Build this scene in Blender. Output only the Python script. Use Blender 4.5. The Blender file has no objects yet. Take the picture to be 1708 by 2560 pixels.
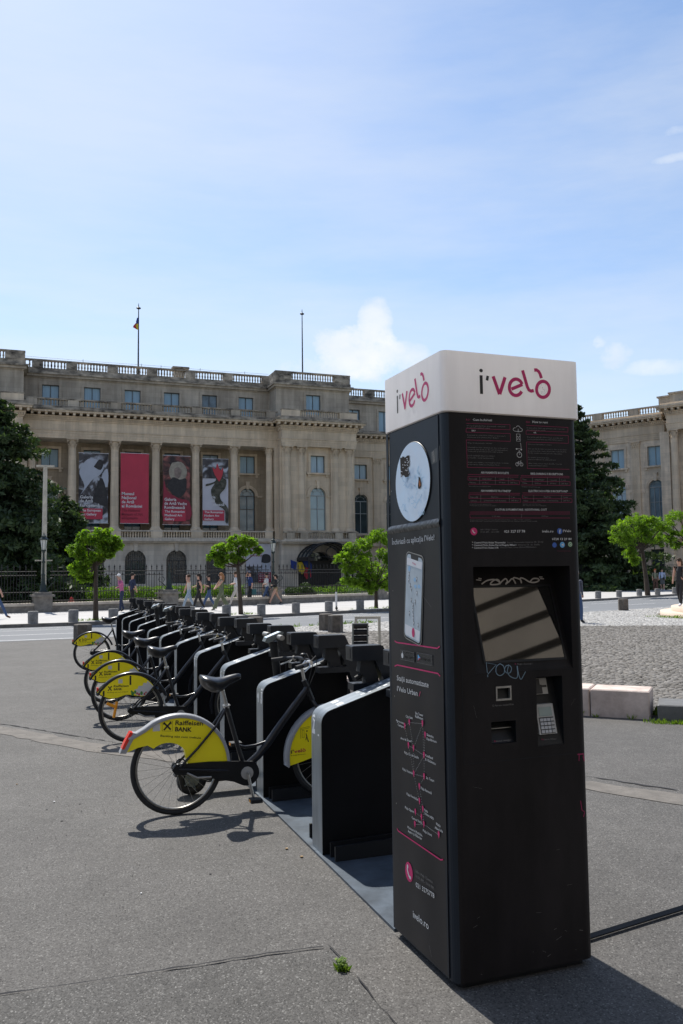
import bpy, math, random
import numpy as np
from mathutils import Vector, Matrix
from math import sin, cos, pi, radians as R_

S = bpy.context.scene
COL = S.collection
rnd = random.Random(7)

# ------------------------------------------------------------------ camera
CAM_YAW, CAM_PITCH, CAM_ROLL, CAM_F, CAM_H = .3616, .0742, -.0118, 2106.0, 1.70
cd = bpy.data.cameras.new('camera'); cam = bpy.data.objects.new('camera', cd); COL.objects.link(cam)
Fv = Vector((sin(CAM_YAW)*cos(CAM_PITCH), cos(CAM_YAW)*cos(CAM_PITCH), sin(CAM_PITCH)))
Rv = Vector((cos(CAM_YAW), -sin(CAM_YAW), 0)); Uv = Rv.cross(Fv)
c_, s_ = cos(CAM_ROLL), sin(CAM_ROLL)
R2, U2 = c_*Rv+s_*Uv, -s_*Rv+c_*Uv
cam.matrix_world = Matrix(((R2.x, U2.x, -Fv.x, 0), (R2.y, U2.y, -Fv.y, 0), (R2.z, U2.z, -Fv.z, CAM_H), (0, 0, 0, 1)))
cd.sensor_fit = 'VERTICAL'; cd.sensor_height = 24.0; cd.lens = 24.0*CAM_F/2560
cd.clip_start = .05; cd.clip_end = 3000
cd.dof.use_dof = True; cd.dof.focus_distance = 4.2; cd.dof.aperture_fstop = 20.0
S.camera = cam

# ------------------------------------------------------------------ sky and sun
SUN_AZ, SUN_EL = R_(-4.5), R_(54.5)
W = bpy.data.worlds.new('World'); S.world = W; W.use_nodes = True
nt = W.node_tree; nt.nodes.clear()
N, L = nt.nodes.new, nt.links.new
out = N('ShaderNodeOutputWorld'); bg = N('ShaderNodeBackground'); L(bg.outputs[0], out.inputs[0])
sky = N('ShaderNodeTexSky'); sky.sky_type = 'NISHITA'; sky.sun_disc = False
sky.sun_elevation = SUN_EL; sky.sun_rotation = SUN_AZ; sky.air_density = 1.0; sky.dust_density = .6; sky.ozone_density = 2.2
bg.inputs[1].default_value = .119
geo = N('ShaderNodeTexCoord')
def wmath(op, a, b=None, clamp=False):
    m = N('ShaderNodeMath'); m.operation = op; m.use_clamp = clamp
    for i, v in enumerate((a, b)):
        if v is None: continue
        if isinstance(v, (int, float)): m.inputs[i].default_value = v
        else: L(v, m.inputs[i])
    return m.outputs[0]
def wnoise(scale, detail, rough, mapping_scale, loc=(0, 0, 0), rot=(0, 0, R_(-20))):
    mp = N('ShaderNodeMapping'); mp.inputs['Scale'].default_value = mapping_scale; mp.inputs['Location'].default_value = loc
    mp.inputs['Rotation'].default_value = rot
    L(geo.outputs['Generated'], mp.inputs[0])
    n = N('ShaderNodeTexNoise'); n.inputs['Scale'].default_value = scale; n.inputs['Detail'].default_value = detail; n.inputs['Roughness'].default_value = rough
    L(mp.outputs[0], n.inputs[0]); return n.outputs[0]
sepz = N('ShaderNodeSeparateXYZ'); L(geo.outputs['Generated'], sepz.inputs[0])
# thin cirrus veil, all over the sky
cir = wnoise(1.5, 7, .60, (1, 1.7, 6.0), (3.1, .4, .2), (R_(10), R_(-14), R_(-20)))
cirm = wmath('MULTIPLY', wmath('SUBTRACT', cir, .40), 4.0, True)
cir2 = wnoise(.8, 3, .5, (1, 1, 2.0), (1.3, 2.4, .7))
cirm = wmath('MULTIPLY', cirm, wmath('MULTIPLY', wmath('SUBTRACT', cir2, .22), 2.8, True))
# whitish air towards the horizon
hz = wmath('POWER', wmath('SUBTRACT', 1.0, wmath('ABSOLUTE', sepz.outputs[2]), True), 5.0, True)
# forward-scattered veil around the sun
sd = (sin(SUN_AZ-.25)*cos(SUN_EL-.25), cos(SUN_AZ-.25)*cos(SUN_EL-.25), sin(SUN_EL-.25))
dt = N('ShaderNodeVectorMath'); dt.operation = 'DOT_PRODUCT'; dt.inputs[1].default_value = sd; L(geo.outputs['Generated'], dt.inputs[0])
sunv = wmath('POWER', wmath('MAXIMUM', dt.outputs['Value'], 0.0), 6.0)
veil = wmath('ADD', wmath('ADD', wmath('MULTIPLY', cirm, .42), wmath('MULTIPLY', hz, .62)), wmath('MULTIPLY', sunv, .30), True)
mx = N('ShaderNodeMix'); mx.data_type = 'RGBA'; L(veil, mx.inputs[0]); tn = N('ShaderNodeVectorMath'); tn.operation = 'MULTIPLY'; tn.inputs[1].default_value = (.78, .835, .87); L(sky.outputs[0], tn.inputs[0]); L(tn.outputs[0], mx.inputs[6])
mx.inputs[7].default_value = (4.7, 4.85, 5.0, 1)
# small cumulus banks low above the roofs
last = mx.outputs[2]
def cumulus(az, el, rx, rz, dens, seed, op=.9):
    global last
    d = Vector((sin(az)*cos(el), cos(az)*cos(el), sin(el)))
    rt = Vector((cos(az), -sin(az), 0)); up = rt.cross(d)
    def dot(v):
        q = N('ShaderNodeVectorMath'); q.operation = 'DOT_PRODUCT'; q.inputs[1].default_value = v; L(geo.outputs['Generated'], q.inputs[0]); return q.outputs['Value']
    u, w, f = wmath('DIVIDE', dot(rt), rx), wmath('DIVIDE', dot(up), rz), dot(d)
    r2 = wmath('ADD', wmath('MULTIPLY', u, u), wmath('MULTIPLY', w, w))
    n = wnoise(13, 8, .66, (1, 1, 1.3), (seed, seed*.7, seed*.3))
    m = wmath('MULTIPLY', wmath('SUBTRACT', wmath('ADD', wmath('MULTIPLY', wmath('SUBTRACT', n, .5), 4.6), .85), r2), dens*.45, True)
    m = wmath('MULTIPLY', wmath('MULTIPLY', m, wmath('SUBTRACT', 2.0, m)), wmath('MULTIPLY', wmath('GREATER_THAN', f, 0.0), op))
    n2 = wnoise(9, 4, .5, (1, 1, 1.5), (seed+4, 0, 2))
    cm = N('ShaderNodeMix'); cm.data_type = 'RGBA'; L(wmath('MULTIPLY', wmath('SUBTRACT', n2, .36), 3.4, True), cm.inputs[0]); cm.inputs[6].default_value = (4.0, 4.5, 5.1, 1); cm.inputs[7].default_value = (5.3, 5.4, 5.5, 1)
    a = N('ShaderNodeMix'); a.data_type = 'RGBA'; L(m, a.inputs[0]); L(last, a.inputs[6]); L(cm.outputs[2], a.inputs[7]); last = a.outputs[2]
cumulus(0.3861, 0.2616, 0.0522, 0.0323, 2.0, 1, 0.95)
cumulus(0.3617, 0.2435, 0.0712, 0.0171, 1.6, 5, 0.8)
cumulus(0.4059, 0.2930, 0.0209, 0.0247, 1.6, 9, 0.85)
cumulus(0.4293, 0.2514, 0.0380, 0.0190, 1.4, 31, 0.8)
cumulus(0.6790, 0.2437, 0.0209, 0.0161, 1.8, 12, 0.75)
cumulus(0.6663, 0.2566, 0.0104, 0.0104, 1.6, 14, 0.7)
cumulus(0.7256, 0.2241, 0.0380, 0.0104, 1.2, 17, 0.5)
cumulus(0.7536, 0.4370, 0.0209, 0.0047, 1.2, 20, 0.5)
cumulus(0.7569, 0.4632, 0.0161, 0.0057, 1.0, 22, 0.4)

L(last, bg.inputs[0])

sl = bpy.data.lights.new('sun', 'SUN'); sl.energy = 4.0; sl.angle = R_(.55); sl.color = (1, .955, .88)
sun = bpy.data.objects.new('sun', sl); COL.objects.link(sun)
sv = Vector((sin(SUN_AZ)*cos(SUN_EL), cos(SUN_AZ)*cos(SUN_EL), sin(SUN_EL)))
sun.rotation_euler = sv.to_track_quat('Z', 'Y').to_euler(); sun.location = (0, 0, 60)
S.view_settings.view_transform = 'Standard'; S.view_settings.look = 'None'; S.view_settings.gamma = 1
S.view_settings.use_curve_mapping = False
S.view_settings.exposure = 0.68
S.cycles.max_bounces = 6; S.cycles.transparent_max_bounces = 6

# ------------------------------------------------------------------ materials
M = {}
def mat(name, col, rough=.7, metal=0., var=0., scale=4., bump=0., bscale=None, stretch=(1, 1, 1), spec=.5, world=False, col2=None, detail=5, sub=0, emis=None, alpha=None, coat=0):
    m = bpy.data.materials.new(name); m.use_nodes = True; t = m.node_tree; p = t.nodes['Principled BSDF']
    p.inputs['Base Color'].default_value = (*col, 1); p.inputs['Roughness'].default_value = rough; p.inputs['Metallic'].default_value = metal
    p.inputs['Specular IOR Level'].default_value = spec
    if coat: p.inputs['Coat Weight'].default_value = coat; p.inputs['Coat Roughness'].default_value = .08
    if sub: p.inputs['Subsurface Weight'].default_value = sub; p.inputs['Subsurface Radius'].default_value = (.02, .02, .02)
    n = t.nodes.new; l = t.links.new
    if var or bump or col2:
        tc = n('ShaderNodeNewGeometry' if world else 'ShaderNodeTexCoord'); mp = n('ShaderNodeMapping'); mp.inputs['Scale'].default_value = stretch
        l(tc.outputs['Position' if world else 'Object'], mp.inputs[0])
        nz = n('ShaderNodeTexNoise'); nz.inputs['Scale'].default_value = scale; nz.inputs['Detail'].default_value = detail; nz.inputs['Roughness'].default_value = .62
        l(mp.outputs[0], nz.inputs[0])
        rp = n('ShaderNodeValToRGB'); rp.color_ramp.elements[0].position = .32; rp.color_ramp.elements[1].position = .68
        a = [max(0, c*(1-var)) for c in col]; b = [min(1, c*(1+var)) for c in (col2 or col)]
        rp.color_ramp.elements[0].color = (*a, 1); rp.color_ramp.elements[1].color = (*b, 1)
        l(nz.outputs[0], rp.inputs[0]); l(rp.outputs[0], p.inputs['Base Color'])
        if bump:
            n2 = n('ShaderNodeTexNoise'); n2.inputs['Scale'].default_value = bscale or scale*3; n2.inputs['Detail'].default_value = 4; l(mp.outputs[0], n2.inputs[0])
            bp = n('ShaderNodeBump'); bp.inputs['Strength'].default_value = bump; bp.inputs['Distance'].default_value = .02; l(n2.outputs[0], bp.inputs['Height']); l(bp.outputs[0], p.inputs['Normal'])
    M[name] = m; return m

mat('black_paint', (.009, .010, .012), .42, var=.35, scale=3, spec=.3)
mat('black_panel', (.006, .0065, .008), .55, var=.25, scale=2.5, spec=.12)
mat('kiosk_front', (.0145, .0125, .0130), .5, var=.45, scale=1.6, spec=.16, detail=9, stretch=(2.2, 1, .7))
mat('kiosk_side', (.014, .019, .027), .40, var=.2, scale=2.5, spec=.25)
mat('poster_black', (.010, .0105, .014), .30, var=.2, scale=3, spec=.25)
mat('cap_white', (.84, .825, .815), .3, var=.10, scale=1.6, stretch=(5, 5, .45), spec=.5, detail=8)
mat('cap_grime', (.42, .38, .35), .7, var=.2, scale=9)
mat('magenta', (.55, .012, .13), .45)
mat('print_magenta', (.27, .007, .07), .5)
mat('ink_black', (.015, .014, .014), .5)
mat('print_white', (.62, .61, .60), .55)
mat('print_grey', (.17, .16, .155), .6)
mat('white_paint', (.62, .63, .64), .5, var=.08, scale=20)
mat('poster_white', (.72, .72, .74), .45)
mat('disc_white', (.72, .80, .90), .35, var=.04, scale=6, col2=(.64, .78, .92))
mat('alu', (.22, .245, .265), .34, .35, var=.22, scale=3, stretch=(1, 8, 1))
mat('plate_steel', (.075, .095, .12), .42, .3, var=.35, scale=5, bump=.1, world=True)
mat('dock_grey', (.014, .017, .022), .36, 0, var=.2, scale=6, spec=.4)
mat('rubber', (.012, .012, .013), .72, var=.2, scale=30)
mat('seat_vinyl', (.014, .014, .016), .30, spec=.6)
mat('silver', (.55, .54, .52), .28, .9, var=.12, scale=25)
mat('dull_silver', (.36, .35, .33), .4, .8, var=.2, scale=20)
mat('rim_steel', (.25, .24, .22), .35, .8)
mat('frame_black', (.010, .011, .015), .30, coat=.15, spec=.4)
mat('yellow', (.90, .76, .012), .32, var=.03, scale=6)
mat('fender_grey', (.30, .305, .32), .4)
mat('sticker_grey', (.55, .55, .55), .5)
mat('red_lens', (.75, .035, .02), .2)
mat('amber', (.85, .33, .01), .25)
mat('leaf_print', (.05, .22, .04), .5)
mat('red_print', (.45, .03, .05), .5)
mat('stone_loggia_shaded', (.40, .325, .235), .88, var=.15, scale=.6, bump=.25, bscale=6, world=True)  # browner loggia stone, with the shade of the recess darkened into its colour
mat('stone', (.66, .54, .40), .85, var=.16, scale=.55, bump=.35, bscale=6, stretch=(1, 1, .45), world=True, col2=(.63, .53, .405))
mat('stone_plain', (.60, .535, .45), .88, var=.13, scale=.4, bump=.25, bscale=5, stretch=(1, 1, .5), world=True)
mat('stone_attic', (.44, .375, .295), .9, var=.22, scale=.5, bump=.3, bscale=5, stretch=(1, 1, .5), world=True, col2=(.46, .405, .325))
mat('stone_grimy', (.10, .088, .074), .92, var=.55, scale=1.1, bump=.5, bscale=7, stretch=(1, 1, 1.8), world=True, col2=(.34, .295, .235))
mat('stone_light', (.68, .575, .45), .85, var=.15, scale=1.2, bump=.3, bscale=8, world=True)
mat('granite', (.20, .185, .165), .8, var=.3, scale=5, bump=.3, world=True)
mat('bollard_grey', (.20, .195, .19), .85, var=.3, scale=8, bump=.3)
mat('bollard_dark', (.115, .10, .085), .9, var=.35, scale=7, bump=.4)
mat('window_frame', (.085, .095, .10), .55)
mat('window_frame_pale', (.30, .33, .34), .55)
mat('blind_pale', (.34, .46, .54), .3, var=.15, scale=1.1, stretch=(4, 1, .3), world=True)
mat('blind_dim', (.15, .22, .27), .25, var=.3, scale=1.3, world=True)
mat('blind', (.27, .42, .52), .28, var=.12, scale=.9, stretch=(3, 1, .3), world=True)
mat('glass_dark', (.035, .05, .06), .06, var=.4, scale=.6, world=True, spec=.9)
mat('glass_sky', (.11, .20, .25), .05, var=.3, scale=.5, world=True, spec=1.0, coat=.6)
mat('iron', (.018, .017, .018), .55, .3)
mat('iron_green', (.022, .034, .033), .5, .3, var=.2, scale=20)
mat('pole_cream', (.46, .43, .36), .6, var=.2, scale=3)
mat('lamp_glass', (.50, .52, .50), .2)
mat('bark', (.060, .045, .034), .95, var=.35, scale=12, bump=.6, stretch=(1, 1, .2))
mat('pink_stone', (.46, .37, .32), .8, var=.16, scale=3.5, bump=.25, bscale=30, world=True, col2=(.56, .47, .42))
mat('dark_slab', (.115, .115, .115), .7, var=.15, scale=14, world=True)
mat('stage_stone', (.62, .50, .40), .8, var=.08, scale=1.5, world=True)
mat('earth', (.10, .085, .06), .95, var=.3, scale=4, world=True)
mat('lawn', (.07, .13, .02), .95, var=.35, scale=6, world=True)
mat('court', (.24, .22, .20), .9, var=.15, scale=1.5, world=True)
mat('skin', (.50, .29, .21), .6); mat('skin_dark', (.36, .19, .13), .6)
mat('bronze', (.020, .018, .018), .32, .6)
mat('road_line', (.52, .52, .52), .8, var=.25, scale=6, world=True)
mat('tram_rail', (.12, .12, .12), .5, .5)
mat('sidewalk', (.40, .39, .38), .85, var=.08, scale=.8, world=True)
mat('kerb', (.16, .15, .14), .9, var=.3, scale=3, world=True)
mat('road', (.14, .148, .16), .85, var=.10, scale=.35, stretch=(.25, 1.8, 1), world=True, bump=.1, bscale=40)
mat('crack', (.012, .012, .014), .95)
mat('seam_light', (.128, .116, .103), .9, var=.25, scale=6, world=True, bump=.3, bscale=50)
mat('device_grey', (.16, .18, .18), .5, .4, var=.15, scale=10)
mat('screen_glass', (.115, .11, .103), .025, .92)
mat('keypad', (.36, .35, .33), .5); mat('key', (.42, .42, .42), .5); mat('key_dark', (.03, .03, .03), .6)
mat('lcd', (.24, .29, .27), .25)
mat('tape', (.028, .028, .027), .3); mat('hole', (.02, .015, .012), .9); mat('hole_orange', (.35, .10, .02), .8)
mat('blue_icon', (.03, .10, .38), .5); mat('sky_icon', (.12, .38, .68), .5); mat('green_icon', (.10, .30, .10), .5)
mat('map_grey', (.46, .52, .56), .4, var=.1, scale=14); mat('map_blue', (.30, .50, .70), .4)
mat('tag_blue', (.16, .24, .30), .5); mat('tag_white', (.48, .44, .40), .5)
mat('banner_red', (.46, .040, .075), .7, var=.10, scale=.6)
mat('banner_plum', (.26, .025, .05), .7)
mat('banner_text', (.66, .66, .68), .7)
mat('banner_lilac', (.50, .50, .56), .7, var=.05, scale=1)
mat('flag_blue', (.02, .045, .22), .8); mat('flag_yellow', (.65, .48, .03), .8); mat('flag_red', (.42, .02, .04), .8)
mat('hydrant_red', (.55, .03, .02), .4)
mat('edge_green', (.16, .50, .34), .3)
mat('dry_leaf', (.30, .20, .10), .8); mat('litter', (.7, .7, .7), .7)

# asphalt with visible aggregate
def asphalt(name, lo, hi, speck, bumpd):
    m = bpy.data.materials.new(name); m.use_nodes = True; t = m.node_tree; p = t.nodes['Principled BSDF']; n = t.nodes.new; l = t.links.new
    g = n('ShaderNodeNewGeometry')
    v = n('ShaderNodeTexVoronoi'); v.inputs['Scale'].default_value = 150; l(g.outputs['Position'], v.inputs['Vector'])
    hs = n('ShaderNodeRGBToBW'); l(v.outputs['Color'], hs.inputs[0])
    r = n('ShaderNodeValToRGB'); e = r.color_ramp.elements; e[0].position = .12; e[0].color = (*[c*.50 for c in lo], 1); e[1].position = .93; e[1].color = (*speck, 1)
    k = e.new(.40); k.color = (*lo, 1); k = e.new(.78); k.color = (*hi, 1); l(hs.outputs[0], r.inputs[0])
    f = n('ShaderNodeTexNoise'); f.inputs['Scale'].default_value = 320; f.inputs['Detail'].default_value = 3; l(g.outputs['Position'], f.inputs[0])
    fm = n('ShaderNodeMapRange'); fm.inputs[3].default_value = .72; fm.inputs[4].default_value = 1.28; l(f.outputs[0], fm.inputs[0])
    b1 = n('ShaderNodeTexNoise'); b1.inputs['Scale'].default_value = .9; b1.inputs['Detail'].default_value = 7; b1.inputs['Roughness'].default_value = .7; l(g.outputs['Position'], b1.inputs[0])
    bm = n('ShaderNodeMapRange'); bm.inputs[1].default_value = .3; bm.inputs[2].default_value = .7; bm.inputs[3].default_value = .82; bm.inputs[4].default_value = 1.18; l(b1.outputs[0], bm.inputs[0])
    b2 = n('ShaderNodeTexNoise'); b2.inputs['Scale'].default_value = 4.5; b2.inputs['Detail'].default_value = 5; b2.inputs['Roughness'].default_value = .75; b2.inputs['Distortion'].default_value = .6; l(g.outputs['Position'], b2.inputs[0])
    bm2 = n('ShaderNodeMapRange'); bm2.inputs[1].default_value = .28; bm2.inputs[2].default_value = .62; bm2.inputs[3].default_value = .86; bm2.inputs[4].default_value = 1.06; l(b2.outputs[0], bm2.inputs[0])
    b3 = n('ShaderNodeTexVoronoi'); b3.inputs['Scale'].default_value = 1.6; l(g.outputs['Position'], b3.inputs['Vector']); bm3 = n('ShaderNodeMapRange'); bm3.inputs[1].default_value = .015; bm3.inputs[2].default_value = .055; bm3.inputs[3].default_value = .72; bm3.inputs[4].default_value = 1.0; l(b3.outputs['Distance'], bm3.inputs[0])
    mu0 = n('ShaderNodeMath'); mu0.operation = 'MULTIPLY'; l(bm2.outputs[0], mu0.inputs[0]); l(bm3.outputs[0], mu0.inputs[1]); mu1 = n('ShaderNodeMath'); mu1.operation = 'MULTIPLY'; l(bm.outputs[0], mu1.inputs[0]); l(mu0.outputs[0], mu1.inputs[1])
    mu = n('ShaderNodeMath'); mu.operation = 'MULTIPLY'; l(fm.outputs[0], mu.inputs[0]); l(mu1.outputs[0], mu.inputs[1])
    vm = n('ShaderNodeVectorMath'); vm.operation = 'SCALE'; l(r.outputs[0], vm.inputs[0]); l(mu.outputs[0], vm.inputs['Scale'])
    l(vm.outputs[0], p.inputs['Base Color']); p.inputs['Roughness'].default_value = .82; p.inputs['Specular IOR Level'].default_value = .35
    bp = n('ShaderNodeBump'); bp.inputs['Strength'].default_value = .4; bp.inputs['Distance'].default_value = bumpd
    l(v.outputs['Distance'], bp.inputs['Height']); l(bp.outputs[0], p.inputs['Normal']); bp.invert = True
    M[name] = m
asphalt('asphalt', (.074, .070, .066), (.096, .0915, .086), (.175, .17, .16), .002)
asphalt('asphalt_rough', (.060, .0575, .054), (.088, .0845, .080), (.19, .185, .175), .005)

# foliage: colour from a per-face random layer
def leafmat(name, dark, light, trans):
    m = bpy.data.materials.new(name); m.use_nodes = True; t = m.node_tree; p = t.nodes['Principled BSDF']; n = t.nodes.new; l = t.links.new
    a = n('ShaderNodeAttribute'); a.attribute_name = 'tint'
    r = n('ShaderNodeValToRGB'); e = r.color_ramp.elements; e[0].color = (*dark, 1); e[1].color = (*light, 1); l(a.outputs['Fac'], r.inputs[0])
    l(r.outputs[0], p.inputs['Base Color']); p.inputs['Roughness'].default_value = .6; p.inputs['Specular IOR Level'].default_value = .3
    tr = n('ShaderNodeBsdfTranslucent'); sc = n('ShaderNodeVectorMath'); sc.operation = 'MULTIPLY'; sc.inputs[1].default_value = (1.5, 1.7, .5); l(r.outputs[0], sc.inputs[0]); l(sc.outputs[0], tr.inputs[0])
    ms = n('ShaderNodeMixShader'); ms.inputs[0].default_value = trans; l(p.outputs[0], ms.inputs[1]); l(tr.outputs[0], ms.inputs[2]); l(ms.outputs[0], t.nodes['Material Output'].inputs[0])
    M[name] = m
leafmat('leaf_bright', (.040, .095, .010), (.22, .34, .035), .5)
leafmat('leaf_spruce', (.014, .028, .017), (.075, .115, .045), .2)
leafmat('leaf_spruce_blue', (.012, .024, .020), (.035, .055, .048), .12)
leafmat('leaf_hedge', (.05, .11, .012), (.17, .26, .03), .35)
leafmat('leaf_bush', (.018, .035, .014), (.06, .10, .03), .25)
leafmat('grass_blade', (.06, .12, .015), (.22, .30, .05), .4)

# tinted stones (cobbles)
def stonemat(name, dark, light):
    m = bpy.data.materials.new(name); m.use_nodes = True; t = m.node_tree; p = t.nodes['Principled BSDF']; n = t.nodes.new; l = t.links.new
    a = n('ShaderNodeAttribute'); a.attribute_name = 'tint'
    r = n('ShaderNodeValToRGB'); e = r.color_ramp.elements; e[0].color = (*dark, 1); e[1].color = (*light, 1); l(a.outputs['Fac'], r.inputs[0])
    g = n('ShaderNodeNewGeometry'); f = n('ShaderNodeTexNoise'); f.inputs['Scale'].default_value = 40; f.inputs['Detail'].default_value = 4; l(g.outputs['Position'], f.inputs[0])
    fm = n('ShaderNodeMapRange'); fm.inputs[3].default_value = .7; fm.inputs[4].default_value = 1.3; l(f.outputs[0], fm.inputs[0])
    vm = n('ShaderNodeVectorMath'); vm.operation = 'SCALE'; l(r.outputs[0], vm.inputs[0]); l(fm.outputs[0], vm.inputs['Scale'])
    l(vm.outputs[0], p.inputs['Base Color']); p.inputs['Roughness'].default_value = .8; M[name] = m
stonemat('cobble', (.085, .078, .070), (.17, .158, .143))
stonemat('cobble_pale', (.24, .236, .228), (.42, .412, .40))

# two artworks' worth of generic print for the banners (abstract shapes only)
def abstract(name, c1, c2, c3, scale, seed):
    m = bpy.data.materials.new(name); m.use_nodes = True; t = m.node_tree; p = t.nodes['Principled BSDF']; n = t.nodes.new; l = t.links.new
    tc = n('ShaderNodeTexCoord'); mp = n('ShaderNodeMapping'); mp.inputs['Location'].default_value = (seed, 0, seed*2); l(tc.outputs['Object'], mp.inputs[0])
    z = n('ShaderNodeTexNoise'); z.inputs['Scale'].default_value = scale; z.inputs['Detail'].default_value = 5; z.inputs['Distortion'].default_value = 1.4; l(mp.outputs[0], z.inputs[0])
    r = n('ShaderNodeValToRGB'); e = r.color_ramp.elements; e[0].position = .38; e[0].color = (*c1, 1); e[1].position = .62; e[1].color = (*c3, 1); k = e.new(.5); k.color = (*c2, 1)
    l(z.outputs[0], r.inputs[0]); l(r.outputs[0], p.inputs['Base Color']); p.inputs['Roughness'].default_value = .7; M[name] = m
abstract('art_grey', (.03, .026, .03), (.09, .085, .09), (.42, .45, .52), .9, 3)
abstract('art_red', (.03, .02, .022), (.12, .05, .045), (.30, .10, .09), 1.0, 9)
abstract('art_olive', (.03, .032, .022), (.06, .06, .045), (.10, .095, .075), 1.6, 5)
mat('art_pale', (.40, .43, .50), .7, var=.06, scale=1); mat('art_dark', (.03, .028, .03), .7, var=.3, scale=3)
mat('art_skin', (.22, .17, .15), .7, var=.3, scale=3); mat('art_ochre', (.30, .27, .22), .7, var=.25, scale=2)

# ------------------------------------------------------------------ mesh helpers
class MB:
    def __init__(s): s.v = []; s.f = []; s.m = []; s.sm = []; s.mi = 0; s.smooth = False; s.marks = []
    def mark(s): s.marks.append((len(s.v), len(s.f)))   # what follows is a piece of its own
    def add(s, vs, fs, sm=None):
        o = len(s.v); s.v.extend([tuple(v) for v in vs])
        for f in fs: s.f.append(tuple(i+o for i in f)); s.m.append(s.mi); s.sm.append(s.smooth if sm is None else sm)
    def box(s, x0, x1, y0, y1, z0, z1):
        s.add([(x0,y0,z0),(x1,y0,z0),(x1,y1,z0),(x0,y1,z0),(x0,y0,z1),(x1,y0,z1),(x1,y1,z1),(x0,y1,z1)],
              [(0,3,2,1),(4,5,6,7),(0,1,5,4),(1,2,6,5),(2,3,7,6),(3,0,4,7)], False)
    def bbox(s, x0, x1, y0, y1, z0, z1, b):   # box with chamfered vertical and top edges
        p = [(x0+b,y0),(x1-b,y0),(x1,y0+b),(x1,y1-b),(x1-b,y1),(x0+b,y1),(x0,y1-b),(x0,y0+b)]
        q = [(x0+2*b,y0+b),(x1-2*b,y0+b),(x1-b,y0+2*b),(x1-b,y1-2*b),(x1-2*b,y1-b),(x0+2*b,y1-b),(x0+b,y1-2*b),(x0+b,y0+2*b)]
        s.add([(x,y,z0) for x,y in p]+[(x,y,z1-b) for x,y in p]+[(x,y,z1) for x,y in q],
              [(i,(i+1)%8,8+(i+1)%8,8+i) for i in range(8)]+[(8+i,8+(i+1)%8,16+(i+1)%8,16+i) for i in range(8)]+[tuple(range(16,24)),tuple(range(7,-1,-1))], False)
    def quad(s, a, b, c, d): s.add([a,b,c,d], [(0,1,2,3)])
    def poly(s, pts): s.add(pts, [tuple(range(len(pts)))])
    def prism(s, pts, ax, a0, a1):   # 2D polygon extruded along axis ax ('x': pts=(y,z), 'y': (x,z), 'z': (x,y))
        def P(p, a): return (a,p[0],p[1]) if ax=='x' else (p[0],a,p[1]) if ax=='y' else (p[0],p[1],a)
        n = len(pts); s.add([P(p,a0) for p in pts]+[P(p,a1) for p in pts], [(i,(i+1)%n,n+(i+1)%n,n+i) for i in range(n)], None)
        s.add([P(p,a0) for p in pts], [tuple(range(n-1,-1,-1))], False); s.add([P(p,a1) for p in pts], [tuple(range(n))], False)
    def tube(s, pts, r, n=8, cap=True, flat=1.0, up=None):
        pts = [Vector(p) for p in pts]; k = len(pts); rr = r if isinstance(r, (list, tuple)) else [r]*k
        vs = []; ref = None
        for i, p in enumerate(pts):
            d = (pts[min(i+1,k-1)]-pts[max(i-1,0)]).normalized()
            if ref is None:
                ref = Vector(up) if up else (Vector((0,0,1)) if abs(d.z) < .9 else Vector((1,0,0)))
            a = d.cross(ref)
            if a.length < 1e-6: a = d.orthogonal()
            a.normalize(); b = a.cross(d).normalized(); ref = b
            for j in range(n):
                t = 2*pi*j/n; vs.append(p+(a*cos(t)*flat+b*sin(t))*rr[i])
        fs = [(i*n+j, i*n+(j+1)%n, (i+1)*n+(j+1)%n, (i+1)*n+j) for i in range(k-1) for j in range(n)]
        s.add(vs, fs, True if n > 4 else False)
        if cap: s.add(vs[:n], [tuple(range(n-1,-1,-1))], False); s.add(vs[-n:], [tuple(range(n))], False)
    def lathe(s, prof, c=(0,0,0), n=16, ax='z', sm=True, sq=0):
        vs = []
        for r, z in prof:
            for j in range(n):
                t = 2*pi*(j+.5*(n==4))/n; a, b = r*cos(t), r*sin(t)
                vs.append((c[0]+a,c[1]+b,c[2]+z) if ax=='z' else (c[0]+a,c[1]+z,c[2]+b) if ax=='y' else (c[0]+z,c[1]+a,c[2]+b))
        k = len(prof); fs = [(i*n+j, i*n+(j+1)%n, (i+1)*n+(j+1)%n, (i+1)*n+j) for i in range(k-1) for j in range(n)]
        s.add(vs, fs, sm); s.add(vs[:n], [tuple(range(n-1,-1,-1))], False); s.add(vs[-n:], [tuple(range(n))], False)
    def torus(s, c, R, r, n=40, m=8, ax='y', flat=1.0):
        vs = []
        for i in range(n):
            t = 2*pi*i/n
            for j in range(m):
                q = 2*pi*j/m; rad = R+r*cos(q); h = r*sin(q)*flat
                vs.append((c[0]+rad*cos(t),c[1]+h,c[2]+rad*sin(t)) if ax=='y' else (c[0]+rad*cos(t),c[1]+rad*sin(t),c[2]+h))
        s.add(vs, [(i*m+j, ((i+1)%n)*m+j, ((i+1)%n)*m+(j+1)%m, i*m+(j+1)%m) for i in range(n) for j in range(m)], True)
    def sphere(s, c, r, n=10, m=6, sc=(1,1,1)):
        vs = [(c[0],c[1],c[2]-r*sc[2])]
        for i in range(1, m):
            a = pi*i/m-pi/2
            for j in range(n): t = 2*pi*j/n; vs.append((c[0]+r*sc[0]*cos(a)*cos(t), c[1]+r*sc[1]*cos(a)*sin(t), c[2]+r*sc[2]*sin(a)))
        vs.append((c[0],c[1],c[2]+r*sc[2])); T = len(vs)-1
        fs = [(0,1+(j+1)%n,1+j) for j in range(n)]+[(1+(i-1)*n+j,1+(i-1)*n+(j+1)%n,1+i*n+(j+1)%n,1+i*n+j) for i in range(1,m-1) for j in range(n)]
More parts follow.
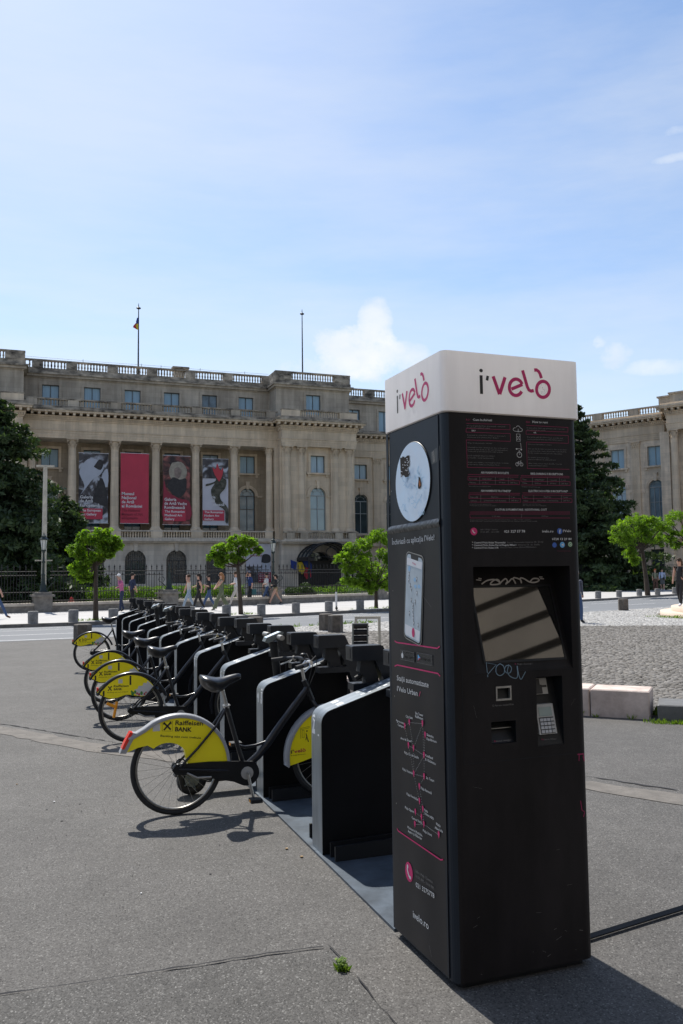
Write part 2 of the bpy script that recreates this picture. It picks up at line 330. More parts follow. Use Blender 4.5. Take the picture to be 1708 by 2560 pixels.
        fs += [(1+(m-2)*n+j,1+(m-2)*n+(j+1)%n,T) for j in range(n)]; s.add(vs, fs, True)
    def mesh(s, name, mats):
        me = bpy.data.meshes.new(name); me.from_pydata(s.v, [], s.f); me.update()
        for m in (mats if isinstance(mats, (list, tuple)) else [mats]): me.materials.append(M[m])
        if s.f: me.polygons.foreach_set('material_index', s.m); me.polygons.foreach_set('use_smooth', s.sm)
        return me
    def build(s, name, mats, parent=None, **kw):
        if not s.marks: return obj(name, s.mesh(name, mats), parent, **kw)
        mk = s.marks+[(len(s.v), len(s.f))]; o = None
        for (a, b), (c, d) in zip(mk, mk[1:]):
            if d <= b: continue
            q = MB(); q.v = s.v[a:c]; q.f = [tuple(i-a for i in f) for f in s.f[b:d]]; q.m = s.m[b:d]; q.sm = s.sm[b:d]
            o = obj(name, q.mesh(name, mats), parent, **kw)
        return o

def obj(name, me, parent=None, loc=None, rz=None, **kw):
    o = bpy.data.objects.new(name, me); COL.objects.link(o)
    if parent is not None: o.parent = parent
    if loc is not None: o.location = loc
    if rz is not None: o.rotation_euler = (0, 0, rz)
    tag(o, **kw); return o
def tag(o, label=None, cat=None, group=None, kind=None):
    if label: o['label'] = label
    if cat: o['category'] = cat
    if group: o['group'] = group
    if kind: o['kind'] = kind
    return o
def empty(name, loc=(0,0,0), rz=0, **kw):
    o = bpy.data.objects.new(name, None); COL.objects.link(o); o.location = loc; o.rotation_euler = (0,0,rz); o.empty_display_size = .2
    tag(o, **kw); return o
def copy_tree(o, parent=None):
    c = o.copy(); COL.objects.link(c); c.parent = parent
    for ch in list(o.children): copy_tree(ch, c)
    return c
def fast_mesh(name, V, F4, mats, tint=None, mi=None):
    V = np.asarray(V, dtype=np.float32).reshape(-1,3); F4 = np.asarray(F4, dtype=np.int32); k = F4.shape[1]
    me = bpy.data.meshes.new(name); me.vertices.add(len(V)); me.vertices.foreach_set('co', V.ravel())
    me.loops.add(F4.size); me.loops.foreach_set('vertex_index', F4.ravel()); me.polygons.add(len(F4))
    me.polygons.foreach_set('loop_start', np.arange(0, F4.size, k, dtype=np.int32)); me.polygons.foreach_set('loop_total', np.full(len(F4), k, dtype=np.int32))
    for m in mats: me.materials.append(M[m])
    if mi is not None: me.polygons.foreach_set('material_index', np.asarray(mi, dtype=np.int32))
    me.update(calc_edges=True)
    if tint is not None:
        a = me.attributes.new('tint', 'FLOAT', 'FACE'); a.data.foreach_set('value', np.asarray(tint, dtype=np.float32))
    me.validate(); return me

# text -> mesh, in a batch
_textcache = {}
def text_mesh(s, bold=0.0, res=2):
    k = (s, bold, res)
    if k not in _textcache:
        cu = bpy.data.curves.new('txt', 'FONT'); cu.body = s; cu.resolution_u = res; cu.offset = bold; cu.fill_mode = 'FRONT'
        o = bpy.data.objects.new('txt', cu); COL.objects.link(o); bpy.context.view_layer.update()
        me = o.evaluated_get(bpy.context.evaluated_depsgraph_get()).to_mesh()
        v = np.array([x.co[:2] for x in me.vertices]) if len(me.vertices) else np.zeros((0, 2)); f = [tuple(p.vertices) for p in me.polygons]
        bpy.data.objects.remove(o); bpy.data.curves.remove(cu)
        _textcache[k] = (v, f)
    return _textcache[k]
def put_text(mb, s, p0, p1, cap, frame, lift=.0, bold=0.0, res=2):
    """text from baseline start p0=(u,w) to end p1 in the plane frame(u,w)->xyz; cap = capital height"""
    v, f = text_mesh(s, bold, res)
    if not len(v): return
    x0, x1 = v[:,0].min(), v[:,0].max(); du, dw = p1[0]-p0[0], p1[1]-p0[1]; ln = math.hypot(du, dw); kx = ln/(x1-x0)*(1 if ln else 1); ky = cap/.70
    ex, ey = du/ln, dw/ln
    mb.add([frame(p0[0]+(a-x0)*kx*ex-b*ky*ey, p0[1]+(a-x0)*kx*ey+b*ky*ex) for a, b in v], f, False)
def stroke(mb, pts, w, frame, closed=False):
    n = len(pts); vs = []
    for i, p in enumerate(pts):
        a = pts[(i-1) % n] if (closed or i > 0) else p; b = pts[(i+1) % n] if (closed or i < n-1) else p
        dx, dy = b[0]-a[0], b[1]-a[1]; l_ = math.hypot(dx, dy) or 1; nx, ny = -dy/l_*w/2, dx/l_*w/2
        vs += [frame(p[0]+nx, p[1]+ny), frame(p[0]-nx, p[1]-ny)]
    k = n if closed else n-1
    mb.add(vs, [(2*i+1, (2*i+3) % (2*n), (2*i+2) % (2*n), 2*i) for i in range(k)], False)
def disc(mb, c, rx, ry, frame, n=20):
    mb.add([frame(c[0]+rx*cos(2*pi*i/n), c[1]+ry*sin(2*pi*i/n)) for i in range(n)], [tuple(range(n))], False)
def rectf(mb, u0, u1, w0, w1, frame): mb.add([frame(u0,w0), frame(u1,w0), frame(u1,w1), frame(u0,w1)], [(0,1,2,3)], False)

def interp(pts, x):
    if x <= pts[0][0]: (a,b),(c,d) = pts[0],pts[1]
    elif x >= pts[-1][0]: (a,b),(c,d) = pts[-2],pts[-1]
    else:
        for (a,b),(c,d) in zip(pts, pts[1:]):
            if a <= x <= c: break
    return b+(d-b)*(x-a)/(c-a)

def smooth2(p, k=4):
    o = []
    for i in range(len(p)-1):
        a = p[max(i-1,0)]; b = p[i]; c = p[i+1]; d = p[min(i+2,len(p)-1)]
        for j in range(k):
            t = j/k; o.append(tuple(.5*((2*b[q])+(-a[q]+c[q])*t+(2*a[q]-5*b[q]+4*c[q]-d[q])*t*t+(-a[q]+3*b[q]-3*c[q]+d[q])*t**3) for q in (0,1)))
    return o+[p[-1]]

# ashlar joints and rain streaks for the walls of the palace
def masonry(name, rows=.46, joint=.82, streak=.80):
    t = M[name].node_tree; n = t.nodes.new; l = t.links.new; p = t.nodes['Principled BSDF']; src = p.inputs['Base Color'].links[0].from_socket
    g = n('ShaderNodeNewGeometry'); sp = n('ShaderNodeSeparateXYZ'); l(g.outputs['Position'], sp.inputs[0]); ad = n('ShaderNodeMath'); l(sp.outputs[0], ad.inputs[0]); l(sp.outputs[1], ad.inputs[1])
    cb = n('ShaderNodeCombineXYZ'); l(ad.outputs[0], cb.inputs[0]); l(sp.outputs[2], cb.inputs[1])
    br = n('ShaderNodeTexBrick'); br.inputs['Scale'].default_value = 1; br.inputs['Brick Width'].default_value = 1.15; br.inputs['Row Height'].default_value = rows; br.inputs['Mortar Size'].default_value = .018; br.inputs['Mortar Smooth'].default_value = .6
    br.inputs['Color1'].default_value = (.91,.91,.91,1); br.inputs['Color2'].default_value = (1.06,1.05,1.04,1); br.inputs['Mortar'].default_value = (joint,joint,joint,1); l(cb.outputs[0], br.inputs[0])
    mp = n('ShaderNodeMapping'); mp.inputs['Scale'].default_value = (2.2, 2.2, .10); l(g.outputs['Position'], mp.inputs[0]); z = n('ShaderNodeTexNoise'); z.inputs['Scale'].default_value = 1; z.inputs['Detail'].default_value = 6; z.inputs['Roughness'].default_value = .65; l(mp.outputs[0], z.inputs[0])
    mr = n('ShaderNodeMapRange'); mr.inputs[1].default_value = .40; mr.inputs[2].default_value = .62; mr.inputs[3].default_value = streak; mr.inputs[4].default_value = 1.04; l(z.outputs[0], mr.inputs[0])
    m1 = n('ShaderNodeVectorMath'); m1.operation = 'MULTIPLY'; l(src, m1.inputs[0]); l(br.outputs[0], m1.inputs[1]); m2 = n('ShaderNodeVectorMath'); m2.operation = 'SCALE'; l(m1.outputs[0], m2.inputs[0]); l(mr.outputs[0], m2.inputs['Scale']); l(m2.outputs[0], p.inputs['Base Color'])
for nm_ in ('stone_plain','stone_attic','stone_loggia_shaded','stone_light'): masonry(nm_)
masonry('stone', .46, .90, .84)

# the cap is a hollow box of milky acrylic: daylight enters from above and glows through its sides
t_ = M['cap_white'].node_tree; p_ = t_.nodes['Principled BSDF']; tr_ = t_.nodes.new('ShaderNodeBsdfTranslucent'); tr_.inputs[0].default_value = (.90, .87, .85, 1)
mx_ = t_.nodes.new('ShaderNodeMixShader'); mx_.inputs[0].default_value = .42; t_.links.new(p_.outputs[0], mx_.inputs[1]); t_.links.new(tr_.outputs[0], mx_.inputs[2]); t_.links.new(mx_.outputs[0], t_.nodes['Material Output'].inputs[0])
# ------------------------------------------------------------------ ground, road, pavement
m = MB(); m.quad((-900,-900,0),(900,-900,0),(900,1500,0),(-900,1500,0)); m.build('ground', 'asphalt', kind='structure', label='grey asphalt of the square under the bicycle docks')
NEAR = [(-90,22.8),(-30,23.9),(-.55,24.65),(1.4,24.75),(7.8,26.4),(12.2,27.65),(22.2,29.6),(27.4,31.2),(45,38.5),(90,60)]
KERB = [(-90,28.5),(-40,30),(-.6,31.3),(2.1,31.55),(7.6,32.75),(10.8,33.7),(14.2,34.95),(20,37),(26,39.0),(31.9,41.0),(42.6,46.3),(60,56),(90,74)]
FEN = [(-90,38.5),(-40,40.5),(-.8,41.5),(2.4,41.9),(9.6,43.6),(14,45.5),(25,50.5),(36,55.5),(45.4,59),(54.7,61),(75,64)]
xs = [-90,-60,-30,-15]+[i*1.5 for i in range(-4,40)]+[65,75,90]
def band(name, lo, hi, z, material, **kw):
    m = MB(); m.add([(x, f, z) for x in xs for f in (lo(x), hi(x))], [(2*i, 2*i+2, 2*i+3, 2*i+1) for i in range(len(xs)-1)]); return m.build(name, material, **kw)
near = lambda x: interp(NEAR, x); kerb = lambda x: interp(KERB, x); fen = lambda x: interp(FEN, x)
band('road', near, lambda x: kerb(x), .004, 'road', kind='structure', label='two lane grey road in front of the palace')
# pavement with real slabs joints: large pale slabs
sw = band('pavement', lambda x: kerb(x)+.22, lambda x: fen(x)+1.2, .12, 'sidewalk', kind='structure', label='pale sunlit pavement along the palace fence')
m = MB()
for i in range(len(xs)-1):
    a, b = xs[i], xs[i+1]; n = max(1, int((b-a)/1.5))
    for k in range(n):
        x0 = a+(b-a)*k/n+.01; x1 = a+(b-a)*(k+1)/n-.01
        if -5 < x0 < 58:
            m.add([(x0,kerb(x0),.0),(x1,kerb(x1),.0),(x1,kerb(x1)+.22,.0),(x0,kerb(x0)+.22,.0),(x0,kerb(x0),.125),(x1,kerb(x1),.125),(x1,kerb(x1)+.22,.125),(x0,kerb(x0)+.22,.125)],
                  [(4,5,6,7),(0,1,5,4),(1,2,6,5),(2,3,7,6),(3,0,4,7)])
m.build('kerb', 'kerb', kind='structure', label='dark kerb stones along the far pavement')
m = MB()
def roadline(f, x0, x1, w, dash=None):
    x = x0
    while x < x1:
        e = min(x+(dash[0] if dash else 1.5), x1); t = f(x); u = f(e)
        m.quad((x,t,.008),(e,u,.008),(e,u+w,.008),(x,t+w,.008)); x = e+(dash[1] if dash else 0)
mid = lambda x: (near(x)+kerb(x))/2
roadline(lambda x: near(x)+.25, -30, 5.5, .13); roadline(lambda x: mid(x)-.9, -30, 60, .11, (3.2, 2.6)); roadline(lambda x: mid(x)+1.4, -30, 60, .10, (3.2, 2.6)); roadline(lambda x: kerb(x)-.9, -30, 60, .09)
m.build('road_marking', 'road_line', kind='structure', label='faded white lane lines on the road')
band('courtyard', lambda x: fen(x)+1.2, lambda x: 84.0, .10, 'court', kind='structure', label='courtyard ground between fence and palace')

# seams and cracks of the asphalt
def ribbon(pts, w, z, name, material, label, jit=0.0, seg=.06):
    P = [Vector((*p, 0)) for p in pts]; Q = []
    for a, b in zip(P, P[1:]):
        n = max(1, int((b-a).length/seg))
        for i in range(n): Q.append(a.lerp(b, i/n))
    Q.append(P[-1]); vs = []
    for i, p in enumerate(Q):
        d = (Q[min(i+1,len(Q)-1)]-Q[max(i-1,0)]).normalized(); nn = Vector((-d.y, d.x, 0)); ww = w*(1+rnd.uniform(-jit,jit)*1.2); o = rnd.uniform(-jit,jit)*w*.8
        vs += [tuple(p+nn*(ww/2+o))[:2]+(z,), tuple(p-nn*(ww/2-o))[:2]+(z,)]
    m = MB(); m.add(vs, [(2*i+1, 2*i+3, 2*i+2, 2*i) for i in range(len(Q)-1)]); return m.build(name, material, kind='structure', label=label)
m = MB(); m.poly([(-3,-2,.004),(3.2,-2,.004),(1.345,2.9,.004),(1.335,3.72,.004),(.58,3.80,.004),(-.06,3.835,.004),(-3,3.93,.004)])
m.build('asphalt_patch', 'asphalt_rough', kind='structure', label='coarser asphalt patch below the long crack')
ribbon([(-3,3.945),(-.06,3.845),(.58,3.812),(1.0,3.797),(1.31,3.765)], .0105, .0085, 'crack', 'crack', 'long dark crack across the foreground asphalt', .5, .05)
ribbon([(1.335,3.76),(1.35,3.55),(1.34,3.22),(1.345,2.9),(1.6,2.2)], .0035, .0085, 'crack', 'crack', 'thin crack running from the weed to the lower edge', .9, .05)
seam_pts = [(-6,17.2),(-2.5,13.2),(-1.1,11.6),(-.22,10.67),(.4,9.73),(.87,9.0),(1.4,8.35),(2.6,7.2),(3.6,6.4),(4.38,5.87),(4.72,5.24),(5.6,3.8)]
ribbon([(a-.12,b-.13) for a,b in seam_pts], .30, .004, 'asphalt_seam', 'seam_light', 'paler strip of worn joint across the asphalt', .12, .15)
ribbon([(a+.06,b+.07) for a,b in seam_pts], .018, .0045, 'asphalt_seam', 'crack', 'dark edge of the pale joint strip', .9, .08)

STG = (27.3, 22.8)
# cobbled field
WALL_LINE = [(-2.2,16.0),(1.5,13.0),(4.08,10.67),(6.76,7.95),(8.3,6.5),(11,4.4),(16,1.0)]
def cob_lo(x): return interp([(p[0], p[1]) for p in WALL_LINE], x)+.55
m = MB(); xr = [2.6+i for i in range(31)]
m.add([(x, y, .004) for x in xr for y in (max(cob_lo(x)-.3, 1.5), near(x)-.02)], [(2*i,2*i+2,2*i+3,2*i+1) for i in range(len(xr)-1)])
cobbed = m.build('cobbled_square', 'earth', kind='structure', label='grey cobblestones laid in arcs beside the kiosk')
prs = np.random.RandomState(3)
BW = 1.25; st = []
j = 0
for band_i in range(24):
    x0 = 2.8+band_i*BW
    nx = 12; w = BW/nx
    for k in range(-6, 300):
        yc = 2.0+k*.104
        for i in range(nx):
            t = (i+.5)/nx; x = x0+t*BW; y = yc+.30*sin(pi*t)+(.05 if band_i % 2 else 0)
            slope = .30*pi/BW*cos(pi*t)
            st.append((x+prs.normal(0,.006), y+prs.normal(0,.006), math.atan(slope)))
st = np.array(st)
lo = np.interp(st[:,0], [p[0] for p in WALL_LINE], [p[1] for p in WALL_LINE])+.55
hi = np.interp(st[:,0], [p[0] for p in NEAR], [p[1] for p in NEAR])-.05
keep = (st[:,1] > lo) & (st[:,1] < hi) & (st[:,0] < 31)
# leave room for the round stage
keep &= np.hypot(st[:,0]-STG[0], st[:,1]-STG[1]) > 5.6
st = st[keep]
pale_line = np.interp(st[:,0], [2, 7.42, 16.6, 19, 31], [23.2, 23.6, 21.9, 20.6, 17.5])
pale = st[:,1] > pale_line
hx, hy = .046, .046
n = len(st); H = .020+prs.rand(n)*.012; sx = hx+prs.normal(0,.004,n); sy = hy+prs.normal(0,.004,n); ang = st[:,2]+prs.normal(0,.08,n); tx = prs.normal(0,.05,n); ty = prs.normal(0,.05,n)
def stone_geo(idx):
    k = len(idx); c = np.cos(ang[idx])[:,None]; s = np.sin(ang[idx])[:,None]
    bx = np.array([-1,1,1,-1]); by = np.array([-1,-1,1,1])
    lx = np.concatenate([bx[None]*sx[idx,None], bx[None]*(sx[idx,None]-.010)],1); ly = np.concatenate([by[None]*sy[idx,None], by[None]*(sy[idx,None]-.010)],1)
    X = st[idx,0,None]+lx*c-ly*s; Y = st[idx,1,None]+lx*s+ly*c
    Z = np.concatenate([np.full((k,4), .002)+0*lx[:,:4], H[idx,None]+lx[:,4:]*tx[idx,None]*2+ly[:,4:]*ty[idx,None]*2],1)
    V = np.stack([X,Y,Z],-1).reshape(-1,3)
    f = np.array([[4,5,6,7],[0,1,5,4],[1,2,6,5],[2,3,7,6],[3,0,4,7]]); F = (f[None]+8*np.arange(k)[:,None,None]).reshape(-1,4)
    return V, F
dist = np.hypot(st[:,0]-7.4, (st[:,1]-8.9)*.8)+ (np.arctan2(st[:,0], st[:,1]) < .60)*50 + (np.arctan2(st[:,0], st[:,1]) > .775)*50
order = np.argsort(dist); first = order[:280]; rest = order[280:]
tint = np.clip(prs.beta(2.2,2.2,n)+prs.normal(0,.05,n), 0, 1)
V, F = stone_geo(rest)
me = fast_mesh('cobbles', V, F, ['cobble','cobble_pale'], np.repeat(tint[rest],5), np.repeat(pale[rest].astype(int),5))
obj('cobbles', me, cobbed, kind='stuff', label='small square cobblestones laid in fans')
protos = []
for q in range(8):
    idx = first[q:q+1]; V, F = stone_geo(idx); V = V-np.array([st[idx[0],0], st[idx[0],1], 0]); 
    protos.append(fast_mesh('cobblestone', V, F, ['cobble'], np.full(5, .12+.1*q)))
for i, k in enumerate(first):
    o = bpy.data.objects.new('cobblestone', protos[i % 8]); COL.objects.link(o); o.parent = cobbed; o.location = (st[k,0], st[k,1], 0); o.rotation_euler = (0,0,rnd.choice([0,pi/2,pi,-pi/2])*0+rnd.uniform(-.05,.05)+st[k,2]-st[first[i%8],2])

# grass and weeds
def tuft(name, pts, label, cat='weed', blades=26, h=.12, spread=.08, material='grass_blade', parent=None, kind=None, group=None):
    V, F, T = [], [], []
    for (x, y, z, sc) in pts:
        for b in range(blades):
            a = rnd.uniform(0, 2*pi); r = spread*sc*math.sqrt(rnd.random()); bx, by = x+r*cos(a), y+r*sin(a); hh = h*sc*rnd.uniform(.4,1.1); ln = rnd.uniform(.1,.9)*hh; w = h*.07*sc+.002; d = rnd.uniform(0, pi)
            o = len(V); V += [(bx-w*cos(d),by-w*sin(d),z),(bx+w*cos(d),by+w*sin(d),z),(bx+w*.7*cos(d)+ln*.4*cos(a),by+w*.7*sin(d)+ln*.4*sin(a),z+hh*.7),(bx+ln*cos(a),by+ln*sin(a),z+hh)]
            F.append((o,o+1,o+2,o+3)); T.append(rnd.random())
    me = fast_mesh(name, V, F, [material], T)
    return obj(name, me, parent, label=label, cat=cat, kind=kind, group=group)
tuft('weed', [(1.305,3.53,.004,.8),(1.32,3.51,.004,.6)], 'small green weed growing from the crack in the asphalt', blades=50, h=.038, spread=.03)
V, F, T = [], [], []
for b in range(90):
    a = rnd.uniform(0,2*pi); r = .024*math.sqrt(rnd.random()); x, y = 1.31+r*cos(a), 3.53+r*sin(a); z = rnd.uniform(.005,.05); q = rnd.uniform(.003,.008); e = rnd.uniform(-.5,.5)
    o = len(V); V += [(x-q,y-q*e,z),(x+q*.3,y-q,z+.004),(x+q,y+q*e,z+.008),(x-q*.3,y+q,z+.003)]; F.append((o,o+1,o+2,o+3)); T.append(rnd.random())
bpy.data.objects['weed'].data.materials.append(M['leaf_hedge'])
o_ = obj('leaf_tuft', fast_mesh('leaf_tuft', V, F, ['leaf_hedge'], T), bpy.data.objects['weed'])
# ------------------------------------------------------------------ palace kit (local coordinates: x along the facade, y into the building, z up)
def wall_open(mb, x0, x1, z0, z1, y, ops, depth=.32):
    """front wall face at y with openings (xc,w,zb,zt,arch); openings over each other share x-range columns"""
    cols = {}
    for o in ops: cols.setdefault(round(o[0],2), []).append(o)
    cur = x0
    for xc in sorted(cols):
        oo = sorted(cols[xc], key=lambda o: o[2]); w = max(o[1] for o in oo); a, b = xc-w/2, xc+w/2
        if a < cur-.01: continue
        mb.quad((cur,y,z0),(a,y,z0),(a,y,z1),(cur,y,z1)); zc = z0
        for o in oo:
            oa, ob = xc-o[1]/2, xc+o[1]/2; zb, zt_, arch = o[2], o[3], o[4]
            mb.quad((a,y,zc),(b,y,zc),(b,y,zb),(a,y,zb))
            if oa > a+.001: mb.quad((a,y,zb),(oa,y,zb),(oa,y,zt_),(a,y,zt_)); mb.quad((ob,y,zb),(b,y,zb),(b,y,zt_),(ob,y,zt_))
            yi = y+depth
            if not arch:
                mb.quad((oa,y,zb),(oa,y,zt_),(oa,yi,zt_),(oa,yi,zb)); mb.quad((ob,y,zb),(ob,yi,zb),(ob,yi,zt_),(ob,y,zt_)); mb.quad((oa,y,zt_),(ob,y,zt_),(ob,yi,zt_),(oa,yi,zt_))
            else:
                r = o[1]/2; zs = zt_-r; n = 12; P = [(xc-r*cos(pi*i/n), zs+r*sin(pi*i/n)) for i in range(n+1)]
                mb.quad((oa,y,zb),(oa,y,zs),(oa,yi,zs),(oa,yi,zb)); mb.quad((ob,y,zb),(ob,yi,zb),(ob,yi,zs),(ob,y,zs))
                for p, q in zip(P, P[1:]):
                    mb.quad((p[0],y,p[1]),(q[0],y,q[1]),(q[0],y,zt_),(p[0],y,zt_)); mb.quad((p[0],y,p[1]),(p[0],yi,p[1]),(q[0],yi,q[1]),(q[0],y,q[1]))
            mb.quad((oa,y,zb),(oa,yi,zb),(ob,yi,zb),(ob,y,zb)); zc = zt_
        mb.quad((a,y,zc),(b,y,zc),(b,y,z1),(a,y,z1)); cur = b
    mb.quad((cur,y,z0),(x1,y,z0),(x1,y,z1),(cur,y,z1))
_wcache = {}
def window(parent, xc, w, zb, zt_, arch, y, pane='blind', frame='window_frame', mull=1, bars=0, fan=True):
    if pane == 'blind': pane = rnd.choice(['blind','blind','blind','blind_pale','blind_dim'])
    key = (round(w,2), round(zt_-zb,2), arch, pane, frame, mull, bars)
    if key not in _wcache:
        h = zt_-zb; r = w/2; m = MB(); t = .055
        zs = h-r if arch else h
        m.box(-r,-r+t,0,.06,0,zs); m.box(r-t,r,0,.06,0,zs); m.box(-r+t,r-t,0,.06,0,t)
        if arch:
            n = 12
            for i in range(n):
                a, b = pi*i/n, pi*(i+1)/n
                for rr_, tt in ((r,t),(r*.62,.03)): m.quad((rr_*cos(a),-.0,zs+rr_*sin(a)),((rr_-tt)*cos(a),-.0,zs+(rr_-tt)*sin(a)),((rr_-tt)*cos(b),-.0,zs+(rr_-tt)*sin(b)),(rr_*cos(b),-.0,zs+rr_*sin(b)))
            m.box(-r+t,r-t,-.02,.05,zs-.05,zs+.03)
            for a in (40,90,140): m.tube([(.30*r*cos(R_(a))*2,.0,zs+.62*r*sin(R_(a))),(r*.97*cos(R_(a)),.0,zs+r*.97*sin(R_(a)))], .018, 4, False)
            zb2 = zs*.62; m.box(-r+t,r-t,-.02,.05,zb2-.03,zb2+.03)
        else: m.box(-r+t,r-t,0,.06,h-t,h)
        for i in range(mull): xx = -r+w*(i+1)/(mull+1); m.box(xx-.03,xx+.03,-.015,.055,t,zs-.06)
        for i in range(bars): zz2 = h*(i+1)/(bars+1); m.box(-r+t,r-t,.061,.066,zz2-.02,zz2+.02)
        fm = m.mesh('window', frame)
        m = MB()
        if arch:
            m.poly([(-r,.062,0),(r,.062,0)]+[(r*cos(pi*i/12),.062,zs+r*sin(pi*i/12)) for i in range(13)])
        else: m.poly([(-r,.062,0),(r,.062,0),(r,.062,h),(-r,.062,h)])
        _wcache[key] = (fm, m.mesh('pane', pane))
    fm, pm = _wcache[key]
    o = obj('window', fm, parent, loc=(xc,y,zb)); obj('pane', pm, o); return o
def surround(mb, xc, w, zb, zt_, y, t=.22, p=.07, sill=True, arch=False, cap=False):
    a, b = xc-w/2, xc+w/2; mb.mark()
    if arch:
        r = w/2; zs = zt_-r; n = 14
        for r0, r1, pp in ((r, r+t*.45, p*.6), (r+t*.45, r+t, p)):
            for i in range(n):
                A, B = pi*i/n, pi*(i+1)/n; q = [(r0*cos(A),r0*sin(A)),(r1*cos(A),r1*sin(A)),(r1*cos(B),r1*sin(B)),(r0*cos(B),r0*sin(B))]
                mb.add([(xc+x,y-pp,zs+z) for x,z in q]+[(xc+x,y,zs+z) for x,z in q], [(0,1,2,3),(1,5,6,2),(0,3,7,4)], False)
        mb.prism([(xc-.14,zt_-.12),(xc+.14,zt_-.12),(xc+.19,zt_+t+.28),(xc-.19,zt_+t+.28)], 'y', y-.17, y-.001); mb.box(xc-.24,xc+.24,y-.21,y-.001,zt_+t+.28,zt_+t+.36)
    else:
        mb.box(a-t,a,y-p,y,zb,zt_); mb.box(b,b+t,y-p,y,zb,zt_); mb.box(a-t,b+t,y-p-.01,y,zt_,zt_+t)
        mb.box(a-t,a-t+.05,y-p-.03,y-p,zb,zt_); mb.box(b+t-.05,b+t,y-p-.03,y-p,zb,zt_)
        if sill: mb.box(a-t-.18,b+t+.18,y-.24,y,zb-.17,zb-.001); mb.box(a-t-.05,a-t+.2,y-.14,y,zb-.42,zb-.171); mb.box(b+t-.2,b+t+.05,y-.14,y,zb-.42,zb-.171)
_colcache = {}
def column(parent, x, y, zb, h, r, name='column', pilaster=False, base=True):
    key = (round(h,2), r, pilaster)
    if key not in _colcache:
        m = MB(); hb = .36; hc = .82; n = 32
        if not pilaster:
            m.box(-r*1.42,r*1.42,-r*1.42,r*1.42,0,.10)
            m.lathe([(r*1.36,.10),(r*1.40,.15),(r*1.34,.20),(r*1.16,.225),(r*1.20,.28),(r*1.10,.33),(r*1.0,hb)], (0,0,0), 20)
            vs = []; zs = [hb, hb+.3*(h-hb-hc), h-hc-.04, h-hc]; sc = [1,1,.885,.90]; nn = n*2
            for z, q in zip(zs, sc):
                for j in range(nn): a = 2*pi*j/nn; rr_ = r*q*(1 if j % 4 < 2 else .955); vs.append((rr_*cos(a), rr_*sin(a), z))
            m.add(vs, [(i*nn+j,i*nn+(j+1)%nn,(i+1)*nn+(j+1)%nn,(i+1)*nn+j) for i in range(3) for j in range(nn)], False)
            zc = h-hc
            m.lathe([(r*.90,zc),(r*.99,zc+.02),(r*.99,zc+.05),(r*.88,zc+.06),(r*.90,zc+.40),(r*1.10,zc+.70)], (0,0,0), 16)
            for ring, (z0, hh, k, ro) in enumerate(((zc+.07,.30,8,.90),(zc+.25,.32,8,.98))):
                for j in range(k):
                    a = 2*pi*(j+.5*ring)/k; ca, sa = cos(a), sin(a); w = r*.30; P = [(r*ro,0),(r*(ro+.14),hh*.55),(r*(ro+.36),hh*.86),(r*(ro+.34),hh*.62)]
                    vs = []
                    for rr_, dz in P:
                        ww = w*(1 if dz < hh*.7 else .6)
                        for s in (-1,1): vs.append((rr_*ca-s*ww*sa, rr_*sa+s*ww*ca, z0+dz))
                    m.add(vs, [(2*i,2*i+1,2*i+3,2*i+2) for i in range(3)], False)
            for sx in (-1,1):
                for sy in (-1,1): m.sphere((sx*r*1.08, sy*r*1.08, zc+.62), r*.26, 8, 5, (1,1,.9))
            m.box(-r*1.34,r*1.34,-r*1.34,r*1.34,zc+.72,zc+.755); m.box(-r*1.42,r*1.42,-r*1.42,r*1.42,zc+.755,h)
        else:
            d = .16
            m.box(-r*1.2,r*1.2,-d-.10,0,0,.14); m.box(-r*1.12,r*1.12,-d-.05,0,.14,hb); m.box(-r,r,-d,0,hb,h-hc)
            for i in range(7): xx = -r*.82+i*r*1.64/6; m.box(xx-.022,xx+.022,-d-.018,-d,hb+.15,h-hc-.1)
            zc = h-hc; m.box(-r*1.02,r*1.02,-d-.03,0,zc,zc+.06); m.box(-r*.98,r*.98,-d,0,zc+.06,zc+.72)
            for row,(z0,hh,k) in enumerate(((zc+.07,.28,4),(zc+.27,.30,3))):
                for j in range(k): xx = (j-(k-1)/2)*r*.52; m.prism([(0-d,z0),(-d-.13,z0+hh*.9),(-d-.10,z0+hh),(-d,z0+hh*.8)], 'x', xx-.07, xx+.07)
            for s in (-1,1): m.sphere((s*r*1.0,-d-.04,zc+.60), .11, 8, 5)
            m.box(-r*1.25,r*1.25,-d-.12,0,zc+.72,h)
        _colcache[key] = m.mesh(name, 'stone')
    return obj(name, _colcache[key], parent, loc=(x,y,zb))
def stack(mb, x0, x1, y, back, layers, ends=(1,1)):
    for z0, z1, p in layers: mb.box(x0-p*ends[0], x1+p*ends[1], y-p, back, z0, z1)
